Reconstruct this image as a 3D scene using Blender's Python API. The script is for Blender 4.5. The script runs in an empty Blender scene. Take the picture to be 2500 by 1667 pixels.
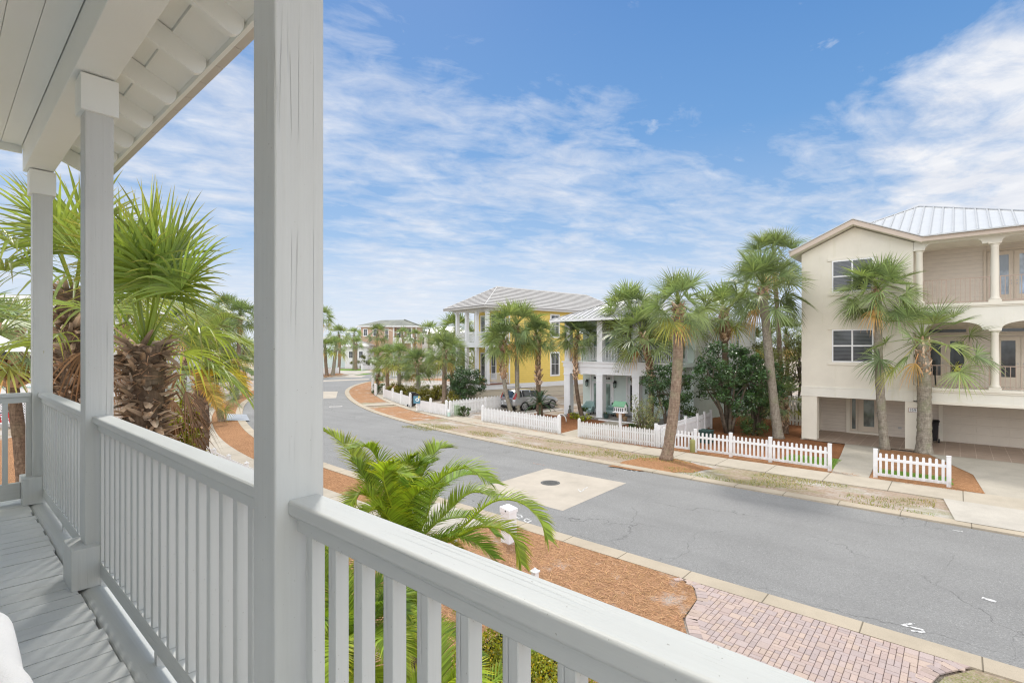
import bpy, math, random
from mathutils import Vector, Matrix, noise as mnoise
R=math.radians; sin=math.sin; cos=math.cos; pi=math.pi
random.seed(7)
scene=bpy.context.scene
col=scene.collection
V=Vector
ORG={}          # world origin of every root and part (meshes are written in world metres)

def empty(name,loc,label,cat,group=None,rz=0.0):
    o=bpy.data.objects.new(name,None); col.objects.link(o)
    o.empty_display_size=0.2
    o.location=loc; o.rotation_euler=(0,0,rz)
    ORG[o.name]=V(loc) if rz==0 else V((0,0,0))
    tag(o,label,cat,group); return o
def tag(o,label=None,cat=None,group=None,kind=None):
    if label: o['label']=label
    if cat: o['category']=cat
    if group: o['group']=group
    if kind: o['kind']=kind
    return o

class MB:
    """collects faces and links them as one mesh object"""
    def __init__(s): s.v=[]; s.f=[]; s.c=[]; s.cur=None; s.uv=None
    def add(s,vs,fs):
        n=len(s.v); s.v.extend([tuple(p) for p in vs])
        s.f.extend([tuple(i+n for i in q) for q in fs])
        if s.cur is not None: s.c.extend([s.cur]*len(vs))
    def box(s,x0,x1,y0,y1,z0,z1):
        if x0>x1:x0,x1=x1,x0
        if y0>y1:y0,y1=y1,y0
        s.add([(x0,y0,z0),(x1,y0,z0),(x1,y1,z0),(x0,y1,z0),(x0,y0,z1),(x1,y0,z1),(x1,y1,z1),(x0,y1,z1)],
              [(0,3,2,1),(4,5,6,7),(0,1,5,4),(1,2,6,5),(2,3,7,6),(3,0,4,7)])
    def fbox(s,fr,a0,a1,b0,b1,z0,z1):
        P=[fr(a,b,z) for z in (z0,z1) for a,b in ((a0,b0),(a1,b0),(a1,b1),(a0,b1))]
        s.add(P,[(0,1,2,3),(7,6,5,4),(0,4,5,1),(1,5,6,2),(2,6,7,3),(3,7,4,0)])
    def fprism(s,fr,pts,b0,b1):
        n=len(pts)
        P=[fr(a,b0,z) for a,z in pts]+[fr(a,b1,z) for a,z in pts]
        s.add(P,[tuple(range(n))[::-1],tuple(range(n,2*n))]+[(i,(i+1)%n,n+(i+1)%n,n+i) for i in range(n)])
    def prismz(s,pts,z0,z1):
        n=len(pts)
        P=[(x,y,z0) for x,y in pts]+[(x,y,z1) for x,y in pts]
        s.add(P,[tuple(range(n))[::-1],tuple(range(n,2*n))]+[(i,(i+1)%n,n+(i+1)%n,n+i) for i in range(n)])
    def face(s,pts): s.add(pts,[tuple(range(len(pts)))])
    def bar(s,p,q,w,h,up=(0,0,1)):
        p=V(p);q=V(q);d=(q-p).normalized();u=V(up)
        sd=d.cross(u)
        if sd.length<1e-4: sd=d.cross(V((1,0,0)))
        sd.normalize(); u=sd.cross(d).normalized()
        P=[o+sd*(a*w/2)+u*(b*h/2) for o in (p,q) for a,b in ((-1,-1),(1,-1),(1,1),(-1,1))]
        s.add(P,[(0,3,2,1),(4,5,6,7),(0,1,5,4),(1,2,6,5),(2,3,7,6),(3,0,4,7)])
    def tube(s,pts,rad,n=8,cap=True,jit=0):
        pts=[V(p) for p in pts]; m=len(pts)
        if not isinstance(rad,(list,tuple)): rad=[rad]*m
        vs=[];fs=[]
        ref=None
        for i,p in enumerate(pts):
            d=(pts[min(i+1,m-1)]-pts[max(i-1,0)]).normalized()
            if ref is None:
                ref=V((1,0,0)) if abs(d.x)<0.9 else V((0,1,0))
            a=(ref-d*ref.dot(d)).normalized(); ref=a; b=d.cross(a)
            for k in range(n):
                t=2*pi*k/n; r=rad[i]*(1+random.uniform(-jit,jit))
                vs.append(p+a*(cos(t)*r)+b*(sin(t)*r))
        for i in range(m-1):
            for k in range(n):
                fs.append((i*n+k,i*n+(k+1)%n,(i+1)*n+(k+1)%n,(i+1)*n+k))
        if cap:
            fs.append(tuple(range(n))[::-1]); fs.append(tuple((m-1)*n+k for k in range(n)))
        s.add(vs,fs)
    def lathe(s,c,prof,n=16):
        vs=[];fs=[];m=len(prof)
        for r,z in prof:
            for k in range(n):
                t=2*pi*k/n; vs.append((c[0]+r*cos(t),c[1]+r*sin(t),c[2]+z))
        for i in range(m-1):
            for k in range(n): fs.append((i*n+k,i*n+(k+1)%n,(i+1)*n+(k+1)%n,(i+1)*n+k))
        fs.append(tuple(range(n))[::-1]); fs.append(tuple((m-1)*n+k for k in range(n)))
        s.add(vs,fs)
    def blob(s,c,r,n=10,m=7,j=0.0):
        vs=[];fs=[]
        for i in range(m+1):
            p=-pi/2+pi*i/m
            for k in range(n):
                t=2*pi*k/n; q=1+random.uniform(-j,j)
                vs.append((c[0]+r[0]*cos(p)*cos(t)*q,c[1]+r[1]*cos(p)*sin(t)*q,c[2]+r[2]*sin(p)*q))
        for i in range(m):
            for k in range(n): fs.append((i*n+k,i*n+(k+1)%n,(i+1)*n+(k+1)%n,(i+1)*n+k))
        s.add(vs,fs)
    def mesh(s,name,mat,org=(0,0,0),smooth=False):
        me=bpy.data.meshes.new(name); o=V(org)
        me.from_pydata([(p[0]-o[0],p[1]-o[1],p[2]-o[2]) for p in s.v],[],s.f)
        if len(s.c)==len(s.v) and s.c:
            at=me.color_attributes.new('tint','FLOAT_COLOR','POINT')
            flat=[]
            for c in s.c: flat.extend((c[0],c[1],c[2],1.0))
            at.data.foreach_set('color',flat)
        if mat: me.materials.append(mat)
        if smooth: me.polygons.foreach_set('use_smooth',[True]*len(me.polygons))
        me.update(); return me
    def build(s,name,mat,parent=None,smooth=False,bevel=0.0,org=None,segs=2):
        if org is None: org=ORG.get(parent.name,V((0,0,0))) if parent else V((0,0,0))
        o=bpy.data.objects.new(name,s.mesh(name,mat,org,smooth)); col.objects.link(o)
        if parent: o.parent=parent
        else: o.location=org
        ORG[o.name]=V(org)
        if bevel>0:
            m=o.modifiers.new('bevel','BEVEL'); m.width=bevel; m.segments=segs; m.limit_method='ANGLE'; m.angle_limit=R(40)
            if segs>1:
                o.data.polygons.foreach_set('use_smooth',[True]*len(o.data.polygons))
                w=o.modifiers.new('wn','WEIGHTED_NORMAL'); w.keep_sharp=True
        return o

def frame(o,u,n):
    o=V(o);u=V(u);n=V(n)
    return lambda a,b,z:(o.x+u.x*a+n.x*b,o.y+u.y*a+n.y*b,o.z+z)

def copy_tree(o,parent=None):
    c=o.copy(); col.objects.link(c)
    if parent: c.parent=parent
    for ch in list(o.children): copy_tree(ch,c)
    return c

# ------------------------------------------------------------------ materials
class NT:
    def __init__(s,name):
        s.m=bpy.data.materials.new(name); s.m.use_nodes=True
        s.t=s.m.node_tree; s.t.nodes.clear()
        s.out=s.n('ShaderNodeOutputMaterial'); s.b=s.n('ShaderNodeBsdfPrincipled')
        s.l(s.b.outputs[0],s.out.inputs[0]); s._co=None
    def n(s,k,**kw):
        x=s.t.nodes.new(k)
        for a,v in kw.items(): setattr(x,a,v)
        return x
    def l(s,a,b): s.t.links.new(a,b)
    def setv(s,inp,v):
        if hasattr(v,'node') or hasattr(v,'is_linked'): s.l(v,inp)
        else: inp.default_value=v
    def co(s):
        if not s._co: s._co=s.n('ShaderNodeTexCoord').outputs['Object']
        return s._co
    def mapv(s,scale=(1,1,1),rot=(0,0,0),loc=(0,0,0),src=None):
        m=s.n('ShaderNodeMapping'); s.l(src or s.co(),m.inputs[0])
        m.inputs['Location'].default_value=loc; m.inputs['Rotation'].default_value=rot; m.inputs['Scale'].default_value=scale
        return m.outputs[0]
    def noise(s,scale=5,detail=4,rough=.55,src=None,dist=0):
        x=s.n('ShaderNodeTexNoise'); s.l(src or s.co(),x.inputs['Vector'])
        x.inputs['Scale'].default_value=scale; x.inputs['Detail'].default_value=detail; x.inputs['Roughness'].default_value=rough; x.inputs['Distortion'].default_value=dist
        return x.outputs['Fac']
    def vor(s,scale=5,feature='F1',src=None,out='Distance',rnd=1):
        x=s.n('ShaderNodeTexVoronoi',feature=feature); s.l(src or s.co(),x.inputs['Vector']); x.inputs['Scale'].default_value=scale
        x.inputs['Randomness'].default_value=rnd
        return x.outputs[out]
    def math(s,op,a,b=0,clamp=False):
        x=s.n('ShaderNodeMath',operation=op); x.use_clamp=clamp
        s.setv(x.inputs[0],a); s.setv(x.inputs[1],b); return x.outputs[0]
    def ramp(s,fac,stops,interp='LINEAR'):
        x=s.n('ShaderNodeValToRGB'); s.l(fac,x.inputs[0]); e=x.color_ramp.elements; x.color_ramp.interpolation=interp
        while len(e)<len(stops): e.new(0.5)
        for i,(p,c) in enumerate(stops):
            e[i].position=p; e[i].color=(c,c,c,1) if not isinstance(c,(tuple,list)) else (*c,1)
        return x.outputs[0]
    def mix(s,fac,a,b,mode='MIX'):
        x=s.n('ShaderNodeMix',data_type='RGBA',blend_type=mode)
        s.setv(x.inputs[0],fac)
        for i,v in ((6,a),(7,b)):
            if isinstance(v,(tuple,list)): v=(*v[:3],1)
            s.setv(x.inputs[i],v)
        return x.outputs[2]
    def bump(s,h,strength=.3,dist=.02):
        x=s.n('ShaderNodeBump'); x.inputs['Strength'].default_value=strength; x.inputs['Distance'].default_value=dist
        s.l(h,x.inputs['Height']); s.l(x.outputs[0],s.b.inputs['Normal'])
    def sep(s,src=None):
        x=s.n('ShaderNodeSeparateXYZ'); s.l(src or s.co(),x.inputs[0]); return x.outputs
    def fin(s,color,rough=.6,spec=.4,metal=0.):
        if isinstance(color,(tuple,list)): color=(*color[:3],1)
        s.setv(s.b.inputs['Base Color'],color); s.setv(s.b.inputs['Roughness'],rough)
        s.b.inputs['Specular IOR Level'].default_value=spec; s.b.inputs['Metallic'].default_value=metal
        return s.m
def sc(c,k): return tuple(min(1,x*k) for x in c)

def m_paint(name,c,rough=.5,var=.08,scale=3,bump=.0,bscale=60,spec=.4):
    t=NT(name); f=t.noise(scale,5); cc=t.ramp(f,[(.3,sc(c,1-var)),(.7,sc(c,1+var*.5))])
    if bump: t.bump(t.noise(bscale,3),bump,.01)
    return t.fin(cc,rough,spec)
def m_wood_paint(name,c,axis,crack=True,rough=.5,depth=.45):
    """painted timber: grain stretched along one axis, fine checks, dirt"""
    t=NT(name); sca=[38,38,38]; sca[axis]=1.1
    g=t.noise(1,6,.6,t.mapv(tuple(sca)),.35)
    s2=[16,16,16]; s2[axis]=.55
    w=t.noise(1,3,.5,t.mapv(tuple(s2),loc=(3,1,7)),.6)
    base=t.noise(1.4,4)
    cc=t.ramp(base,[(.3,sc(c,.93)),(.7,sc(c,1.03))])
    cc=t.mix(t.ramp(g,[(.35,.16),(.55,0.)]),cc,sc(c,.78))
    h=t.math('ADD',t.math('MULTIPLY',g,.6),w)
    if crack:
        s3=[22,22,22]; s3[axis]=.33
        k=t.noise(1,2,.4,t.mapv(tuple(s3),loc=(9,4,2)),.2)
        km=t.ramp(t.math('ABSOLUTE',t.math('SUBTRACT',k,.5)),[(0.,1.),(.012,0.)])
        msk=t.ramp(t.noise(2.2,2,src=t.mapv((1,1,1),loc=(5,5,5))),[(.5,0.),(.62,1.)])
        km=t.math('MULTIPLY',km,msk)
        cc=t.mix(t.math('MULTIPLY',km,.22),cc,sc(c,.55))
        h=t.math('SUBTRACT',h,t.math('MULTIPLY',km,.5))
    spot=t.ramp(t.noise(130,1,src=t.mapv((1,1,1),loc=(2,8,1))),[(.76,0.),(.8,.45)])
    cc=t.mix(spot,cc,(.18,.15,.11))
    t.bump(h,depth,.006)
    return t.fin(cc,rough,.35)
def m_siding(name,c,pitch=.18,line=.35,var=.05,stain=None):
    t=NT(name); z=t.sep()[2]
    f=t.math('FRACT',t.math('DIVIDE',z,pitch))
    ln=t.ramp(f,[(0.,1.),(.07,.8),(.11,0.),(1.,0.)])
    cc=t.ramp(t.noise(2.5,5,src=t.mapv((1,1,3))),[(.3,sc(c,1-var)),(.7,sc(c,1+var))])
    cc=t.mix(t.math('MULTIPLY',ln,line),cc,sc(c,.3))
    if stain:
        sm=t.ramp(t.noise(.9,5,.65,t.mapv((2,2,.5))),[(.55,0.),(.75,.5)])
        cc=t.mix(sm,cc,stain)
    t.bump(f,.5,.03)
    return t.fin(cc,.55,.3)
def m_stucco(name,c,stain=(.45,.44,.22)):
    t=NT(name); z=t.sep()
    cc=t.ramp(t.noise(1.1,6,.6),[(.3,sc(c,.94)),(.7,sc(c,1.03))])
    st=t.ramp(t.noise(.8,6,.7,t.mapv((2.5,2.5,.35))),[(.58,0.),(.8,.32)])
    cc=t.mix(st,cc,stain)
    t.bump(t.noise(55,4),.25,.01)
    return t.fin(cc,.85,.2)
def m_glass(name,c=(.03,.035,.04),blinds=0,bc=(.3,.32,.33),refl=True):
    t=NT(name); cc=c
    if blinds:
        z=t.sep()[2]; f=t.math('FRACT',t.math('DIVIDE',z,blinds))
        cc=t.mix(t.ramp(f,[(.45,0.),(.55,1.)]),c,bc)
    else:
        cc=t.mix(t.ramp(t.noise(1.3,3,src=t.mapv((1,1,.6))),[(.42,0.),(.6,1.)]),c,sc(c,2.6))
    t.b.inputs['Coat Weight'].default_value=.6
    t.b.inputs['Coat Roughness'].default_value=.03
    return t.fin(cc,.12,.55)
def m_leaf(name,c,trans=.35,rough=.45,spec=.45,var=.25):
    t=NT(name)
    a=t.n('ShaderNodeAttribute',attribute_name='tint')
    oi=t.n('ShaderNodeObjectInfo')
    cc=t.mix(1.0,(c[0],c[1],c[2]),a.outputs['Color'],'MULTIPLY')
    f=t.noise(1.6,3)
    k=t.math('ADD',t.math('MULTIPLY',f,var*2),1-var)
    k2=t.math('ADD',t.math('MULTIPLY',oi.outputs['Random'],.3),.85)
    cc=t.mix(1.0,cc,t.math('MULTIPLY',k,k2),'MULTIPLY')
    t.setv(t.b.inputs['Base Color'],cc)
    t.b.inputs['Roughness'].default_value=rough; t.b.inputs['Specular IOR Level'].default_value=spec
    tr=t.n('ShaderNodeBsdfTranslucent'); mx=t.n('ShaderNodeMixShader'); mx.inputs[0].default_value=trans
    t.l(t.mix(1.0,cc,(1.25,1.2,.55),'MULTIPLY'),tr.inputs[0])
    t.l(t.b.outputs[0],mx.inputs[1]); t.l(tr.outputs[0],mx.inputs[2]); t.l(mx.outputs[0],t.out.inputs[0])
    return t.m
def m_tint(name,c,rough=.8,spec=.2,scale=20,var=.2,bump=.3):
    """colour multiplied by the mesh's own tint attribute"""
    t=NT(name); a=t.n('ShaderNodeAttribute',attribute_name='tint')
    cc=t.mix(1.0,(c[0],c[1],c[2]),a.outputs['Color'],'MULTIPLY')
    f=t.noise(scale,4); k=t.math('ADD',t.math('MULTIPLY',f,var*2),1-var)
    cc=t.mix(1.0,cc,k,'MULTIPLY'); t.bump(f,bump,.01)
    return t.fin(cc,rough,spec)
def m_bark(name,c1,c2,c3,ring=26,lich=0.35):
    t=NT(name); z=t.sep()[2]
    n1=t.noise(3,5); rg=t.math('FRACT',t.math('ADD',t.math('MULTIPLY',z,ring/3.),t.math('MULTIPLY',n1,1.6)))
    fib=t.noise(1,4,.6,t.mapv((30,30,4)))
    cc=t.ramp(t.noise(7,6,.65),[(.3,c1),(.5,c2),(.72,c3)])
    cc=t.mix(t.ramp(rg,[(0.,.6),(.12,.0),(1.,0.)]),cc,sc(c1,.4))
    cc=t.mix(t.ramp(fib,[(.42,.35),(.55,0.)]),cc,sc(c1,.5))
    cc=t.mix(t.ramp(t.noise(1.6,4,src=t.mapv((1,1,1),loc=(4,4,1))),[(.5,0.),(.65,lich)]),cc,(.27,.29,.17))
    t.bump(t.math('ADD',rg,t.math('MULTIPLY',fib,.8)),.55,.03)
    return t.fin(cc,.9,.15)
M={}
PG=(.665,.68,.658)
M['porch_x']=m_wood_paint('porch paint, grain along x',PG,0)
M['porch_y']=m_wood_paint('porch paint, grain along y',PG,1)
M['porch_z']=m_wood_paint('porch paint, grain upright',PG,2,depth=.7)
M['porch_smooth']=m_paint('porch board paint',(.88,.905,.87),.6,.03,1.2,.1,90)
M['porch_ceiling']=m_paint('porch ceiling paint',(.90,.93,.90),.55,.03,1.0)
M['deck']=m_wood_paint('deck paint',(.64,.66,.655),0,True,.5,.12)
M['white']=m_paint('white paint',(.84,.84,.85),.45,.04,2.5)
M['vinyl']=m_paint('white vinyl',(.90,.90,.92),.35,.03,2.0)
M['white_old']=m_paint('weathered white paint',(.76,.75,.74),.6,.10,5,.15)
def m_fence(name,c):
    t=NT(name); z=t.sep()[2]
    cc=t.ramp(t.noise(3.5,5),[(.3,sc(c,.92)),(.7,sc(c,1.02))])
    d=t.math('MULTIPLY',t.ramp(z,[(0.,.75),(.22,.28),(.5,0.)]),t.ramp(t.noise(7,5,.7,t.mapv((1,1,.5))),[(.38,0.),(.62,1.)]))
    return t.fin(t.mix(d,cc,(.36,.33,.24)),.45,.35)
M['fence']=m_fence('white fence paint',(.85,.85,.86)); M['fence_vinyl']=m_fence('white vinyl fence',(.89,.89,.91)); M['fence_old']=m_fence('weathered fence paint',(.76,.755,.75))
M['white_wall']=m_siding('white clapboard',(.80,.81,.82),.15,.30)
M['mint']=m_paint('pale mint stucco',(.70,.79,.755),.75,.04,2,.1)
M['trimgrey']=m_paint('cool white trim',(.80,.81,.83),.5,.04,2)
M['yellow']=m_siding('yellow clapboard',(.87,.65,.175),.19,.42)
M['yellow_dark']=m_paint('shaded yellow trim',(.62,.30,.03),.6,.05)
M['skirt']=m_siding('beige skirt clapboard',(.60,.54,.44),.42,.6)
M['beige']=m_stucco('beige stucco',(.80,.755,.66))
M['beige_trim']=m_paint('beige trim paint',(.80,.755,.66),.6,.03,2,.05)
M['cream']=m_stucco('cream stucco',(.81,.785,.71),(.52,.50,.22))
M['fascia']=m_paint('taupe fascia paint',(.62,.52,.44),.55,.04)
M['taupe_siding']=m_siding('taupe clapboard',(.70,.635,.565),.2,.28)
M['door_taupe']=m_paint('taupe door paint',(.64,.56,.47),.5,.04)
M['garage']=m_paint('garage door paint',(.66,.60,.52),.5,.04,2)
M['rail_tan']=m_paint('tan metal railing',(.46,.345,.28),.4,.04)
M['glass']=m_glass('dark window glass')
M['glass_soft']=m_glass('frosted greenish glass',(.16,.22,.20))
M['glass_blue']=m_glass('bluish grey door glass',(.19,.23,.28))
M['glass_blind']=m_glass('glass with white blinds',(.03,.035,.045),.07,(.11,.12,.135))
M['glass_door']=m_glass('door glass mirroring the street',(.10,.12,.12))
M['black']=m_paint('black plastic',(.018,.018,.02),.45,.2,8)
M['iron']=m_paint('black iron',(.02,.022,.02),.5,.1)
M['stone_grey']=m_paint('grey statue stone',(.13,.13,.11),.8,.3,14,.4)
def m_rooftile():
    t=NT('pale concrete roof tile'); co=t.sep()
    cc=t.ramp(t.noise(2.2,6,.65),[(.3,(.50,.485,.47)),(.55,(.59,.58,.565)),(.75,(.65,.64,.63))])
    hh=t.math('FRACT',t.math('MULTIPLY',t.math('ADD',co[0],co[1]),3.1))
    cc=t.mix(t.ramp(hh,[(0.,.25),(.1,0.)]),cc,(.3,.28,.26))
    return t.fin(cc,.8,.25)
M['tile_gap']=m_paint('dark tile overlap',(.33,.315,.31),.9,.2,8)
M['rooftile']=m_rooftile()
def m_oldtile():
    t=NT('mossy grey roof tile')
    cc=t.ramp(t.noise(.5,6,.7),[(.3,(.16,.17,.16)),(.55,(.25,.26,.23)),(.75,(.30,.32,.22))])
    t.bump(t.math('FRACT',t.math('DIVIDE',t.sep()[2],.2)),.5,.05); return t.fin(cc,.85,.2)
M['oldtile']=m_oldtile()
M['seam']=m_paint('metal roof seam',(.50,.51,.52),.4,.05)
M['metalroof']=m_paint('white metal roof',(.57,.585,.60),.35,.05,2.5,.0,spec=.5)
M['metalroof_grey']=m_paint('silver metal roof',(.41,.41,.415),.35,.08,3,spec=.5)
M['brown_wall']=m_paint('tan brown stucco',(.60,.42,.315),.85,.06,2,.1)
M['sea_wall']=m_paint('pale sea green wall',(.58,.68,.66),.8,.05)
M['concrete']=None

# ------------------------------------------------------------------ plants
M['fan']=m_leaf('fan palm leaf',(.225,.31,.13),.33,.36,.6)
M['fan_near']=m_leaf('near fan palm leaf',(.25,.36,.10),.40,.36,.5)
M['feather']=m_leaf('feather palm leaf',(.295,.425,.06),.42,.46,.35)
M['feather_far']=m_leaf('olive feather palm leaf',(.22,.29,.09),.3,.4,.45)
M['cycad']=m_leaf('cycad leaf',(.05,.105,.045),.2,.35,.5)
M['dark_leaf']=m_leaf('dark glossy leaf',(.075,.15,.055),.2,.32,.5,.4)
M['mid_leaf']=m_leaf('mid green leaf',(.085,.145,.045),.28,.45,.4,.4)
M['hedge_leaf']=m_leaf('yellow green hedge leaf',(.34,.37,.03),.3,.38,.45,.3)
M['hedge_far']=m_leaf('golden hedge leaf',(.22,.21,.035),.25,.5,.3,.35)
M['oleander']=m_leaf('grey green slender leaf',(.20,.24,.115),.3,.5,.35,.3)
M['scrub']=m_leaf('olive scrub leaf',(.17,.19,.075),.25,.6,.3,.35)
M['bark']=m_bark('palm bark',(.20,.135,.10),(.33,.245,.185),(.44,.35,.27))
M['bark_grey']=m_bark('grey palm bark',(.22,.19,.155),(.36,.32,.265),(.47,.43,.36),lich=.5)
M['bark_dark']=m_bark('dark palm bark',(.11,.075,.055),(.20,.14,.10),(.30,.22,.16),lich=.1)
M['boot']=m_tint('split leaf base',(.50,.35,.24),.85,.2,14,.35,.5)
M['wood']=m_bark('shrub stem',(.10,.08,.06),(.17,.14,.11),(.25,.21,.17))

def fan_leaf(mb,base,az,pitch,Lp,Rr,nseg,droop,span=2.0,fold=False,tint=(1,1,1),pw=.02,steps=4,tipc=(1.3,1.12,1.05),cup=.35,twist=0):
    ca,sa=cos(az),sin(az); base=V(base)
    d0=V((ca*cos(pitch),sa*cos(pitch),sin(pitch)))
    pts=[base+d0*(Lp*t)+V((0,0,-droop*.28*Lp*t*t*max(.15,cos(pitch)))) for t in (0,.35,.7,1)]
    mb.cur=(tint[0]*1.25,tint[1]*1.15,tint[2])
    for i in range(3):
        a,b=pts[i],pts[i+1]; t=(b-a).normalized(); s=t.cross(V((0,0,1)))
        if s.length<1e-3: s=V((sa,-ca,0))
        s.normalize(); n=s.cross(t); w0=pw*(1.25-.3*i); w1=pw*(1.25-.3*(i+1))
        mb.add([a-s*w0,a+n*w0*.8,a+s*w0,b-s*w1,b+n*w1*.8,b+s*w1],[(0,1,4,3),(1,2,5,4),(0,3,5,2)])
    P=pts[-1]; T=(pts[-1]-pts[-2]).normalized(); S=T.cross(V((0,0,1)))
    if S.length<1e-3: S=V((sa,-ca,0))
    S.normalize(); N=S.cross(T).normalized()
    if twist: 
        S,N=S*cos(twist)+N*sin(twist),N*cos(twist)-S*sin(twist)
    dphi=2*span/(nseg-1)
    ts=[0,.30,.52,.75,1.0] if steps==4 else [0,.18,.36,.52,.68,.84,1.0]
    roll=random.uniform(-.35,.35)
    for k in range(nseg):
        ph=-span+dphi*k+random.uniform(-.25,.25)*dphi
        dr=T*cos(ph)+S*sin(ph)+N*(cup*abs(sin(ph*.6))+roll*sin(ph)); dr.normalize()
        lat=(S*cos(ph)-T*sin(ph)); lat=(lat-dr*lat.dot(dr)).normalized(); nn=lat.cross(dr)
        r=Rr*(.70+.30*cos(ph*.62))*random.uniform(.9,1.06)
        g=droop*random.uniform(.55,1.35)*(.6+.4*max(0,1-abs(dr.z)))
        q=random.uniform(.6,1.4); c=(tint[0]*q,tint[1]*q,tint[2]*q)
        hw=.36*r*dphi*.40
        prof=(.10,.92,.80,.46,.0) if steps==4 else (.1,.62,1.0,.88,.62,.34,0)
        C=[]
        for i,t in enumerate(ts):
            p=P+dr*(r*t)+V((0,0,-g*r*t**2.6*.62))
            C.append((p,hw*prof[i]*(1 if t<.4 else 1)))
        vs=[];fs=[]
        m=len(C)
        if fold:
            for i,(p,w) in enumerate(C):
                if i==m-1: vs.append(p)
                else: vs+= [p-lat*w+nn*(w*.55),p,p+lat*w+nn*(w*.55)]
            for i in range(m-2): a=i*3; fs+=[(a,a+1,a+4,a+3),(a+1,a+2,a+5,a+4)]
            a=(m-2)*3; e=len(vs)-1; fs+=[(a,a+1,e),(a+1,a+2,e)]
            kk=[ts[min(i//3,m-1)] for i in range(len(vs))]
        else:
            for i,(p,w) in enumerate(C):
                if i==m-1: vs.append(p)
                else: vs+= [p-lat*w,p+lat*w]
            for i in range(m-2): a=i*2; fs.append((a,a+1,a+3,a+2))
            a=(m-2)*2; e=len(vs)-1; fs.append((a,a+1,e))
            kk=[ts[min(i//2,m-1)] for i in range(len(vs))]
        n0=len(mb.v); mb.cur=None; mb.add(vs,fs)
        for t in kk:
            f=max(0,(t-.62)/.38)**1.5
            mb.c.append(tuple(c[j]*(1+f*(tipc[j]-1)) for j in range(3)))

def crown_mesh(name,seed,nleaf,nseg,mat,fold=False,full=1.0,lean=0,dead=2,steps=4,top=84,low=-38,lp=.60,tints=None):
    """fan palm crown of unit radius around the origin"""
    random.seed(seed); mb=MB()
    for i in range(nleaf):
        f=i/(nleaf-1)
        pitch=R(top+(low-top)*f**.85+random.uniform(-9,9)); az=i*2.39996+random.uniform(-.3,.3)
        L=lp*(.70+.45*min(1,f*2))*random.uniform(.85,1.12); Rr=.66*random.uniform(.86,1.1)*(.75 if f<.08 else 1)
        q=random.uniform(.8,1.2); y=random.random()
        tint=(q*(1+.18*y*y),q*(1+.06*y*y),q*(1+.12*(1-y)))
        if f>.90 and random.random()<.3: tint=(q*1.7,q*1.3,q*.8)
        fan_leaf(mb,(0,0,.02*i/nleaf*0+.10*(1-f)),az,pitch,L,Rr,nseg,.12+.62*f*f+.15*f,1.9+.3*random.random(),fold,tint,.018,steps,twist=random.uniform(-1,1)*(.35+.75*min(1,f*1.6)))
    for i in range(dead):
        fan_leaf(mb,(0,0,-.08),random.uniform(0,6.3),R(-62),.45,.5,max(9,nseg//2),1.4,1.2,False,(3.1,1.5,1.6),.015,4)
    mb.cur=None
    return mb.mesh(name,mat)

FAR=[crown_mesh('crown',100+i,42,16,M['fan'],dead=1+i%2) for i in range(4)]
TINY=[crown_mesh('crown',140+i,26,11,M['fan'],dead=1) for i in range(2)]
BIG=[crown_mesh('crown',120+i,45,23,M['fan'],fold=True,dead=2,low=-44) for i in range(3)]
DROOP=[crown_mesh('crown',160+i,30,23,M['fan'],fold=True,dead=1,top=74,low=-36,lp=.85) for i in range(2)]

def path_points(b,t,bow,n):
    b=V(b);t=V(t); out=[]
    for i in range(n+1):
        f=i/n; p=b.lerp(t,f); k=4*f*(1-f); out.append(p+V((bow[0],bow[1],0))*k)
    return out
def boots(mb,pts,rad,f0,n,size,spread=.75,seed=0,grey=.3):
    random.seed(seed); m=len(pts)-1
    for i in range(n):
        f=f0+(1-f0)*i/n; x=f*m; k=min(int(x),m-1); p=pts[k].lerp(pts[k+1],x-k); r=rad[k]+(rad[k+1]-rad[k])*(x-k)
        az=i*2.39996+random.uniform(-.25,.25); out=V((cos(az),sin(az),0)); sd=V((-sin(az),cos(az),0))
        el=random.uniform(.35,1.0)*spread; L=size*random.uniform(.6,1.35); d=(V((0,0,1))*cos(el)+out*sin(el)+sd*random.uniform(-.6,.6)).normalized()
        w0=size*.27*random.uniform(.6,1.2); w1=w0*random.uniform(.2,.7); th=size*.09
        a=p+out*(r*.72); e=a+d*L; nrm=d.cross(sd).normalized()
        q=random.uniform(.45,1.35); g=random.random()<grey
        mb.cur=(q*1.35,q*1.45,q*1.6) if g else (q,q*.95,q*.9)
        tw=sd*random.uniform(-.04,.04)
        mid=a+d*(L*.55)+out*(size*.08)
        vs=[a-sd*w0-nrm*th,a+sd*w0-nrm*th,a+sd*w0+nrm*th,a-sd*w0+nrm*th,
            mid-sd*w0*.8-nrm*th*.8,mid+sd*w0*.8-nrm*th*.8,mid+sd*w0*.8+nrm*th*.6,mid-sd*w0*.8+nrm*th*.6,
            e-sd*w1+tw,e+sd*w1*.9+tw,e+sd*w1*.9+nrm*th*.4+tw,e-sd*w1+nrm*th*.4+tw]
        mb.add(vs,[(0,1,5,4),(1,2,6,5),(2,3,7,6),(3,0,4,7),(4,5,9,8),(5,6,10,9),(6,7,11,10),(7,4,8,11),(8,9,10,11)])
    mb.cur=None
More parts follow.
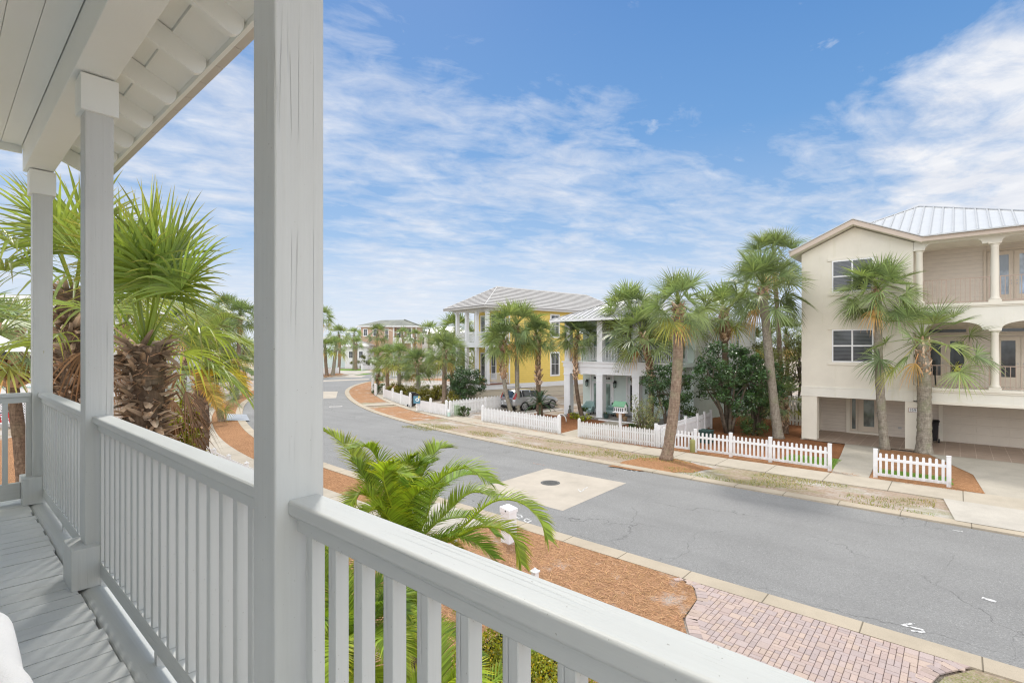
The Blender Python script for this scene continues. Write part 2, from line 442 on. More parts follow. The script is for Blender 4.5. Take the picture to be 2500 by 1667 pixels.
def palm(label,bt,mesh,r=.2,bow=(0,0),boot=None,bark='bark',group='cabbage palms of the street',seed=0,tilt=(0,0),flare=1.35,skirt=0,crown_dz=0,squash=1.0):
    """bt = (base, top, crown radius)"""
    b,t,Rc=bt; t=(t[0],t[1],t[2]+.28*Rc)
    root=empty('palm_tree',(b[0],b[1],0),label,'palm',group)
    random.seed(seed+50)
    n=14 if r<.14 else 22
    pts=path_points((b[0],b[1],0),t,bow,n)
    rad=[r*(flare if i==0 else (1+(flare-1)*math.exp(-i*1.1)))*(1-.12*i/n) for i in range(n+1)]
    # ringed outline
    pp=[];rr=[]
    for i in range(n):
        pp+= [pts[i],pts[i].lerp(pts[i+1],.5)]; rr+=[rad[i]*random.uniform(.97,1.05),(rad[i]+rad[i+1])/2*random.uniform(.95,1.03)]
    pp.append(pts[-1]); rr.append(rad[-1]*.9)
    mb=MB(); mb.tube(pp,rr,12,True,.03); mb.build('trunk',M[bark],root,smooth=True)
    if boot:
        f0,nb,size=boot[:3]; mb=MB(); boots(mb,pts,rad,f0,nb,size,boot[3] if len(boot)>3 else .75,seed); mb.build('leaf_stubs',M['boot'],root)
    c=bpy.data.objects.new('crown',mesh); col.objects.link(c); c.parent=root
    c.location=(t[0]-b[0],t[1]-b[1],t[2]+crown_dz); s=Rc/1.27; c.scale=(s,s,s*squash); random.seed(seed); c.rotation_euler=(tilt[0],tilt[1],random.uniform(0,6.28))
    return root

def frond(mb,pts,L0,npair,w=.022,tint=(1,1,1),droop=.25,vee=.55,yellow=0,rw=.018,start=.12,fwd=.85):
    """feather frond along control points, leaflets on both sides"""
    P=[V(p) for p in pts]
    # bezier-like resample
    C=[]
    n=24
    Q=[tuple(p) for p in P]
    def cm(t):
        m=len(Q)-1; x=t*m; i=min(int(x),m-1); f=x-i
        p0=Q[max(i-1,0)];p1=Q[i];p2=Q[i+1];p3=Q[min(i+2,m)]
        return V([.5*((2*p1[j])+(-p0[j]+p2[j])*f+(2*p0[j]-5*p1[j]+4*p2[j]-p3[j])*f*f+(-p0[j]+3*p1[j]-3*p2[j]+p3[j])*f**3) for j in range(3)])
    C=[cm(i/n) for i in range(n+1)]
    mb.cur=(tint[0]*1.5,tint[1]*1.3,tint[2]*1.2)
    mb.tube(C,[rw*(1-.85*i/n) for i in range(n+1)],4,False)
    for k in range(npair):
        t=start+(1-start)*k/(npair-1); p=cm(min(t,.999)); T=(cm(min(t+.02,1))-cm(max(t-.02,0))).normalized()
        S=T.cross(V((0,0,1)))
        if S.length<1e-3: S=V((1,0,0))
        S.normalize(); N=S.cross(T).normalized()
        l=L0*(.45+.55*sin(pi*min(1,(t*.92+.16)))**.7)*random.uniform(.9,1.08)
        fw=fwd*(.75+.9*t**2)
        for sgn in (-1,1):
            d=(T*fw+S*sgn+N*vee*random.uniform(.7,1.2)).normalized()
            e=p+d*l+V((0,0,-droop*l*random.uniform(.7,1.3))); mid=p+d*(l*.5)+V((0,0,-droop*l*.22))
            lat=T.cross(d); lat=d.cross(lat).normalized() if lat.length>1e-3 else N
            q=random.uniform(.55,1.35); c=(tint[0]*q,tint[1]*q,tint[2]*q)
            mb.cur=None; n0=len(mb.v)
            mb.add([p-lat*w*.45,p+lat*w*.45,mid+lat*w*.5,mid-lat*w*.5,e],[(0,1,2,3),(3,2,4)])
            ty=(1+yellow*.7,1+yellow*.25,1-.4*yellow)
            mb.c+= [c,c,c,c,(c[0]*1.25*ty[0],c[1]*1.05*ty[1],c[2]*ty[2])]
    mb.cur=None

def foliage(mb,centers,n,leaf,aspect=.5,jitter=1.0,tint=1.0,up=.3):
    """leaf sized faces scattered through clumps; centers = (x,y,z,r)"""
    for (x,y,z,r) in centers:
        q0=random.uniform(.65,1.3)*tint
        for i in range(n):
            d=V((random.gauss(0,1),random.gauss(0,1),random.gauss(0,1)));d.normalize(); d*=r*random.uniform(.35,1.0)
            p=V((x,y,z))+V((d.x,d.y,d.z*.8))
            nrm=(d.normalized()+V((random.gauss(0,.5),random.gauss(0,.5),random.gauss(0,.5)+up))).normalized()
            a=nrm.cross(V((random.gauss(0,1),random.gauss(0,1),random.gauss(0,1)))).normalized(); b=nrm.cross(a)
            l=leaf*random.uniform(.7,1.3); w=l*aspect
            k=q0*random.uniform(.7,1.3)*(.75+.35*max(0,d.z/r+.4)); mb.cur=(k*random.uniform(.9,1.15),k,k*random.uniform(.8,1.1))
            mb.add([p-a*l*.5,p+b*w*.5,p+a*l*.5,p-b*w*.5],[(0,1,2,3)])
    mb.cur=None
def crown_clumps(c,rx,ry,rz,n,r0,seed,shell=.55):
    random.seed(seed); out=[]
    while len(out)<n:
        d=V((random.uniform(-1,1),random.uniform(-1,1),random.uniform(-1,1)))
        if d.length>1 or d.length<shell*random.random(): continue
        k=1+.28*mnoise.noise((d.x*2+seed,d.y*2,d.z*2))
        out.append((c[0]+d.x*rx*k,c[1]+d.y*ry*k,c[2]+d.z*rz*k,r0*random.uniform(.7,1.35)))
    return out
def tree(name,label,cat,base,h,rx,ry,rz,mat,ncl=60,nl=45,leaf=.14,r0=.35,stems=4,group=None,seed=1,trunk_r=.07,cz=None):
    x,y=base; root=empty(name,(x,y,0),label,cat,group); cz=cz or h-rz
    cl=crown_clumps((x,y,cz),rx,ry,rz,ncl,r0,seed)
    mb=MB(); random.seed(seed+1)
    for i in range(stems):
        a=2*pi*i/stems+random.uniform(-.5,.5); q=random.uniform(.3,.75)
        e=V((x+cos(a)*rx*q,y+sin(a)*ry*q,cz+rz*random.uniform(-.1,.5))); m=V((x+cos(a)*rx*q*.35,y+sin(a)*ry*q*.35,cz*.45))
        s=V((x+cos(a)*trunk_r*1.3,y+sin(a)*trunk_r*1.3,0)); P=[s,s.lerp(m,.5)+V((random.gauss(0,.05),random.gauss(0,.05),0)),m,m.lerp(e,.5)+V((random.gauss(0,.1),random.gauss(0,.1),0)),e]
        mb.tube(P,[trunk_r,trunk_r*.85,trunk_r*.7,trunk_r*.45,trunk_r*.2],7)
        for k in range(5):
            t=random.uniform(.4,.9); o=m.lerp(e,t); c=random.choice(cl); mb.tube([o,o.lerp(V(c[:3]),.6)+V((0,0,.05)),V(c[:3])],[trunk_r*.35,trunk_r*.22,trunk_r*.08],5)
    mb.build('trunk',M['wood'],root,smooth=True)
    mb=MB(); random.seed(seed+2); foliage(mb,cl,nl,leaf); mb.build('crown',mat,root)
    return root
def shrub(label,base,rx,ry,h,mat,ncl=22,nl=50,leaf=.06,r0=.2,group=None,seed=1,name='shrub',cat='shrub',z0=0):
    x,y=base; random.seed(seed); root=None
    cl=crown_clumps((x,y,z0+h*.5),rx,ry,h*.5,ncl,r0,seed,.3)
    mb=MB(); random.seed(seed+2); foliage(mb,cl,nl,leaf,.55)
    root=empty(name,(x,y,z0),label,cat,group)
    mb.build('foliage',mat,root)
    mb=MB()
    for i in range(6):
        a=random.uniform(0,6.3); mb.tube([(x,y,z0),(x+cos(a)*rx*.3,y+sin(a)*ry*.3,z0+h*.4),(x+cos(a)*rx*.6,y+sin(a)*ry*.6,z0+h*.75)],[.02,.015,.006],5)
    mb.build('stems',M['wood'],root)
    return root

# ------------------------------------------------------------------ ground materials
def m_asphalt():
    t=NT('worn grey asphalt')
    f=t.noise(.35,5,.6); c=t.ramp(f,[(.3,(.232,.231,.229)),(.7,(.282,.281,.278))])
    g=t.vor(62,out='Color'); gs=t.n('ShaderNodeSeparateColor'); t.l(g,gs.inputs[0])
    c=t.mix(t.ramp(gs.outputs[0],[(0.,.45),(.3,0.)]),c,(.12,.12,.12))
    c=t.mix(t.ramp(gs.outputs[1],[(.72,0.),(1.,.55)]),c,(.42,.42,.41))
    dst=t.n('ShaderNodeVectorMath',operation='ADD')
    nn=t.n('ShaderNodeTexNoise'); t.l(t.co(),nn.inputs['Vector']); nn.inputs['Scale'].default_value=1.3; nn.inputs['Detail'].default_value=5
    t.l(t.co(),dst.inputs[0])
    sc_=t.n('ShaderNodeVectorMath',operation='SCALE'); t.l(nn.outputs['Color'],sc_.inputs[0]); sc_.inputs['Scale'].default_value=.9; t.l(sc_.outputs[0],dst.inputs[1])
    e=t.vor(.27,'DISTANCE_TO_EDGE',dst.outputs[0])
    ck=t.ramp(e,[(0.,1.),(.002,.85),(.004,0.)])
    ck=t.math('MULTIPLY',ck,t.ramp(t.noise(.22,2,src=t.mapv((1,1,1),loc=(3,2,0))),[(.42,0.),(.56,.7)]))
    c=t.mix(ck,c,(.085,.085,.085))
    st=t.ramp(t.noise(.5,5,.7,t.mapv((.9,.22,1),loc=(1,7,0))),[(.58,0.),(.8,.4)])
    c=t.mix(st,c,(.19,.19,.19))
    xx=t.math('ADD',t.sep()[0],t.math('MULTIPLY',t.noise(.25,2,src=t.mapv((1,1,1),loc=(2,2,2))),1.2))
    tr=t.math('SINE',t.math('MULTIPLY',t.math('SUBTRACT',xx,11.9),3.5))
    c=t.mix(t.math('MULTIPLY',t.ramp(tr,[(.45,0.),(1.,1.)]),t.ramp(t.noise(.3,4,.6,t.mapv((1,.4,1),loc=(5,1,1))),[(.35,.05),(.65,.35)])),c,(.195,.194,.192))
    dk=t.ramp(t.noise(2.2,2,src=t.mapv((1,.6,1),loc=(6,1,0))),[(.755,0.),(.775,.75)])
    c=t.mix(dk,c,(.035,.035,.035))
    wt=t.ramp(t.noise(1.4,3,src=t.mapv((1.4,.7,1),loc=(9,5,0))),[(.745,0.),(.77,.4)])
    c=t.mix(wt,c,(.5,.5,.5))
    t.bump(t.noise(85,3),.5,.012); return t.fin(c,.85,.25)
def m_concrete(name,c,jy=0,j0=0,stain=.3,jw=.012,dirt=(.22,.19,.14),agg=True):
    t=NT(name)
    cc=t.ramp(t.noise(.9,6,.65),[(.3,sc(c,.86)),(.55,c),(.75,sc(c,1.08))])
    if agg: cc=t.mix(t.ramp(t.noise(70,2),[(.35,.35),(.5,0.)]),cc,sc(c,.62))
    cc=t.mix(t.ramp(t.noise(.45,5,.7,t.mapv((1,1,1),loc=(3,3,3))),[(.52,0.),(.75,stain)]),cc,dirt)
    if jy:
        y=t.math('FRACT',t.math('DIVIDE',t.math('ADD',t.sep()[1],j0),jy))
        cc=t.mix(t.ramp(y,[(0.,.85),(jw,.7),(jw*1.4,0.)]),cc,(.10,.085,.06))
    t.bump(t.noise(45,4),.25,.01); return t.fin(cc,.85,.2)
def m_sand(name,grass=.5,straw=.5,mulchy=False):
    t=NT(name)
    c=t.ramp(t.noise(9,6,.7),[(.3,(.42,.39,.36)),(.55,(.57,.55,.53)),(.75,(.68,.67,.66))])
    sn=t.noise(1,5,.7,t.mapv((50,9,9),rot=(0,0,.6)))
    s=t.ramp(t.noise(.55,6,.68,t.mapv((1,.55,1))),[(.5-straw*.22,0.),(.62-straw*.14,.85)])
    c=t.mix(t.math('MULTIPLY',s,t.ramp(sn,[(.3,.5),(.55,1.)])),c,t.ramp(t.noise(14,4,.7),[(.3,(.25,.155,.09)),(.6,(.38,.27,.18)),(.8,(.50,.41,.31))]))
    g=t.ramp(t.noise(.75,6,.72,t.mapv((1,.6,1),loc=(12,4,2))),[(.60-grass*.12,0.),(.70-grass*.1,.8)])
    c=t.mix(t.math('MULTIPLY',g,t.ramp(t.noise(30,3),[(.4,.1),(.6,1.)])),c,t.ramp(t.noise(16,3),[(.3,(.13,.16,.04)),(.7,(.29,.31,.11))]))
    t.bump(t.noise(28,5,.7),.6,.03); return t.fin(c,.95,.1)
def m_straw(name,c=(.46,.245,.125),sandy=.0):
    t=NT(name); hs=[];last=None
    for i,(a,l) in enumerate(((.3,(0,0,0)),(1.25,(3,1,0)),(2.2,(7,2,0)),(2.85,(5,9,0)))):
        nz=t.noise(1,3,.55,t.mapv((70,7,20),rot=(0,0,a),loc=l),.8)
        last=nz if last is None else t.math('MAXIMUM',last,nz)
    cc=t.ramp(last,[(.44,sc(c,.28)),(.55,sc(c,.72)),(.64,sc(c,1.1)),(.75,(min(1,c[0]*1.55),c[1]*1.75,c[2]*2.1))])
    cc=t.mix(t.ramp(t.noise(.8,5,.6),[(.4,0.),(.7,.35)]),cc,sc(c,.5))
    cc=t.mix(t.ramp(t.noise(22,2,src=t.mapv((1,1,1),loc=(1,9,4))),[(.72,0.),(.78,.6)]),cc,(.52,.40,.27))
    if sandy: cc=t.mix(t.ramp(t.noise(.9,5,.7,t.mapv((1,1,1),loc=(7,3,2))),[(.62-sandy*.2,0.),(.70,.8)]),cc,(.55,.52,.49))
    t.bump(last,.8,.03); return t.fin(cc,.95,.1)
M['asphalt']=m_asphalt()
M['kerb']=m_concrete('tan kerb concrete',(.50,.43,.335),1.55,.3,.25)
M['walk']=m_concrete('tan sidewalk concrete',(.50,.445,.365),1.93,.15,.18)
M['apron']=m_concrete('pale driveway concrete',(.48,.44,.375),0,0,.35,dirt=(.2,.19,.16))
M['apron_new']=m_concrete('newer pale concrete',(.53,.495,.44),0,0,.12)
M['pad']=m_concrete('cream concrete pad',(.52,.465,.395),0,0,.15,agg=False)
M['sand']=m_sand('sandy ground',.45,.6)
M['lot']=m_sand('sandy lot',.1,.28)
M['verge']=m_sand('patchy verge',1.05,.82)
M['straw']=m_straw('pine straw')
M['straw_dark']=m_straw('dark pine straw',(.34,.15,.07))
M['straw_light']=m_straw('fresh pine straw',(.49,.275,.15),.3)
M['mulch_grey']=m_straw('grey brown mulch',(.17,.12,.09))
def m_turf():
    t=NT('lawn'); c=t.ramp(t.noise(24,4,.7),[(.3,(.08,.16,.02)),(.55,(.16,.30,.04)),(.8,(.27,.40,.08))])
    c=t.mix(t.ramp(t.noise(2.5,4),[(.55,0.),(.75,.6)]),c,(.30,.21,.10))
    t.bump(t.noise(60,3),.8,.03); return t.fin(c,.9,.15)
M['turf']=m_turf()
def m_tiles():
    t=NT('tan porch tiles'); s=t.sep()
    c=t.ramp(t.noise(1.2,4),[(.3,(.34,.255,.20)),(.7,(.43,.335,.27))])
    for k,o in ((1,.1),(0,.05)):
        f=t.math('FRACT',t.math('DIVIDE',t.math('ADD',s[k],o),.55)); c=t.mix(t.ramp(f,[(0.,.8),(.03,.7),(.045,0.)]),c,(.62,.54,.47))
    return t.fin(c,.5,.35)
M['tiles']=m_tiles()
M['paver']=m_tint('brick paver',(.50,.415,.385),.85,.2,45,.16,.35)
M['far_ground']=m_paint('far scrub ground',(.22,.20,.12),.95,.3,.5)

def catmull(P,n=8):
    out=[]
    for i in range(len(P)-1):
        p0=P[max(i-1,0)];p1=P[i];p2=P[i+1];p3=P[min(i+2,len(P)-1)]
        for k in range(n):
            t=k/n
            out.append(tuple(.5*((2*p1[j])+(-p0[j]+p2[j])*t+(2*p0[j]-5*p1[j]+4*p2[j]-p3[j])*t*t+(-p0[j]+3*p1[j]-3*p2[j]+p3[j])*t**3) for j in (0,1)))
    out.append(P[-1]); return out
def offset(P,d):
    """shift a polyline to its right by d"""
    out=[]
    for i in range(len(P)):
        a=P[max(i-1,0)];b=P[min(i+1,len(P)-1)]; dx,dy=b[0]-a[0],b[1]-a[1]; l=math.hypot(dx,dy) or 1
        out.append((P[i][0]+dy/l*d,P[i][1]-dx/l*d))
    return out
def strip(name,A,B,z,mat,zb=None,kind='structure',label=None):
    mb=MB(); n=len(A)
    vs=[(*p,z) for p in A]+[(*p,z) for p in B]
    mb.add(vs,[(i,n+i,n+i+1,i+1) for i in range(n-1)])
    if zb is not None:
        for L,flip in ((A,0),(B,1)):
            vs=[(*p,z) for p in L]+[(*p,zb) for p in L]
            mb.add(vs,[((i,i+1,n+i+1,n+i) if not flip else (i,n+i,n+i+1,i+1)) for i in range(n-1)])
    o=mb.build(name,mat); tag(o,label,None,None,kind); return o
def patch(name,P,z,mat,kind='structure',rag=0,skirt=0):
    """flat ground patch with an optional ragged edge"""
    Q=[]
    for i in range(len(P)):
        a=P[i];b=P[(i+1)%len(P)]; L=math.hypot(b[0]-a[0],b[1]-a[1]); n=max(1,int(L/.35)) if rag else 1
        for k in range(n):
            t=k/n; x=a[0]+(b[0]-a[0])*t; y=a[1]+(b[1]-a[1])*t
            j=rag*(mnoise.noise((x*1.7,y*1.7,z*50))*1.3+random.uniform(-.35,.35)); nx,ny=(b[1]-a[1])/(L or 1),-(b[0]-a[0])/(L or 1)
            Q.append((x+nx*j,y+ny*j))
    mb=MB(); mb.face([(x,y,z) for x,y in Q])
    o=mb.build(name,mat); tag(o,None,None,None,kind); return o

# ------------------------------------------------------------------ the ground sheet, road and kerbs
g=MB(); g.box(-600,1500,-600,1500,-.6,0); tag(g.build('ground',M['sand']),kind='structure')
KF=catmull([(18.55,-60),(18.6,-20),(18.6,0),(18.6,9),(19.1,18),(20.4,27),(22.9,36),(27.0,45.5),(32.2,54.5),(38.5,62),(45.3,67.2),(53.5,69.6),(63,69),(85,66),(130,60)],6)
KN=catmull([(10.9,-60),(10.9,-20),(10.9,0),(10.9,10),(10.95,20),(11.8,28),(13.7,35.6),(16.0,42.2),(19.6,50),(26.5,61),(34.5,71),(42,77.8),(50.5,85.2),(60.5,90),(72,91.5),(90,90),(130,84)],6)
def resample(P,n):
    L=[0]
    for i in range(1,len(P)): L.append(L[-1]+math.hypot(P[i][0]-P[i-1][0],P[i][1]-P[i-1][1]))
    out=[];j=0
    for k in range(n):
        s=L[-1]*k/(n-1)
        while j<len(L)-2 and L[j+1]<s: j+=1
        t=(s-L[j])/max(1e-9,L[j+1]-L[j]); out.append((P[j][0]+(P[j+1][0]-P[j][0])*t,P[j][1]+(P[j+1][1]-P[j][1])*t))
    return out
KF=resample(KF,150); KN=resample(KN,150)
strip('road',KN,KF,.006,M['asphalt'])
strip('kerb',offset(KF,.02),offset(KF,.47),.055,M['kerb'],-.02)
strip('kerb',offset(KN,-.47),offset(KN,-.02),.055,M['kerb'],-.02)
# far verge, sidewalk
KFs=[p for p in KF if p[1]<67.4 and p[0]<46]
strip('verge',offset(KFs,.47),offset(KFs,2.92),.03,M['verge'])
strip('sidewalk',offset(KFs,2.9),offset(KFs,4.5),.062,M['walk'],-.02)
KNs=[p for p in KN if 12.2<p[1]<76]
strip('sidewalk',offset(KNs,-3.5),offset(KNs,-1.95),.062,M['walk'],-.02)
KNv=[p for p in KN if 12.3<p[1]<76]
strip('mulch_bed',offset(KNv,-1.95),offset(KNv,-.47),.034,M['straw'])
# concrete ramp from the near sidewalk to the street
patch('sidewalk',[(7.4,12.4),(7.5,10.6),(8.6,9.95),(10.45,9.85),(10.45,12.25),(9.1,12.4)],.064,M['apron_new'])
# near pine straw bed, driveway throat, verge beyond it
bed=[(10.44,9.8),(8.6,9.9),(7.3,10.6),(6.4,14),(6.0,20),(.9,20),(.9,1.2),(5,1.4),(8.0,3.2),(8.9,3.72),(9.75,3.80),(10.2,4.05),(10.44,4.5)]
patch('mulch_bed',bed,.04,M['straw_light'])
patch('mulch_bed',[(.9,20),(6.3,20),(7.6,30),(10.2,38),(6,44),(.9,36)],.03,M['straw'])
dw=[(10.44,4.42),(10.2,4.02),(9.75,3.78),(8.9,3.68),(8.0,3.15),(5,1.3),(3,.2),(3,-4.5),(6.5,-2.6),(8.6,-.5),(9.3,.35),(9.9,.2),(10.44,-.15)]
def inside(p,P):
    c=False;n=len(P)
    for i in range(n):
        a=P[i];b=P[i-1]
        if (a[1]>p[1])!=(b[1]>p[1]) and p[0]<(b[0]-a[0])*(p[1]-a[1])/(b[1]-a[1])+a[0]: c=not c
    return c
patch('driveway',dw,.03,m_paint('paver joint sand',(.30,.25,.225),.95,.2,20))
pv=MB(); u=.092
random.seed(3)
cols=[(.95,.94,.96),(1.0,.97,.96),(1.03,.98,.93),(.91,.90,.93),(.97,.92,.91),(1.05,1.0,.92)]
def edge_d(p,P):
    m=9
    for i in range(len(P)):
        a=V(P[i-1]);b=V(P[i]);q=V(p);ab=b-a;t=max(0,min(1,(q-a).dot(ab)/ab.length_squared)); m=min(m,(a+ab*t-q).length)
    return m
occ=set()
for i in range(0,90):
    for j in range(-56,66):
        if (i,j) in occ: continue
        h=random.random()
        w,l=(2,1) if h<.42 else ((1,2) if h<.64 else ((2,2) if h<.8 else (1,1)))
        cells=[(i+a,j+b) for a in range(w) for b in range(l)]
        if any(c in occ for c in cells): w=l=1; cells=[(i,j)]
        occ.update(cells)
        x0=10.42-(i+w)*u; x1=10.42-i*u; y0=j*u; y1=(j+l)*u
        cx,cy=(x0+x1)/2,(y0+y1)/2
        if not inside((cx,cy),dw) or (cx<10.2 and edge_d((cx,cy),dw)<.12): continue
        k=random.choice(cols); q=random.uniform(.92,1.04); pv.cur=(k[0]*q,k[1]*q,k[2]*q)
        g_=.004; dz=random.uniform(-.003,.003)
        x0+=g_;x1-=g_;y0+=g_;y1-=g_; e=.006
        pv.add([(x0,y0,.03),(x1,y0,.03),(x1,y1,.03),(x0,y1,.03),(x0,y0,.047+dz),(x1,y0,.047+dz),(x1,y1,.047+dz),(x0,y1,.047+dz),
                (x0+e,y0+e,.052+dz),(x1-e,y0+e,.052+dz),(x1-e,y1-e,.052+dz),(x0+e,y1-e,.052+dz)],
               [(0,1,5,4),(1,2,6,5),(2,3,7,6),(3,0,4,7),(4,5,9,8),(5,6,10,9),(6,7,11,10),(7,4,8,11),(8,9,10,11)])
# soldier course along the flared edges
for E in (dw[0:6],dw[8:13][::-1]):
    L=resample(E,max(3,int(sum(math.dist(E[i],E[i+1]) for i in range(len(E)-1))/.125)))
    for i in range(len(L)-1):
        a=V(L[i]);b=V(L[i+1]);d=(b-a).normalized();n=V((-d.y,d.x))
        if not inside(tuple((a+b)/2+n*.1),dw): n=-n
        k=random.choice(cols);q=random.uniform(.8,1.05);pv.cur=(k[0]*q,k[1]*q,k[2]*q)
        a2=a+d*.005;b2=b-d*.005
        pts=[a2,b2,b2+n*.2,a2+n*.2]
        pv.add([(p.x,p.y,.054) for p in pts]+[(p.x,p.y,.03) for p in pts],[(0,1,2,3),(0,4,5,1),(1,5,6,2),(2,6,7,3),(3,7,4,0)])
tag(pv.build('driveway',M['paver']),kind='structure')
patch('verge',[(10.44,-.2),(9.9,.15),(9.3,.3),(8.6,-.55),(6.5,-2.7),(6.5,-9),(10.44,-9)],.03,M['verge'],rag=.02)
# concrete pad with manhole in the road
patch('concrete_pad',[(12.5,12.6),(16.5,12.6),(16.6,9.05),(12.5,8.95)],.0105,M['pad'])
# crossing bands and driveways around the bend
patch('crosswalk',[(37.961,70.595),(44.741,69.200),(46.537,71.478),(39.252,72.997)],.011,M['pad'])
patch('crosswalk',[(25.087,46.654),(26.158,46.095),(30.252,52.930),(29.142,54.195)],.0112,M['pad'])
patch('crosswalk',[(41.033,82.386),(48.025,76.384),(51.749,80.599),(49.037,83.686)],.0113,M['pad'])
patch('driveway',[(49.054,88.317),(48.009,80.496),(59.820,90.610),(63.725,98.735),(57.711,103.902)],.02,M['apron_new'])
patch('driveway',[(12.977,37.021),(13.939,35.617),(15.136,39.302),(14.257,40.674)],.066,m_concrete('blue grey drive concrete',(.42,.45,.50),0,0,.1))
# yards: mulch, sand, lawn
patch('sand_lot',[(30.740,42.930),(34.830,34.278),(47.182,48.049),(51.658,61.327),(49.207,67.549)],.02,M['lot'],rag=.3)
patch('mulch_bed',[(46.742,65.277),(54.373,63.459),(56.485,57.524),(50.131,51.053),(50.262,59.669)],.026,M['straw_light'],rag=.4)
YF=(23.15,3.15)
patch('mulch_bed',[(23.0,3.75),(23.05,16.5),(24.5,16.4),(31.5,16.2),(38,12),(38,6.4),(30.8,6.4),(30.5,4.3),(27,3.95)],.03,M['straw_dark'],rag=.12)
patch('mulch_bed',[(22.95,3.65),(23.0,10.7),(23.75,10.7),(23.9,3.7)],.037,M['straw'],rag=.13)
patch('lawn',[(23.9,3.72),(24.1,6.0),(25.9,5.6),(26.3,3.92)],.041,M['turf'],rag=.07)
patch('mulch_bed',[(22.85,-.75),(22.9,2.5),(25.0,2.55),(27.6,2.7),(30.2,2.85),(30.3,1.0),(26.4,-.6),(24.4,-.75)],.033,M['straw'],rag=.12)
patch('lawn',[(23.9,.1),(23.9,2.4),(25.2,2.35),(25.3,.2)],.043,M['turf'],rag=.1)
patch('mulch_bed',[(23.0,17.0),(23.2,24.2),(24.9,24.0),(29.7,23.6),(29.9,17.6),(26,17.2)],.034,M['straw_dark'],rag=.12)
patch('mulch_bed',[(23.0,10.9),(22.98,15.7),(23.9,15.8),(29.6,15.7),(29.6,11.2)],.0345,M['straw_dark'],rag=.12)
patch('sidewalk',[(23.0,16.95),(29.9,17.5),(29.9,15.95),(23.0,15.75)],.063,M['walk'])
patch('gravel_drive',[(22.9,24.1),(24.0,27.2),(38,26.9),(38,23.5),(26,23.9)],.028,m_sand('gravelly drive',.35,.35))
# straw beds in the far verge (hugging the bend) and at the kerb palm
def vergebed(y0,y1,mat,z=.036):
    S=[p for p in KF if y0<=p[1]<=y1 and p[0]<46]; strip('mulch_bed',offset(S,.5),offset(S,2.85),z,mat)
vergebed(26.5,37,M['straw_light']); vergebed(39.5,66,M['straw_light'])
patch('sidewalk',[offset(KF,.47)[i] for i in range(len(KF)) if 37<KF[i][1]<40]+[offset(KF,2.9)[i] for i in range(len(KF)) if 37<KF[i][1]<40][::-1],.064,M['walk'])
patch('mulch_bed',[(18.371,10.888),(20.791,10.656),(21.582,9.485),(20.824,7.408),(19.608,7.817),(18.579,9.523)],.04,M['straw'],rag=.12)
# apron of the beige house
patch('driveway',[(18.98,-9),(18.98,.05),(21.5,.35),(21.5,-9)],.066,M['apron_new'])
patch('driveway',[(23.05,-9),(23.05,-.7),(24.4,-.6),(26.4,-.45),(30.3,1.05),(30.3,-9)],.046,M['apron'])
patch('driveway',[(23.05,2.5),(23.05,3.7),(27,3.98),(30.62,4.3),(30.62,2.85),(27.0,2.65)],.047,M['apron'])
patch('porch_floor',[(30.3,1.06),(30.3,-9),(35.2,-9),(35.2,6.3),(31.05,6.3),(30.62,5.6),(30.62,1.75)],.05,M['tiles'])
# mulch strips outside the curved fences
SF=[p for p in KF if 27.7<p[1]<44 and p[0]<46]
strip('mulch_bed',offset(SF,4.5),offset(SF,5.6),.03,M['mulch_grey'])
SF2=[p for p in KF if 44<p[1]<60 and p[0]<46]
strip('mulch_bed',offset(SF2,4.5),offset(SF2,6.6),.03,M['straw_light'])
# far side of the bend
patch('mulch_bed',[(42.522,78.793),(50.371,84.455),(54.102,95.676),(51.634,95.677)],.03,M['straw_light'],rag=.3)
patch('lawn',[(56.759,104.985),(61.860,97.532),(68.431,104.195),(61.590,113.919)],.03,M['turf'],rag=.3)
patch('lawn',[(54.927,86.602),(57.423,86.377),(52.925,82.719),(50.750,82.870)],.024,M['turf'],rag=.2)
patch('mulch_bed',[(61.635,93.035),(70.393,89.466),(78.044,99.190),(72.420,105.592)],.03,M['straw_light'],rag=.3)
# loose pine needles close to the balcony
random.seed(11)
nd=MB()
for i in range(15000):
    x=random.uniform(4.2,10.4); y=random.uniform(1.8,9.8)
    if not inside((x,y),bed): continue
    a=random.uniform(0,pi); l=random.uniform(.07,.17); w=.0028; z=.043+random.random()*.02
    dx,dy=cos(a)*l/2,sin(a)*l/2; px,py=-sin(a)*w,cos(a)*w
    q=random.uniform(.55,1.5); nd.cur=(q,q*random.uniform(.9,1.1),q*random.uniform(.85,1.15)); tz=random.uniform(-.012,.018)
    nd.add([(x-dx-px,y-dy-py,z-tz),(x-dx+px,y-dy+py,z-tz),(x+dx+px,y+dy+py,z+tz),(x+dx-px,y+dy-py,z+tz)],[(0,1,2,3)])
tag(nd.build('pine_needles',m_tint('dry needle',(.56,.33,.18),.9,.15)),'loose brown pine needles strewn below the balcony','pine needles',kind='stuff')
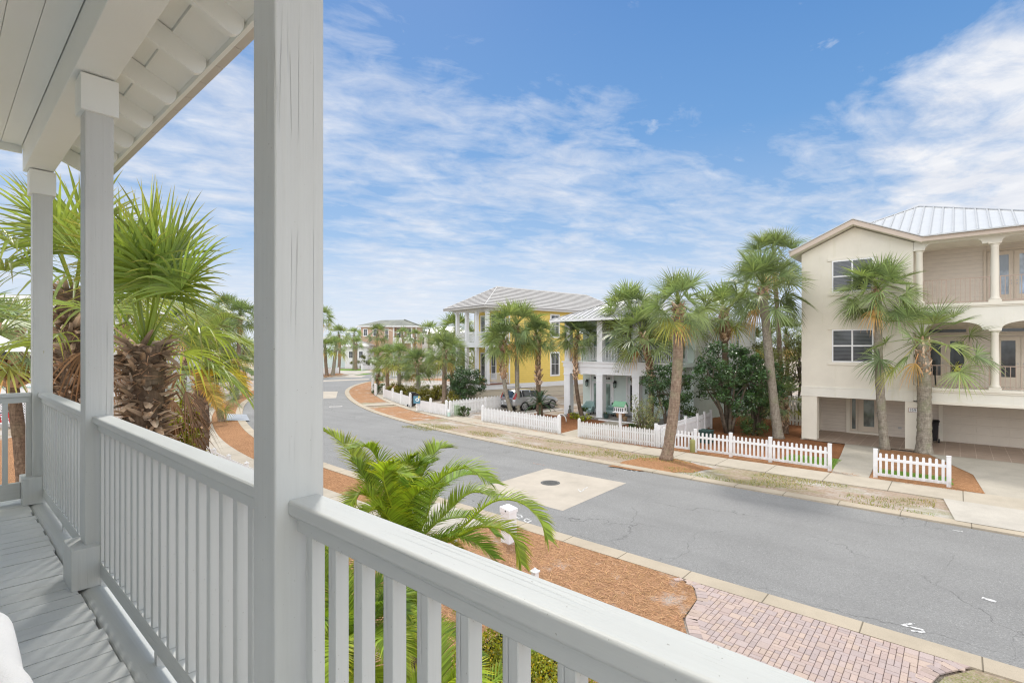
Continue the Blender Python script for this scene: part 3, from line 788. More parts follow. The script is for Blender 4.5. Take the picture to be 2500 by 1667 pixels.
# straw tufts heaped along the fences
nd=MB()
def heap(x,y,n,s):
    for i in range(n):
        a=random.uniform(0,2*pi); l=random.uniform(.08,.2); r=random.gauss(0,s); b=random.uniform(0,2*pi)
        px,py=x+r*cos(b),y+r*sin(b); z=.04+max(0,.1*(1-abs(r)/(2*s)))*random.random()
        q=random.uniform(.5,1.4); nd.cur=(q,q*.97,q*.95); w=.004
        dx,dy=cos(a)*l/2,sin(a)*l/2; tz=random.uniform(-.03,.05)
        nd.add([(px-dx-sin(a)*w,py-dy+cos(a)*w,z-tz),(px-dx+sin(a)*w,py-dy-cos(a)*w,z-tz),(px+dx,py+dy,z+tz)],[(0,1,2)])
for y in [i*.16 for i in range(18,66)]: heap(23.15+random.uniform(-.06,.12),y,26,.13)
for y in [10.9+i*.16 for i in range(30)]: heap(23.05+random.uniform(-.06,.1),y,26,.14)
for y in [17+i*.16 for i in range(44)]: heap(23.15+random.uniform(-.06,.1),y,24,.14)
for y in [-.6+i*.16 for i in range(20)]: heap(23.05+random.uniform(-.06,.1),y,22,.13)
tag(nd.build('pine_straw',m_tint('heaped needle',(.48,.235,.105),.95,.1)),'shaggy brown pine straw heaped along the white fences','pine straw',kind='stuff')
# grass blades in the verge
gr=MB(); random.seed(5)
for i in range(20000):
    y=random.uniform(.5,26); x=random.uniform(19.1,21.4)
    v=mnoise.noise((x*.8,y*.35,3)); 
    if v<-.02 or random.random()>.4+v: continue
    h=random.uniform(.03,.09); a=random.uniform(0,2*pi); w=.012
    q=random.uniform(.6,1.3); dry=random.random()<.45
    gr.cur=(q*1.6,q*1.1,q*1.3) if dry else (q,q,q)
    lx,ly=random.gauss(0,.03),random.gauss(0,.03)
    gr.add([(x-cos(a)*w,y-sin(a)*w,.03),(x+cos(a)*w,y+sin(a)*w,.03),(x+lx,y+ly,.03+h)],[(0,1,2)])
for (x0,x1,y0,y1,n) in ((24,26.0,3.8,5.8,2600),(23.9,25.2,.2,2.4,900)):
    for i in range(n):
        x=random.uniform(x0,x1);y=random.uniform(y0,y1);h=random.uniform(.03,.08);a=random.uniform(0,6.3);w=.012;q=random.uniform(.7,1.3)
        gr.cur=(q,q*1.25,q); gr.add([(x-cos(a)*w,y-sin(a)*w,.03),(x+cos(a)*w,y+sin(a)*w,.03),(x+random.gauss(0,.02),y+random.gauss(0,.02),.04+h)],[(0,1,2)])
tag(gr.build('verge_grass',m_leaf('grass blade',(.24,.29,.09),.35)),'thin grass growing in the sandy verge and small lawns','grass',kind='stuff')

# ------------------------------------------------------------------ the balcony we stand on
DZ=3.48
porch=empty('porch',(.66,1.43,DZ),'pale grey painted upper porch with square posts, balustrade, plank deck and raftered eave','porch')
POSTS=[-1.10,1.43,4.01,6.47]; PW=.14; PX=.665
for i,y in enumerate(POSTS):
    h=PW/2
    mb=MB(); mb.box(PX-h,PX+h,y-h,y+h,DZ,6.56)
    p=mb.build('post',M['porch_z'],porch,bevel=.007)
    if i==1: p['label']='thick weathered post closest to the viewer with cracked paint'
    mb=MB(); mb.box(PX-h-.022,PX+h+.022,y-h-.022,y+h+.022,6.33,6.549)
    mb.build('post_cap',M['porch_smooth'],p,bevel=.004)
    mb=MB(); mb.box(PX-h-.072,PX-.004,y-h-.068,y+h+.07,DZ-.002,DZ+.24)
    mb.build('post_base',M['porch_z'],p,bevel=.006)
# railings between the posts
def railing(y0,y1,seed):
    random.seed(seed)
    mb=MB()
    # moulded hand rail: cap with sloping shoulders, then a cove and a narrow sub rail
    prof=[(-.046,-.036),(-.046,-.006),(-.038,0),(.038,0),(.046,-.006),(.046,-.036),(.03,-.05),(.022,-.052),(.022,-.09),(-.022,-.09),(-.022,-.052),(-.03,-.05)]
    n=len(prof); zt=4.49; x=.676
    mb.add([(x+a,y0,zt+b) for a,b in prof]+[(x+a,y1,zt+b) for a,b in prof],
           [tuple(range(n)),tuple(range(n,2*n))[::-1]]+[(i,n+i,n+(i+1)%n,(i+1)%n) for i in range(n)])
    r=mb.build('railing',M['porch_y'],porch,bevel=.0035)
    mb=MB(); mb.box(x-.02,x+.02,y0,y1,DZ+.05,DZ+.14); mb.build('bottom_rail',M['porch_y'],r,bevel=.003)
    k=int(round((y1-y0)/.12)); st=(y1-y0)/k; s=.0185
    first=None
    for i in range(k):
        yy=y0+st*(i+.5)
        if first is None:
            mb=MB(); mb.box(x-s,x+s,yy-s,yy+s,DZ+.1405,zt-.0905); first=mb.build('baluster',M['porch_z'],r,bevel=.003); y00=yy
        else:
            b=first.copy(); col.objects.link(b); b.parent=r; b.location=(random.uniform(-.001,.001),yy-y00,0)
    m=(y0+y1)/2
    for yy in (y0+.05,m,y1-.05):
        mb=MB(); mb.box(x-.018,x+.018,yy-.02,yy+.02,DZ-.03,DZ+.0495); mb.build('rail_block',M['porch_y'],r)
railing(POSTS[0]+.0705,POSTS[1]-.0705,1); railing(POSTS[1]+.0705,POSTS[2]-.0705,2); railing(POSTS[2]+.0705,POSTS[3]-.0705,3)
# end railing across the porch
mb=MB(); ye=6.49; mb.box(-1.05,PX-.0705,ye-.045,ye+.045,4.455,4.49); mb.box(-1.05,PX-.0705,ye-.022,ye+.022,4.40,4.4545)
r=mb.build('railing',M['porch_x'],porch,bevel=.003)
mb=MB(); mb.box(-1.05,PX-.145,ye-.02,ye+.02,DZ+.04,DZ+.19); mb.build('bottom_rail',M['porch_x'],r,bevel=.003)
xs=PX-.0705-.019; first=None
while xs>-1.05:
    mb=None
    if first is None:
        mb=MB(); mb.box(xs-.0185,xs+.0185,ye-.0185,ye+.0185,DZ+.19,4.3995); first=mb.build('baluster',M['porch_z'],r); x00=xs
    else:
        b=first.copy(); col.objects.link(b); b.parent=r; b.location=(xs-x00,0,0)
    xs-=.155
mb=MB(); mb.add([(.28,ye-.02,DZ+.001),(.40,ye-.02,DZ+.001),(.47,ye-.02,DZ+.12),(.42,ye-.02,DZ+.12),(.28,ye+.02,DZ+.001),(.40,ye+.02,DZ+.001),(.47,ye+.02,DZ+.12),(.42,ye+.02,DZ+.12)],[(0,1,2,3),(7,6,5,4),(0,4,5,1),(1,5,6,2),(2,6,7,3),(3,7,4,0)])
# deck boards
random.seed(21)
mb=MB(); y=-.9; bw=.139
while y<6.75:
    e=.56+random.uniform(-.012,.006); w=bw-.006; dz=random.uniform(-.0015,.0015)
    mb.box(-1.05,e,y,y+w,DZ-.03,DZ+dz); y+=bw
mb.build('deck_boards',M['deck'],porch)
mb=MB()
nn=14
prof=[(.57+ (1-cos(pi*i/nn))*.063, DZ-.035+sin(pi*i/nn)*.034) for i in range(nn+1)]+[(.688,DZ-.25),(.575,DZ-.25)]
n=len(prof); mb.add([(a,-.95,b) for a,b in prof]+[(a,6.62,b) for a,b in prof],[tuple(range(n)),tuple(range(n,2*n))[::-1]]+[(i,n+i,n+(i+1)%n,(i+1)%n) for i in range(n)])
mb.build('edge_beam',M['porch_y'],porch,bevel=0)
mb=MB(); mb.box(-1.05,.55,-.95,6.74,DZ-.25,DZ-.032); mb.box(.70,.72,-.95,6.62,DZ-.32,DZ-.03); mb.build('deck_frame',M['porch_y'],porch)
# beam, ceiling, eave
mb=MB(); mb.box(.545,.745,-.95,6.60,6.56,6.86); mb.build('beam',M['porch_smooth'],porch,bevel=.006)
mb=MB(); x=.541
while x>-1.05:
    mb.box(x-.138,x-.0035,-.95,6.60,6.80,6.82); mb.box(x-.0035,x,-.95,6.60,6.807,6.82); x-=.139
mb.build('ceiling',M['porch_ceiling'],porch)
mb=MB(); mb.box(-1.05,.543,6.602,6.64,6.735,6.87); mb.build('end_trim',M['porch_smooth'],porch,bevel=.003)
EX=1.13; zs=lambda x:6.875-(x-.745)*.42
random.seed(9)
first=None; k=0
for i in range(-6,7):
    y=2.95+i*.585
    if first is None:
        mb=MB(); w=.02
        P=[(.7455,zs(.745)-.004),(EX-.012,zs(EX)-.004)]
        for q in range(7):
            t=q/6*pi/2; P.append((EX-.012-.07*(1-cos(t)) , zs(EX)-.03-.095*sin(t)))
        P+= [(.7455,zs(.745)-.15)]
        n=len(P); mb.add([(a,y-w,b) for a,b in P]+[(a,y+w,b) for a,b in P],[tuple(range(n)),tuple(range(n,2*n))[::-1]]+[(j,n+j,n+(j+1)%n,(j+1)%n) for j in range(n)])
        first=mb.build('rafter',M['porch_smooth'],porch,bevel=.003); y00=y
    else:
        b=first.copy(); col.objects.link(b); b.parent=porch; b.location=(0,y-y00,0)
mb=MB()
for (a,b,dz) in ((.7455,.93,.0),(.934,EX,-.016)):
    mb.add([(a,-.95,zs(a)+dz),(b,-.95,zs(b)+dz),(b,6.9,zs(b)+dz),(a,6.9,zs(a)+dz),(a,-.95,zs(a)+.03),(b,-.95,zs(b)+.03),(b,6.9,zs(b)+.03),(a,6.9,zs(a)+.03)],[(0,3,2,1),(4,5,6,7),(0,1,5,4),(1,2,6,5),(2,3,7,6),(3,0,4,7)])
mb.build('soffit_boards',M['porch_smooth'],porch)
mb=MB(); mb.box(EX+.001,EX+.028,-.95,6.93,zs(EX)-.05,zs(EX)+.05); mb.build('fascia',M['porch_smooth'],porch,bevel=.003)
mb=MB(); 
y=-.95
while y<6.93:
    mb.box(EX+.029,EX+.10,y,min(y+.30,6.93)-.006,zs(EX)-.015,zs(EX)+.045); y+=.30
mb.build('roof_edge',M['fascia_pale'] if 'fascia_pale' in M else m_paint('pale eave tile',(.62,.59,.54),.7,.06,3),porch,bevel=.004)
mb=MB(); mb.box(-1.05,EX+.06,6.642,6.93,6.86,6.885); mb.box(-1.05,.74,-.95,6.64,6.872,6.90); mb.build('roof_deck',M['porch_smooth'],porch)
mb=MB(); mb.box(-1.25,-1.06,-.95,6.6,DZ-.25,6.86); mb.build('house_wall',m_siding('pale porch clapboard',(.84,.85,.83),.15,.2),porch)
# neighbouring stair rail below the far end
st=empty('stair_railing',(.4,9.6,1.2),'white stair balustrade sloping down beyond the end of the porch','railing')
A=V((-.9,9.4,2.95));B=V((1.2,9.9,2.28))
mb=MB(); mb.bar(A,B,.09,.06); mb.build('handrail',M['white'],st,bevel=.005)
mb=MB(); d=V((0,0,-.42)); mb.bar(A+d,B+d,.06,.05); mb.bar(A+d*2.1,B+d*2.1,.06,.05); mb.build('lower_rail',M['white'],st)
mb=MB()
for i in range(16):
    p=A.lerp(B,i/15); mb.box(p.x-.02,p.x+.02,p.y-.02,p.y+.02,p.z-.9,p.z-.03)
mb.build('pickets',M['white'],st)
for q in (A,B):
    mb=MB(); mb.box(q.x-.05,q.x+.05,q.y-.05,q.y+.05,0,q.z-.031); mb.build('post',M['white'],st)
# wicker chair with a white throw at the lower left
ch=empty('wicker_chair',(-.28,1.95,DZ),'brown wicker porch chair at the lower left under a white throw','chair')
wk=NT('woven brown wicker'); 
wz=wk.math('ADD',wk.math('SINE',wk.math('MULTIPLY',wk.sep()[2],420)),wk.math('SINE',wk.math('MULTIPLY',wk.math('ADD',wk.sep()[0],wk.sep()[1]),260)))
wc=wk.ramp(wz,[(.1,(.06,.035,.022)),(.6,(.24,.15,.10)),(.95,(.42,.30,.22))]); wk.bump(wz,.6,.01); WK=wk.fin(wc,.6,.3)
M['throw']=m_paint('white cotton throw',(.86,.86,.87),.9,.04,6,.25,160)
mb=MB()
for x in (.085,-.62):
    mb.tube([(x,1.55,DZ),(x,1.55,DZ+.55),(x,2.40,DZ+.55),(x,2.455,DZ+.535),(x,2.475,DZ+.48),(x,2.46,DZ+.0)],.042,12)
mb.build('frame',WK,ch,smooth=True)
mb=MB(); mb.box(-.58,.07,1.6,2.42,DZ+.30,DZ+.38); mb.build('seat',WK,ch,bevel=.02)
mb=MB(); mb.add([(-.60,1.42,DZ+.38),(.02,1.42,DZ+.38),(.02,1.30,DZ+.9),(-.60,1.30,DZ+.9),(-.60,1.50,DZ+.38),(.02,1.50,DZ+.38),(.02,1.38,DZ+.9),(-.60,1.38,DZ+.9)],[(0,1,2,3),(7,6,5,4),(0,4,5,1),(1,5,6,2),(2,6,7,3),(3,7,4,0)]); mb.build('backrest',WK,ch,bevel=.03)
th=MB(); random.seed(2); nx,ny=18,22; vs=[];fs=[]
for j in range(ny+1):
    y=1.40+(2.40-1.40)*j/ny
    for i in range(nx+1):
        t=i/nx; q=(t-.62)/.38
        if t<.55: x=-.45+.55*t/.55; z=DZ+.45+.15*(t/.55)**1.5
        elif t<.8: q=(t-.55)/.25*pi/2; x=.10+.066*sin(q); z=DZ+.60-.066*(1-cos(q))
        else: q=(t-.8)/.2; x=.166+.02*q; z=DZ+.534-.34*q
        w=mnoise.noise((x*5,y*6,z*3))*.018+mnoise.noise((x*16,y*13,z*9))*.005
        dz=-.05*max(0,(y-2.28)/.12)**2
        vs.append((x+w*.6,y,z+w+dz))
for j in range(ny):
    for i in range(nx): fs.append((j*(nx+1)+i,j*(nx+1)+i+1,(j+1)*(nx+1)+i+1,(j+1)*(nx+1)+i))
th.add(vs,fs)
o=th.build('throw',M['throw'],None,True,org=(.05,1.9,DZ+.4))
tag(o,'rumpled white cotton throw draped over the arm of the wicker chair','throw')
so=o.modifiers.new('thick','SOLIDIFY'); so.thickness=.012; ss=o.modifiers.new('sub','SUBSURF'); ss.levels=ss.render_levels=1

# ------------------------------------------------------------------ building helpers
def window(parent,fr,a0,a1,z0,z1,nx=1,ny=2,frame_mat='white',glass='glass',b=0.0,fw=.055,mw=.03,trim=0,trim_mat=None,depth=.05,sill=0):
    mb=MB()
    if trim:
        mb.fbox(fr,a0-trim,a1+trim,b+.002,b+.03,z1+.001,z1+trim); mb.fbox(fr,a0-trim,a1+trim,b+.002,b+.045,z0-trim,z0-.001)
        mb.fbox(fr,a0-trim,a0-.001,b+.002,b+.028,z0,z1); mb.fbox(fr,a1+.001,a1+trim,b+.002,b+.028,z0,z1)
    mb.fbox(fr,a0,a1,b+.003,b+depth,z1-fw,z1); mb.fbox(fr,a0,a1,b+.003,b+depth,z0,z0+fw)
    mb.fbox(fr,a0,a0+fw,b+.003,b+depth-.002,z0+fw,z1-fw); mb.fbox(fr,a1-fw,a1,b+.003,b+depth-.002,z0+fw,z1-fw)
    for i in range(1,nx): a=a0+(a1-a0)*i/nx; mb.fbox(fr,a-mw/2,a+mw/2,b+.012,b+depth-.008,z0+fw,z1-fw)
    for i in range(1,ny): z=z0+(z1-z0)*i/ny; mb.fbox(fr,a0+fw,a1-fw,b+.012,b+depth-.011,z-mw/2,z+mw/2)
    o=mb.build('window',M[frame_mat],parent)
    mb=MB(); mb.fbox(fr,a0+fw*.6,a1-fw*.6,b+.004,b+.014,z0+fw*.6,z1-fw*.6); mb.build('pane',M[glass],o)
    return o
def door(parent,fr,a0,a1,z0,z1,leaf='door_taupe',glass='glass',b=0.0,inset=(.16,.35,.16),casing=.1,casing_mat=None,handle=True,hside=1,name='door'):
    mb=MB()
    mb.fbox(fr,a0-casing,a1+casing,b+.002,b+.05,z1+.001,z1+casing); mb.fbox(fr,a0-casing,a0-.001,b+.002,b+.048,z0,z1); mb.fbox(fr,a1+.001,a1+casing,b+.002,b+.048,z0,z1)
    si,bi,ti=inset; w=.035
    mb.fbox(fr,a0+.004,a0+si,b+.004,b+w,z0+.01,z1-.004); mb.fbox(fr,a1-si,a1-.004,b+.004,b+w,z0+.01,z1-.004)
    mb.fbox(fr,a0+si,a1-si,b+.004,b+w-.002,z0+.01,z0+bi); mb.fbox(fr,a0+si,a1-si,b+.004,b+w-.002,z1-ti,z1-.004)
    o=mb.build(name,M[leaf],parent)
    mb=MB(); mb.fbox(fr,a0+si-.01,a1-si+.01,b+.005,b+.018,z0+bi-.01,z1-ti+.01); mb.build('pane',M[glass],o)
    if handle:
        ah=a1-si*.5 if hside>0 else a0+si*.5; mb=MB(); mb.fbox(fr,ah-.03,ah+.03,b+w,b+w+.05,z0+.95,z0+1.0); mb.fbox(fr,ah-.025,ah+.025,b+w,b+w+.03,z0+1.1,z0+1.15); mb.build('handle',M['steel'],o)
    return o
M['steel']=m_paint('brushed steel',(.45,.45,.46),.3,.05,spec=.7)
def text(name,s,size,loc,u,n,mat,parent,depth=.008):
    cu=bpy.data.curves.new(name,'FONT'); cu.body=s; cu.size=size; cu.extrude=depth; cu.align_x='CENTER'; cu.align_y='CENTER'
    o=bpy.data.objects.new(name,cu); col.objects.link(o)
    dg=bpy.context.evaluated_depsgraph_get(); me=bpy.data.meshes.new_from_object(o.evaluated_get(dg)); bpy.data.objects.remove(o)
    me.materials.clear(); me.materials.append(M[mat])
    o=bpy.data.objects.new(name,me); col.objects.link(o)
    u=V(u);n=V(n); up=V((0,0,1))
    m=Matrix((( u.x,up.x,n.x,0),(u.y,up.y,n.y,0),(u.z,up.z,n.z,0),(0,0,0,1)))
    o.parent=parent; base=ORG.get(parent.name,V((0,0,0))); o.matrix_local=Matrix.Translation(V(loc)-base)@m
    return o
def seams(L_,parent):
    for a in L_: mb=MB(); mb.bar(*a); mb.build('roof_seam',M['seam'],parent)
def column(parent,x,y,z0,z1,r=.15,mat='beige_trim'):
    mb=MB(); h=z1-z0
    mb.lathe((x,y,z0),[(r*1.35,.10),(r*1.35,.16),(r*1.12,.19),(r*1.05,.24),(r,.5),(r*.97,h*.5),(r*.88,h-.22),(r*.95,h-.2),(r*.95,h-.17),(r*.88,h-.15),(r*1.15,h-.09),(r*1.2,h-.06)],20)
    o=mb.build('column',M[mat],parent,smooth=False)
    for p in o.data.polygons: p.use_smooth=len(p.vertices)==4
    mb=MB(); q=r*1.42; mb.box(x-q,x+q,y-q,y+q,z0,z0+.10); q=r*1.4; mb.box(x-q,x+q,y-q,y+q,z1-.06,z1); mb.build('plinth',M[mat],o,bevel=.008)
    return o
def iron_rail(parent,fr,a0,a1,z0,h,mat,b=-.12,step=.16,bw=.022,every=5,name='railing'):
    mb=MB(); mb.fbox(fr,a0,a1,b-.025,b+.025,z0+h-.035,z0+h); mb.fbox(fr,a0,a1,b-.02,b+.02,z0+.06,z0+.095)
    n=max(1,int((a1-a0)/step))
    for i in range(1,n):
        a=a0+(a1-a0)*i/n; w=bw/2*(1.9 if i%every==0 else 1); mb.fbox(fr,a-w,a+w,b-w,b+w,z0+.095,z0+h-.035)
    for a in (a0+.02,a1-.02): mb.fbox(fr,a-.02,a+.02,b-.02,b+.02,z0,z0+h-.036)
    return mb.build(name,M[mat],parent)

# ------------------------------------------------------------------ beige three storey house across the street
bh=empty('beige_house',(31.1,1.6,0),'beige three-storey stucco house with arched balconies and white metal roof','house')
FB=frame((31.1,6.37,0),(0,-1,0),(-1,0,0))
mb=MB()
mb.fbox(FB,0,.72,-.55,0,0,2.33); mb.fbox(FB,4.45,4.93,-.5,0,0,2.33)
mb.fprism(FB,[(0,2.332),(4.77,2.332),(4.77,10.0),(2.39,11.1),(0,10.0)],-.22,0)
mb.box(31.32,45,6.15,6.368,0,10.0); mb.box(31.322,33.6,1.602,1.80,2.4,10.0)
mb.box(45,45.2,-9,6.3,0,10)
mb.build('wall',M['beige'],bh)
mb=MB(); mb.fbox(FB,-.015,4.768,.001,.03,2.34,2.86); mb.fbox(FB,-.02,4.765,.031,.045,2.80,2.86); mb.build('band',M['cream'],bh)
mb=MB(); mb.box(34.9,35.1,-9,6.15,0,2.32); mb.build('recessed_wall',M['taupe_siding'],bh)
mb=MB(); mb.box(31.33,34.899,-9,6.14,2.325,2.395); mb.build('soffit',M['beige_trim'],bh)
# balcony slabs
mb=MB(); mb.fbox(FB,4.772,15.4,-2.5,0,2.40,3.03); mb.build('balcony_slab',M['cream'],bh)
mb=MB(); mb.fbox(FB,4.772,15.4,.001,.10,2.93,3.05); mb.fbox(FB,4.772,15.4,.001,.06,2.85,2.929); mb.fbox(FB,4.932,15.4,-.2,.04,2.28,2.398); mb.build('cornice',M['beige_trim'],bh,bevel=.01)
COLA=[4.98,7.62,10.32,13.02]
def bay(a0,a1,zb,za,zt,pw,flat=False):
    P=[(a0,zb),(a0+pw,zb)]
    hw=(a1-a0)/2-pw; c=(a0+a1)/2
    if not flat:
        for i in range(1,20):
            t=pi-pi*i/20; P.append((c+hw*cos(t),zb+(za-zb)*abs(sin(t))**.75))
    else:
        r=.3
        for i in range(7): t=pi/2*i/6; P.append((a0+pw+r*(1-cos(t)),zb+(za-zb)*sin(t)))
        for i in range(7): t=pi/2*(1-i/6); P.append((a1-pw-r*(1-cos(t)),zb+(za-zb)*sin(t)))
    P+=[(a1-pw,zb),(a1,zb),(a1,zt),(a0,zt)]
    return P
mb=MB()
for i in range(3): mb.fprism(FB,bay(COLA[i]+(0.001 if i else -.2),COLA[i+1],5.735,6.13,6.84,.22 if i else .42),-.3,0)
mb.build('arcade',M['cream'],bh)
mb=MB()
for i in range(3):
    for p0,p1 in ((.0,.09),):
        P=bay(COLA[i],COLA[i+1],5.78,6.27,6.40,.1); 
mb.fbox(FB,4.775,15.4,-2.5,-.302,6.5,6.95); mb.fbox(FB,4.775,15.4,-.30,.09,6.842,6.97); mb.fbox(FB,4.775,15.4,.001,.05,6.78,6.84); mb.build('balcony_slab',M['beige_trim'],bh,bevel=.008)
mb=MB()
for i in range(3): mb.fprism(FB,bay(COLA[i]+(0.001 if i else -.2),COLA[i+1],9.62,9.86,10.0,.22 if i else .42,True),-.3,0)
mb.build('beam',M['cream'],bh)
for i,a in enumerate(COLA[:3]):
    column(bh,31.1+.15 ,6.37-a,3.05,5.735); column(bh,31.1+.15,6.37-a,6.97,9.62,.155)
for i in range(2):
    iron_rail(bh,FB,COLA[i]+.16,COLA[i+1]-.16,3.04,1.08,'rail_tan'); iron_rail(bh,FB,COLA[i]+.16,COLA[i+1]-.16,6.97,1.16,'rail_tan')
mb=MB(); mb.box(33.6,33.8,-9,1.6,3.03,10.0); mb.build('balcony_wall',M['taupe_siding'],bh)
mb=MB(); mb.box(31.4,33.6,-9,1.598,9.88,9.94); mb.box(31.42,33.6,-9,1.598,6.46,6.498); mb.build('balcony_ceiling',M['beige_trim'],bh)
FD=frame((33.6,6.37,0),(0,-1,0),(-1,0,0)); A=lambda y:6.37-y
for (y0,y1,z0,z1,g,hs) in ((-1.08,-1.98,6.99,9.53,'glass_blue',1),(-2.02,-2.92,6.99,9.53,'glass_blue',-1),(1.33,.48,3.06,5.45,'glass',1),(.44,-.40,3.06,5.45,'glass',-1),(-1.40,-2.21,3.06,5.45,'glass',1),(-2.25,-3.05,3.06,5.45,'glass',-1)):
    door(bh,FD,A(y0),A(y1),z0,z1,glass=g,inset=(.16,.48,.18),casing=.02,hside=hs)
for (y0,y1,zb,zt) in ((-.94,-3.06,6.98,9.66),(1.45,-.52,3.04,5.62),(-1.28,-3.17,3.04,5.62)):
    mb=MB(); mb.fbox(FD,A(y0),A(y0)+.11,.002,.05,zb,zt); mb.fbox(FD,A(y1)-.11,A(y1),.002,.05,zb,zt); mb.fbox(FD,A(y0)+.111,A(y1)-.111,.002,.052,zt-.09,zt); mb.build('door_trim',M['door_taupe'],bh)
for y0,y1 in ((1.15,-.36),(-1.40,-3.05)): window(bh,FD,A(y0),A(y1),5.66,5.90,1,1,'door_taupe','glass',fw=.04)
# windows of the gable wing
for z0,z1 in ((4.19,5.88),(7.81,9.47)):
    w=window(bh,FB,1.42,3.20,z0,z1,2,2,'vinyl','glass_blind',fw=.06,mw=.07)
    mb=MB(); mb.fbox(FB,1.22,3.40,.002,.05,z1+.002,z1+.13); mb.build('lintel',M['beige_trim'],w,bevel=.006); mb=MB(); mb.fbox(FB,1.22,3.40,.002,.05,z0-.16,z0-.002); mb.build('sill',M['beige_trim'],w,bevel=.006)
# entrance and garage
FE=frame((34.9,6.37,0),(0,-1,0),(-1,0,0))
door(bh,FE,A(4.24),A(3.30),.16,2.12,glass='glass_door',inset=(.22,.32,.14),casing=.03)
window(bh,FE,A(4.66),A(4.30),.20,2.10,1,1,'door_taupe','glass_door',fw=.09)
mb=MB(); mb.fbox(FE,A(4.85),A(4.67),.002,.06,.05,2.25); mb.fbox(FE,A(3.26),A(3.10),.002,.06,.05,2.25); mb.fbox(FE,A(4.66),A(3.27),.002,.055,2.16,2.26); mb.fbox(FE,A(4.66),A(3.27),.002,.12,.05,.155); mb.build('door_trim',M['beige_trim'],bh)
mb=MB(); mb.fbox(FE,A(2.46),A(2.30),.002,.02,.50,.60); mb.build('vent',M['boot_grey'] if 'boot_grey' in M else M['steel'],bh)
mb=MB(); z=.07
for k in range(4):
    mb.fbox(FE,A(.58),A(-4.3),.004,.03,z,z+.462)
    for q in range(8): a=A(.58)+.1+q*.6; mb.fbox(FE,a,a+.5,.0301,.038,z+.08,z+.38)
    z+=.468
g=mb.build('garage_door',M['garage'],bh,bevel=.004,segs=1)
mb=MB(); mb.fbox(FE,A(.75),A(.585),.002,.07,.05,2.1); mb.fbox(FE,A(.583),A(-4.3),.002,.065,1.95,2.08); mb.build('garage_trim',M['beige_trim'],g)
mb=MB(); mb.fbox(FE,A(1.32),A(.90),.002,.012,.05,2.2); mb.build('panel_strip',M['taupe_siding'],bh)
# house number
sg=MB(); sg.fbox(FB,4.585,5.02,.002,.022,1.83,2.05); s_=sg.build('number_plate',m_paint('brown plate rim',(.33,.16,.10),.6),bh)
sg=MB(); sg.fbox(FB,4.60,5.005,.0225,.026,1.845,2.035); sg.build('plate_face',M['white'],s_)
text('numerals','359',.17,FB(4.75,.027,1.935),(0,-1,0),(-1,0,0),'iron',s_,.002)
# roofs
def chev(mb,L_,P_,R_,t,b0,b1):
    mb.fprism(FB,[L_,P_,(P_[0],P_[1]-t),(L_[0],L_[1]-t)],b0,b1); mb.fprism(FB,[P_,R_,(R_[0],R_[1]-t),(P_[0],P_[1]-t)],b0,b1)
mb=MB(); chev(mb,(-.45,10.10),(2.39,11.40),(5.12,10.12),.24,-7,.46); mb.build('gable_roof',M['beige_trim'],bh)
mb=MB(); chev(mb,(-.48,10.10),(2.39,11.41),(5.12,10.13),.25,.462,.51)
mb.fbox(FB,5.122,11.3,.462,.51,9.92,10.13); mb.build('fascia',M['fascia'],bh,bevel=.004,segs=1)
mb=MB(); chev(mb,(-.54,10.125),(2.39,11.46),(5.16,10.17),.045,-7.2,.56)
mb.build('metal_roof',M['metalroof'],bh)
mb=MB(); mb.box(30.61,31.4,-4.9,1.25,9.93,9.95); mb.build('eave_soffit',M['cream'],bh)
mr=[]; AP=(37.13,1.67,13.0); EL=(30.5,6.85,10.145); ER=(30.5,-4.6,10.145)
mb=MB()
mb.face([ER,(30.56,1.21,10.17),(33.55,3.98,11.46),(34.17,3.98,11.73),AP][::-1]); mb.face([EL,AP,(46,1.67,13.0),(46,6.85,10.145)]); mb.face([ER,(46,-4.6,10.145),(46,1.67,13.0),AP])
y=-4.4
while y<6.6:
    t=(y+4.6)/(1.67+4.6) if y<=1.67 else (6.85-y)/(6.85-1.67)
    s0=0 if y<=1.21 else ((10.17+(y-1.21)*.466-10.145)/.43+.1)/6.63
    p=(30.5+6.63*s0,y,10.17+2.855*s0); q=(30.5+6.63*t,y,10.17+2.855*t)
    if t>.02 and y<3.9: mr.append((p,q,.045,.06))
    y+=.415
mb.bar(V(ER)+V((0,0,.03)),V(AP)+V((0,0,.03)),.10,.05); mb.bar(V(EL)+V((0,0,.03)),V(AP)+V((0,0,.03)),.10,.05)
mb.box(30.46,30.54,-4.7,1.2,10.12,10.175)
rr_=mb.build('hip_roof',M['metalroof'],bh); seams(mr,rr_)

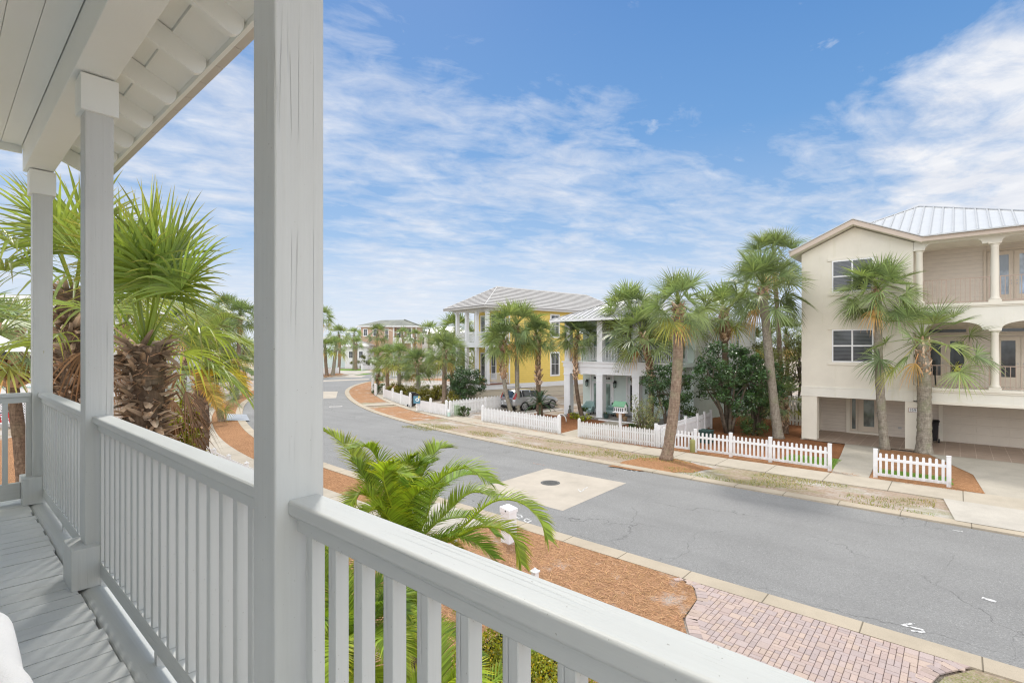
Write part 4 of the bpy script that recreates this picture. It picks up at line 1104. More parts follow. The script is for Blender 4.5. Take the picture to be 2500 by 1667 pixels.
# ------------------------------------------------------------------ white two storey house with porches
wh=empty('white_house',(30.3,17,0),'white two-storey house with mint walls, square piers and a silver metal roof','house')
W=frame((30.3,21.57,0),(0,-1,0),(-1,0,0))
PA=[.25,2.97,5.72,8.47]
mb=MB()
mb.box(32.6,32.8,12.9,21.45,0,7.0); mb.box(32.8,46,12.9,13.1,0,3.9); mb.build('wall',M['mint'],wh)
mb=MB(); mb.box(32.802,46,12.88,13.1,3.902,7.0); mb.build('clapboard_wall',M['white_wall'],wh); mb=MB(); mb.box(32.802,46,21.2,21.4,0,7.0); mb.build('clapboard_wall',M['white_wall'],wh)
for a in PA:
    mb=MB(); mb.fbox(W,a-.25,a+.25,-.5,0,.14,3.1); mb.fbox(W,a-.275,a+.275,-.525,.025,.0,.16); mb.fbox(W,a-.265,a+.265,-.515,.015,2.58,2.64); mb.fbox(W,a-.28,a+.28,-.53,.03,2.98,3.098)
    mb.build('pier',M['trimgrey'],wh,bevel=.006,segs=1)
    mb=MB(); mb.fbox(W,a-.22,a+.22,-.46,-.03,3.99,6.85); mb.fbox(W,a-.235,a+.235,-.475,-.015,6.5,6.55); mb.build('post',M['trimgrey'],wh,bevel=.006,segs=1)
mb=MB(); mb.fbox(W,-.02,8.75,-.48,0,3.102,3.60); mb.fbox(W,-.05,8.78,-.48,.05,3.601,3.88); mb.fbox(W,-.12,8.85,-.48,.13,3.881,3.985); mb.fbox(W,-.06,8.8,.0501,.075,3.60,3.66)
mb.fbox(W,-.02,8.75,-.48,-.01,6.851,7.02); mb.build('entablature',M['trimgrey'],wh)
mb=MB(); mb.box(30.79,32.6,12.9,21.5,3.7,3.97); mb.box(30.79,32.6,12.9,21.5,6.9,7.0); mb.build('floor_deck',M['mint'],wh)
mb=MB(); mb.box(29.75,32.6,12.7,21.6,.0,.13); mb.build('porch_slab',m_concrete('porch slab',(.30,.28,.26),0,0,.1),wh)
mb=MB(); mb.box(29.70,29.749,12.7,18.3,.0,.12); mb.build('step_edge',M['white'],wh)
for i in range(3): iron_rail(wh,W,PA[i]+.23,PA[i+1]-.23,3.985,1.06,'trimgrey',b=-.25,step=.115,bw=.034,every=99)
WD=frame((32.6,21.57,0),(0,-1,0),(-1,0,0)); AW=lambda y:21.57-y
for (y0,y1,g) in ((20.62,19.78,'glass_soft'),(19.74,18.90,'glass_soft'),(17.60,16.72,'black')):
    door(wh,WD,AW(y0),AW(y1),.14,2.45,leaf='trimgrey',glass=g,inset=(.15,.3,.14),casing=.02,hside=1)
    w=window(wh,WD,AW(y0)+.1,AW(y1)-.1,2.58,2.84,2,1,'trimgrey','glass',fw=.045)
for (y0,y1) in ((20.78,18.76),(17.76,16.58)):
    mb=MB(); mb.fbox(WD,AW(y0),AW(y0)+.12,.002,.06,.14,3.0); mb.fbox(WD,AW(y1)-.12,AW(y1),.002,.06,.14,3.0); mb.fbox(WD,AW(y0)+.121,AW(y1)-.121,.002,.055,2.88,3.0); mb.build('door_trim',M['white'],wh)
for (y0,y1) in ((20.55,20.0),(19.66,19.06),(18.5,17.9),(16.8,16.2),(15.2,14.6),(13.9,13.4)): door(wh,WD,AW(y0),AW(y1),4.0,6.25,leaf='trimgrey',glass='glass_soft',inset=(.08,.25,.1),casing=.09,handle=False)
FS=frame((32.8,12.88,0),(1,0,0),(0,-1,0))
window(wh,FS,4.2,5.0,4.9,6.2,1,2,'white','glass_soft',trim=.08); window(wh,FS,8.0,8.8,4.9,6.2,1,2,'white','glass_soft',trim=.08)
text('numerals','1150',.22,W(4.3,.003,3.36),(0,-1,0),(-1,0,0),'iron',wh,.004)
# roof with a kick at the eave
mr=[]
E0=(29.45,22.25,6.95);E1=(29.45,12.15,6.95);K0=(31.4,20.3,7.69);K1=(31.4,14.1,7.69);Pk0=(33.65,18.05,8.80);Pk1=(33.65,16.35,8.80)
mb=MB()
mb.face([E0,K0,K1,E1][::-1]); mb.face([K0,Pk0,Pk1,K1][::-1])
B0=(47,22.25,6.95);B1=(47,12.15,6.95)
mb.face([E0,B0,(45,20.3,7.69),K0]); mb.face([K0,(45,20.3,7.69),(43,18.05,8.8),Pk0]); mb.face([E1,K1,(45,14.1,7.69),B1]); mb.face([K1,Pk1,(43,16.35,8.8),(45,14.1,7.69)]); mb.face([Pk0,(43,18.05,8.8),(43,16.35,8.8),Pk1])
mb.face([E0,E1,B1,B0])
y=12.5
while y<22.2:
    e=min(y-12.15,22.25-y); t=min(1,e/1.95); mr.append(((29.45,y,6.97),(29.45+1.95*t,y,6.97+.74*t),.05,.07))
    if e>1.95:
        t2=min(1,(e-1.95)/2.25); mr.append(((31.4,y,7.71),(31.4+2.25*t2,y,7.71+1.11*t2),.05,.07))
    y+=.43
mb.bar(V(E0)+V((0,0,.03)),V(K0)+V((0,0,.03)),.12,.06); mb.bar(V(K0)+V((0,0,.03)),V(Pk0)+V((0,0,.03)),.12,.06)
rr_=mb.build('metal_roof',M['metalroof_grey'],wh); seams(mr,rr_)
mb=MB(); mb.box(29.44,29.48,12.15,22.25,6.80,6.945); mb.box(29.481,47,22.22,22.26,6.80,6.94); mb.box(29.481,47,12.15,12.19,6.80,6.94); mb.build('fascia',M['trimgrey'],wh)
mb=MB()
for i in range(17): y=12.4+i*.6; mb=MB(); mb.box(29.485,30.27,y-.025,y+.025,6.78,6.93); mb.build('rafter_tail',M['trimgrey'],wh)
# porch furniture of the white house
def lantern(y,lab):
    r=empty('wall_lantern',(32.45,y,2.3),lab,'lantern','black lanterns on the mint wall')
    mb=MB(); mb.box(32.55,32.598,y-.05,y+.05,2.32,2.55); mb.tube([(32.55,y,2.5),(32.45,y,2.62),(32.42,y,2.56)],.015,6); mb.lathe((32.42,y,2.05),[(.04,0),(.085,.04),(.085,.05)],6); mb.lathe((32.42,y,2.4),[(.14,0),(.13,.02),(.05,.1),(.05,.14),(.02,.17)],6)
    for k in range(4): t=pi/4+k*pi/2; mb.box(32.42+.085*cos(t)-.01,32.42+.085*cos(t)+.01,y+.085*sin(t)-.01,y+.085*sin(t)+.01,2.1,2.4)
    mb.build('bracket',M['iron'],r)
    mb=MB(); mb.lathe((32.42,y,2.1),[(.07,0),(.09,.3)],8); mb.build('shade',M['glass_soft'],r)
lantern(21.0,'black wall lantern left of the double door on the mint wall'); lantern(18.62,'black wall lantern between the doors on the mint wall'); lantern(15.75,'black wall lantern farthest right on the mint wall')
M['teal']=m_paint('pale teal upholstery',(.36,.50,.49),.9,.1,7,.3,60)
def armchair(x,y,rz,lab):
    r=empty('armchair',(x,y,.13),lab,'armchair','tufted teal armchairs on the porch',rz)
    mb=MB(); mb.box(-.36,.36,-.34,.36,.16,.40); mb.build('seat',M['teal'],r,bevel=.06)
    mb=MB(); n=9; vs=[];fs=[]
    for j in range(5):
        z=[.38,.55,.72,.84,.9][j]
        for i in range(n):
            t=pi*(i/(n-1)); rad=.40+.05*j/4; e=sin(t)**.5 if j>1 else 1
            h=z if sin(t)>.55 else min(z,.62)
            vs.append((-rad*cos(t),.34*0+ .05+.38*sin(t),h))
    for j in range(4):
        for i in range(n-1): fs.append((j*n+i,j*n+i+1,(j+1)*n+i+1,(j+1)*n+i))
    mb.add(vs,fs); o=mb.build('backrest',M['teal'],r,smooth=True); s=o.modifiers.new('t','SOLIDIFY'); s.thickness=.12; s.offset=0
    mb=MB()
    for j in range(3):
        for i in range(1,n-1): t=pi*((i+.5*(j%2))/(n-1)); mb.blob((-.36*cos(t),.02+.33*sin(t),.5+.13*j),(.02,.02,.02),6,4)
    mb.build('buttons',M['teal'],o)
    for xa in (-.43,.33): mb=MB(); mb.box(xa,xa+.10,-.36,.12,.38,.60); mb.build('arm',M['teal'],r,bevel=.045)
    for sx in (-1,1):
        for sy in (-1,1): mb=MB(); mb.box(sx*.3-.025,sx*.3+.025,sy*.28-.025,sy*.28+.025,0,.16); mb.build('leg',M['iron'],r)
armchair(31.5,20.25,R(-80),'tufted pale teal armchair standing behind the slim palm trunk'); armchair(31.75,18.4,R(-100),'tufted pale teal armchair half hidden by the fern pot and pier')
def pot(x,y,z,r,h,mat,lab,plant=None,ph=.3,leaf=.09,n=26,cat='potted plant',name='flower_pot'):
    o=empty(name,(x,y,z),lab,cat)
    mb=MB(); mb.lathe((x,y,z),[(r*.65,0),(r*.9,h*.45),(r*.95,h*.85),(r*1.05,h*.87),(r*1.05,h),(r*.85,h),(r*.8,h*.93)],16); q=mb.build('pot',mat,o,smooth=False)
    if plant:
        random.seed(int(x*100)+int(y*10)); mb=MB(); foliage(mb,[(x+random.uniform(-r,r)*.9,y+random.uniform(-r,r)*.9,z+h+random.uniform(.0,ph),ph*.45) for i in range(n)],22,leaf,.45); mb.build('foliage',plant,o)
terra=m_paint('terracotta',(.42,.19,.10),.8,.15,8)
pot(30.75,20.1,.13,.19,.28,M['white_old'],'white urn with a leafy green plant between pier and palm',M['mid_leaf'],.22)
pot(30.3,18.05,.13,.20,.30,m_paint('dark green glaze',(.05,.09,.085),.35),'dark green pot with small plant on the porch step',M['mid_leaf'],.12,.07,8)
wkr=m_paint('woven orange basket',(.44,.25,.13),.8,.25,40,.5,80)
pot(31.2,17.45,.13,.36,.42,wkr,'round woven basket pot holding a big dark fern',M['dark_leaf'],.55,.13,46)
pot(29.6,20.55,0,.21,.30,terra,'terracotta pot on the mulch beside the left pier',None)
pot(30.0,16.45,.13,.16,.28,m_paint('brown basket',(.28,.19,.11),.85,.3,40),'small brown basket beside the third pier',None,cat='basket',name='basket')
stt=empty('statue',(30.0,20.85,0),'small dark garden statue beside the left pier','statue')
mb=MB(); mb.lathe((30.0,20.85,0),[(.16,0),(.16,.08),(.10,.1),(.13,.3),(.11,.5),(.05,.62),(.06,.66)],12); mb.build('body',M['stone_grey'],stt,smooth=True)
mb=MB(); mb.blob((30.0,20.85,.75),(.075,.08,.10),10,8); mb.build('head',M['stone_grey'],stt,smooth=True)

# ------------------------------------------------------------------ yellow house (local axes: x runs back along the long wall, y along the porch front)
yh=empty('yellow_house',(34.0,32.95,0),'bright yellow clapboard house with two-level white porch and pale tiled hip roof','house',rz=R(-10))
WY=5.9; PD=2.6
mb=MB(); mb.box(PD,20,0,.18,1.5,8.75); mb.box(PD,PD+.18,.181,WY,1.5,8.75); mb.box(20,20.2,0,WY,0,8.75); mb.box(PD,20,WY-.18,WY,1.5,8.75); mb.build('wall',M['yellow'],yh)
mb=MB(); mb.box(.05,20,.03,.2,0,1.03); mb.box(.05,.25,.2,WY,0,1.03); mb.build('skirt',M['skirt'],yh)
mb=MB(); mb.box(-.05,20,-.03,.2,1.032,1.498); mb.box(-.05,.2,.2,WY,1.032,1.498); mb.box(-.03,PD,-.05,.3,5.0,5.5); mb.box(-.03,.3,.3,WY,5.0,5.5); mb.box(-.02,PD,-.03,.28,8.5,8.75); mb.box(-.02,.28,.28,WY,8.5,8.75); mb.box(PD-.05,PD+.1,-.04,-.001,1.5,8.75); mb.build('trim_band',M['trimgrey'],yh)
mb=MB(); mb.box(-.12,PD,-.1,WY,1.50,1.56); mb.build('deck',m_paint('red brown deck',(.25,.10,.06),.7),yh)
mb=MB(); mb.box(.3,PD,.3,WY,5.2,5.3); mb.box(.3,PD,.3,WY,8.6,8.7); mb.build('porch_ceiling',M['trimgrey'],yh)
for y in (0,1.72,3.44,5.16):
    for z0,z1 in ((1.56,5.0),(5.5,8.5)):
        mb=MB(); mb.box(-.02,.28,y,y+.3,z0,z1); mb.box(-.05,.31,y-.03,y+.33,z1-.3,z1-.25); mb.box(-.05,.31,y-.03,y+.33,z0,z0+.15); mb.build('column',M['trimgrey'],yh)
L1=frame((0,0.1,0),(1,0,0),(0,-1,0)); L2=frame((.1,0,0),(0,1,0),(-1,0,0))
for z in (1.56,5.5):
    iron_rail(yh,L1,.3,PD-.05,z,1.0,'trimgrey',b=-.05,step=.13,bw=.04,every=99)
    for y0,y1 in ((2.03,3.43),(3.75,5.15)): iron_rail(yh,L2,y0,y1,z,1.0,'trimgrey',b=-.05,step=.13,bw=.04,every=99)
iron_rail(yh,L2,.31,1.71,5.5,1.0,'trimgrey',b=-.05,step=.13,bw=.04,every=99)
S1=frame((0,0,0),(1,0,0),(0,-1,0)); S2=frame((PD,0,0),(0,1,0),(-1,0,0))
window(yh,S1,8.1,9.25,2.15,4.45,2,2,'white','glass',trim=.11); window(yh,S1,8.1,9.25,6.1,8.35,2,2,'white','glass',trim=.11); window(yh,S1,12.4,14.6,6.6,8.4,4,2,'white','glass',trim=.11); window(yh,S1,12.6,13.7,2.15,4.45,2,2,'white','glass',trim=.11)
for y in (.55,2.1,3.9):
    window(yh,S2,y,y+.75,1.9,4.4,1,2,'white','glass',trim=.1); window(yh,S2,y,y+.75,5.9,8.2,1,2,'white','glass',trim=.1)
# steps
mb=MB(); n=8
for i in range(n): mb.box(-.13-.29*(i+1),-.13-.29*i,1.95,3.2,1.5-.187*(i+1)-.05,1.5-.187*(i+1))
st=mb.build('stairs',m_paint('red brown tread',(.25,.10,.06),.7),yh)
mb=MB()
for y in (1.88,3.21):
    mb.add([(-.13,y,1.5),(-.13,y,1.05),(-2.5,y,-.0),(-2.5,y,.16),(-.13,y+.06,1.5),(-.13,y+.06,1.05),(-2.5,y+.06,-.0),(-2.5,y+.06,.16)],[(0,1,2,3),(7,6,5,4),(0,4,5,1),(1,5,6,2),(2,6,7,3),(3,7,4,0)])
for i in range(n): mb.box(-.15-.29*i,-.125-.29*i,1.95,3.2,1.5-.187*(i+1),1.5-.187*i-.05)
mb.build('stringers',M['white'],st)
for y in (1.9,3.25):
    mb=MB(); mb.bar((-.1,y,2.5),(-2.5,y,1.05),.07,.06); mb.bar((-.1,y,1.68),(-2.5,y,.25),.05,.05); mb.box(-2.58,-2.44,y-.07,y+.07,0,1.2)
    for i in range(14): t=(i+.5)/14; mb.box(-.1-2.4*t-.02,-.1-2.4*t+.02,y-.02,y+.02,1.68-1.43*t,2.5-1.45*t)
    mb.build('stair_rail',M['white'],yh)
mb=MB(); a0,a1,b0,b1=-.78,20.6,-.72,6.62; z0=8.84; r0=(3.4,2.95,11.15); r1=(16.6,2.95,11.15)
c=[(a0,b0,z0),(a1,b0,z0),(a1,b1,z0),(a0,b1,z0)]
mb.face([c[0],c[1],r1,r0]); mb.face([c[1],c[2],r1]); mb.face([c[2],c[3],r0,r1]); mb.face([c[3],c[0],r0])
rf=mb.build('roof',M['rooftile'],yh)
random.seed(4); mb=MB()
def cap_row(p,q):
    p=V(p);q=V(q);n=int((q-p).length/.32)
    for i in range(n):
        a=p.lerp(q,i/n);b=p.lerp(q,(i+1.1)/n); mb.tube([a+V((0,0,.02)),b+V((0,0,.04))],[.05,.07],8)
cap_row(c[0],r0); cap_row(r0,r1); cap_row(c[3],r0); cap_row(r1,c[1])
mb.build('ridge_tiles',M['rooftile'],rf)
mb=MB(); mg=MB(); k=13
for i in range(k):          # stepped tile courses on the two visible slopes
    t0=i/k; t1=(i+1)/k
    def pt(P,Q,t,up): return (P[0]+(Q[0]-P[0])*t,P[1]+(Q[1]-P[1])*t,P[2]+(Q[2]-P[2])*t+up)
    for (P,Q,RR,S) in ((c[0],c[1],r0,r1),(c[3],c[0],r0,r0)):
        A0=pt(P,RR,t0,.10);B0=pt(Q,S,t0,.10);A1=pt(P,RR,t1,.02);B1=pt(Q,S,t1,.02); A2=pt(P,RR,t0,.012);B2=pt(Q,S,t0,.012)
        mb.face([A0,B0,B1,A1]); mg.face([A2,B2,B0,A0])
mb.build('tile_courses',M['rooftile'],rf); mg.build('tile_overlaps',M['tile_gap'],rf)
mb=MB(); mb.box(a0+.02,a1,b0+.02,b0+.06,8.66,8.835); mb.box(a0+.02,a0+.06,b0+.061,b1,8.66,8.835); mb.box(a0+.061,a1,b0+.061,b1,8.70,8.74); mb.build('fascia',m_paint('grey eave board',(.50,.48,.45),.6),yh)

# ------------------------------------------------------------------ far houses beyond the bend
def VF(x,y,d):      # a frame squarely facing the viewer: a to the right, b towards the viewer
    X,Y=d_at(x,d); return frame((X,Y,0),(.66,-.7513,0),(-.7513,-.66,0))
def d_at(x,d):
    u=(x-1176)/1165.; return (d*(.7513+u*.66),d*(.66-u*.7513))
nh=empty('brown_house',(*d_at(865,132),0),'tan brown three-storey house with mossy grey hip roof beyond the bend','house')
q=VF(829,0,132)
mb=MB(); mb.fbox(q,0,8.3,-9,0,0,10.6); mb.fbox(q,8.3,14.5,-9,-2.2,0,10.6); mb.fbox(q,-4.5,0,-9,-1,0,7.2); mb.build('wall',M['brown_wall'],nh)
for (a,w,z0,z1) in ((.7,.95,8.2,9.9),(3.2,.95,8.2,9.9),(6.3,.75,7.4,10.0),(2.3,.95,3.3,5.6),(6.2,1.0,4.5,6.0),(-2.2,.9,4.8,6.2)): window(nh,q,a,a+w,z0,z1,2,2,'white','glass',trim=.14,b=0 if a>=0 else -1)
for a in (8.9,11.6): window(nh,q,a,a+1.0,7.6,10.2,1,2,'white','glass',trim=.12,b=-2.2)
for a in (8.3,10.9,13.0,14.2):
    mb=MB(); mb.fbox(q,a,a+.35,-.4,0,0,10.5); mb.build('column',M['white'],nh)
mb=MB(); mb.fbox(q,8.31,14.6,-2.2,.05,6.3,6.75); mb.fbox(q,8.31,14.6,-2.2,.05,3.0,3.4); mb.fbox(q,8.7,14.2,-.1,0,6.76,7.7); mb.build('balcony',M['white'],nh)
mb=MB(); zz=10.75
C=[q(-1.0,1.0,zz),q(15.6,1.0,zz),q(15.6,-10,zz),q(-1,-10,zz)]; r0=q(4.3,-4.5,12.5); r1=q(10.4,-4.5,12.6)
mb.face([C[0],C[1],r1,r0]); mb.face([C[1],C[2],r1]); mb.face([C[2],C[3],r0,r1]); mb.face([C[3],C[0],r0]); mb.bar(V(C[1])+V((0,0,.05)),V(r1)+V((0,0,.05)),.4,.2); mb.build('roof',M['oldtile'],nh)
mb=MB(); mb.fbox(q,-1,15.6,-10,1,10.45,10.745); mb.build('fascia',M['trimgrey'],nh)
def simple_house(lab,x,d,w,h,dep,rise,wall,roof,wins,name='far_house'):
    r=empty(name,(*d_at(x,d),0),lab,'house'); q=VF(x,0,d)
    mb=MB(); mb.fbox(q,0,w,-dep,0,0,h); mb.build('wall',wall,r)
    for (a,ww,z0,z1) in wins: window(r,q,a,a+ww,z0,z1,2,2,'white','glass',trim=.12)
    o=.7; C=[q(-o,o,h),q(w+o,o,h),q(w+o,-dep-o,h),q(-o,-dep-o,h)]; k=min(w,dep)/2; r0=q(k,-dep/2,h+rise); r1=q(max(k+.1,w-k),-dep/2,h+rise)
    mb=MB(); mb.face([C[0],C[1],r1,r0]); mb.face([C[1],C[2],r1]); mb.face([C[2],C[3],r0,r1]); mb.face([C[3],C[0],r0]); mb.face(C); mb.build('roof',roof,r)
    mb=MB(); mb.fbox(q,-o,w+o,o-.06,o,h-.3,h-.002); mb.build('fascia',M['white'],r)
    return r
simple_house('pale grey roofed house just right of the brown house',958,140,15,9.0,10,2.2,M['trimgrey'],M['metalroof_grey'],((1,1,6,8),(5,1,6,8)))
simple_house('pale sea green house behind the palms at the far left of the road',728,128,8.5,7.6,8,.9,M['sea_wall'],M['metalroof_grey'],((1.2,1.2,5.0,6.8),(4.5,1,5,6.8)))
simple_house('low white house left of the brown house',792,126,5.6,5.6,8,1.3,M['white_wall'],M['metalroof'],((1,1,2.5,4.2),(3.5,1,2.5,4.2)))
# left side: the white house behind the big palms and the lattice building
simple_house('large white house with pale tiled roof behind the big palms',-330,52,28.5,8.6,12,2.4,M['white_wall'],M['rooftile_w'] if 'rooftile_w' in M else M['rooftile'],((20,1.2,5.4,7.2),(23.5,1.2,5.4,7.2),(26.4,1.2,5.4,7.2)),'large_house')
lb=empty('lattice_building',(*d_at(0,33),0),'white raised pool building with lattice skirt at the far left','building')
q=VF(-140,0,33)
mb=MB(); mb.fbox(q,0,7.4,-4,0,1.35,2.35); mb.build('wall',M['white_wall'],lb)
mb=MB(); mb.fbox(q,0,7.4,-.02,.05,2.352,2.42); mb.build('teal_cap',m_paint('teal cap rail',(.35,.60,.60),.6),lb)
mb=MB()
for i in range(46): a=.1+i*.158; mb.fbox(q,a,a+.07,-.06,-.02,2.42,3.0)
mb.fbox(q,0,7.4,-.07,-.01,3.001,3.06); mb.build('railing',M['white'],lb)
mb=MB(); n=30
for i in range(-6,int(7.4/.16)+1):
    a=i*.16
    for s in (1,-1):
        a0=a if s>0 else a+1.2; a1=a0+s*1.2
        if min(a0,a1)<0 or max(a0,a1)>7.5: continue
        mb.bar(q(a0,-.01 if s>0 else .008,.12),q(a1,-.01 if s>0 else .008,1.34),.045,.012,up=(.75,.66,0))
mb.fbox(q,0,7.4,-.04,.02,0,.12); mb.build('lattice',M['white'],lb)
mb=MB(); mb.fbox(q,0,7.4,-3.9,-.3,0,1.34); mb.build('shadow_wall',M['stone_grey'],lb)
pv_=empty('pavilion',(*d_at(-130,11.5),0),'small white pavilion with a metal hip roof at the left edge','pavilion')
q=VF(-130,0,11.5)
mb=MB(); mb.fbox(q,.0,.84,-.38,-.1,0,4.74); mb.build('wall',M['white_wall'],pv_)
C=[q(-.2,.3,4.83),q(1.70,.3,4.83),q(1.62,-.45,4.83),q(-.2,-.45,4.83)]; ap=q(.75,-.1,5.4)
mb=MB(); [mb.face([C[i],C[(i+1)%4],ap]) for i in range(4)]; mb.face(C); mb.build('roof',M['metalroof'],pv_)
mb=MB(); mb.fbox(q,-.2,1.70,.24,.3,4.75,4.825); mb.build('fascia',M['iron'],pv_)

# ------------------------------------------------------------------ fences
def picket(mb,fr,a,w,z0,z1,style,b0,b1):
    if style=='gothic':
        P=[(a-w/2,z0),(a+w/2,z0),(a+w/2,z1-.10),(a+w*.42,z1-.06),(a+w*.2,z1-.02),(a,z1),(a-w*.2,z1-.02),(a-w*.42,z1-.06),(a-w/2,z1-.10)]
    elif style=='round':
        P=[(a-w/2,z0),(a+w/2,z0)]+[(a+w/2*cos(pi*i/8),z1-w/2+w/2*sin(pi*i/8)) for i in range(9)]
    else: P=[(a-w/2,z0),(a+w/2,z0),(a+w/2,z1),(a-w/2,z1)]
    mb.fprism(fr,P,b0,b1)
def fence(label,P,style,step,w,h,post_h,post_w=.12,group=None,rails=((.14,.09),(.72,.09)),alt=0,mat='white',rail_front=False,cap='flat',z0=.05,wob=0,skip=()):
    mat={'white':'fence','vinyl':'fence_vinyl','white_old':'fence_old'}[mat]; wob=max(wob,.006)
    root=empty('picket_fence',(P[0][0],P[0][1],0),label,'fence',group)
    for k in range(len(P)-1):
        a=V((*P[k],0));b=V((*P[k+1],0)); L=(b-a).length; u=(b-a)/L; n=V((u.y,-u.x,0))
        if n.dot(-a)<0: n=-n            # the face turned to the street
        fr=frame(a,u,n); mb=MB()
        m=max(1,int(round((L-post_w)/step))); s=(L-post_w)/m
        for i in range(m):
            c=post_w/2+s*(i+.5); hh=h+(alt if i%2 else -alt)+random.uniform(-wob,wob)
            picket(mb,fr,c,w,z0+random.uniform(-wob,wob),hh,style,.004 if not rail_front else -.012,.024 if not rail_front else .010)
        rb=(-.03,.002) if not rail_front else (-.022,.026)
        for z,t in rails: mb.fbox(fr,post_w/2,L-post_w/2,rb[0],rb[1],z,z+t)
        mb.build('picket_panel',M[mat],root)
    for k,p in enumerate(P):
        if k in skip: continue
        q=post_w/2; mb=MB(); mb.box(p[0]-q,p[0]+q,p[1]-q,p[1]+q,0,post_h)
        if cap=='pyramid':
            r=q+.018; z=post_h; mb.box(p[0]-r,p[0]+r,p[1]-r,p[1]+r,z+.001,z+.03); mb.add([(p[0]-q,p[1]-q,z+.03),(p[0]+q,p[1]-q,z+.03),(p[0]+q,p[1]+q,z+.03),(p[0]-q,p[1]+q,z+.03),(p[0],p[1],z+.09)],[(0,1,4),(1,2,4),(2,3,4),(3,0,4)])
        elif cap=='round':
            mb.lathe((p[0],p[1],post_h),[(q*.95,0),(q*.8,.035),(q*.4,.06)],10)
        else: r=q+.006; mb.box(p[0]-r,p[0]+r,p[1]-r,p[1]+r,post_h+.001,post_h+.02)
        mb.build('post',M[mat],root,bevel=.005,segs=1)
    return root
random.seed(31)
FG='white picket fences along the far sidewalk'
VR=((.12,.10),(.70,.10))
fence('long white vinyl fence with spaced round-topped pickets right of the kerb palm',[(23.55,11.05),(23.58,9.25),(23.62,7.66),(23.6,6.02),(23.5,3.82)],'round',.175,.085,.98,1.10,.13,FG,VR,mat='vinyl',rail_front=True,z0=.13)
fence('short white vinyl fence alone in front of the two palms of the beige house',[(23.45,2.33),(23.55,.23)],'round',.18,.085,.98,1.10,.13,FG,VR,mat='vinyl',rail_front=True,z0=.13)
fence('white vinyl side fence running back from the street behind the kerb palm',[(23.75,11.3),(25.6,11.3),(27.4,11.3),(29.1,11.3),(30.2,11.3),(31.25,11.3)],'round',.13,.08,1.02,1.14,.13,FG,VR,mat='vinyl',rail_front=True,z0=.13)
fence('white pointed picket fence in front of the white house with the birdhouse',[(23.35,15.6),(23.5,10.75)],'gothic',.128,.098,.92,1.02,.13,FG,((.2,.08),(.62,.08)),.02,cap='round',wob=.012,mat='white_old')
fence('white pointed picket fence in front of the silver car and twin palms',[(24.3,23.95),(23.55,17.1)],'gothic',.150,.115,.96,1.05,.16,FG,((.2,.08),(.62,.08)),.025,cap='round',wob=.012)
fence('white scalloped picket fence running back beside the gravel drive to the car',[(24.5,27.45),(28.1,27.35),(32.5,27.2)],'gothic',.16,.12,1.16,1.10,.16,FG,((.22,.09),(.86,.09)),.04,rail_front=True,cap='round')
BG='white board fences around the bend'
fence('white board fence between the blue sign and the gravel drive',[(25.05,31.7),(24.72,29.9),(24.4,27.75)],'flat',.155,.148,.86,1.12,.15,BG,((.06,.06),(.5,.06)),cap='round')
fence('white board fence with the black bin and its hanging lid',[(29.25,42.5),(28.0,39.3),(26.9,36.5),(25.95,34.0)],'flat',.16,.152,.92,1.18,.16,BG,((.06,.06),(.5,.06)),cap='round')
fence('stub of white board fence beside the bushy shrub past the walk gap',[(30.7,46.2),(30.15,45.2)],'flat',.16,.152,1.1,1.2,.16,BG,((.06,.06),(.5,.06)))
fence('white board fence seen end-on where the sidewalk curves away',[(37.2,56.6),(35.2,53.6),(33.9,51.4)],'flat',.16,.152,1.2,1.5,.16,BG,((.06,.06),(.5,.06)))
fence('distant white fence in front of the brown house garden',[(62.213,98.777),(66.820,102.275),(70.398,103.894),(74.353,105.458)],'flat',.17,.165,1.05,1.5,.25,BG,((.06,.06),(.5,.06)))
fence('distant white fence fragment right of the tall white post',[(75.373,102.231),(78.773,102.540)],'flat',.17,.165,1.1,1.6,.3,BG,((.06,.06),(.5,.06)))
fence('low distant white fence behind the left roadside palms',[(66.546,123.085),(69.731,119.004),(72.292,115.183)],'flat',.17,.168,1.1,1.15,.2,BG,((.06,.06),(.5,.06)))
fence('short white fence behind the leaning palm pair at the far left kerb',[(49.063,90.749),(50.422,90.455),(52.143,91.068)],'flat',.17,.168,1.1,1.2,.2,BG,((.06,.06),(.5,.06)))
fence('long low white garden wall fence below the brown house hedge',[(74.224,137.288),(79.191,132.777),(82.832,130.369)],'flat',.2,.199,2.0,2.1,.2,BG,((.06,.06),(.5,.06)))
NF=[(7.75,26.4),(7.35,23.6),(7.05,21.3),(6.95,19.6),(6.9,17.9),(6.88,15.4),(6.86,13.05)]
fence('grey shaded picket fence with capped posts below the balcony',NF,'flat',.115,.055,.98,1.05,.10,'fences under the balcony',VR,mat='white_old',cap='pyramid')
fence('white picket fence post line beside the hedge under the hand rail',[(6.86,7.6),(6.86,5.5)],'flat',.115,.055,.90,1.03,.10,'fences under the balcony',VR,mat='vinyl',cap='pyramid')
tall=empty('marker_post',(*(74.670,103.032),0),'tall white post beside the distant fence','post'); mb=MB(); p=(74.670,103.032); mb.box(p[0]-.2,p[0]+.2,p[1]-.2,p[1]+.2,0,2.2); mb.build('post',M['white'],tall); mb=MB(); mb.box(p[0]-.27,p[0]+.27,p[1]-.27,p[1]+.27,2.201,2.32); mb.build('cap',M['white'],tall)
# back fence beside the beige house
fence('tall white board fence behind the small palm beside the beige house',[(36.0,8.6),(36.0,6.5)],'flat',.2,.14,1.9,1.95,.12,None,((.3,.1),(1.5,.1)))

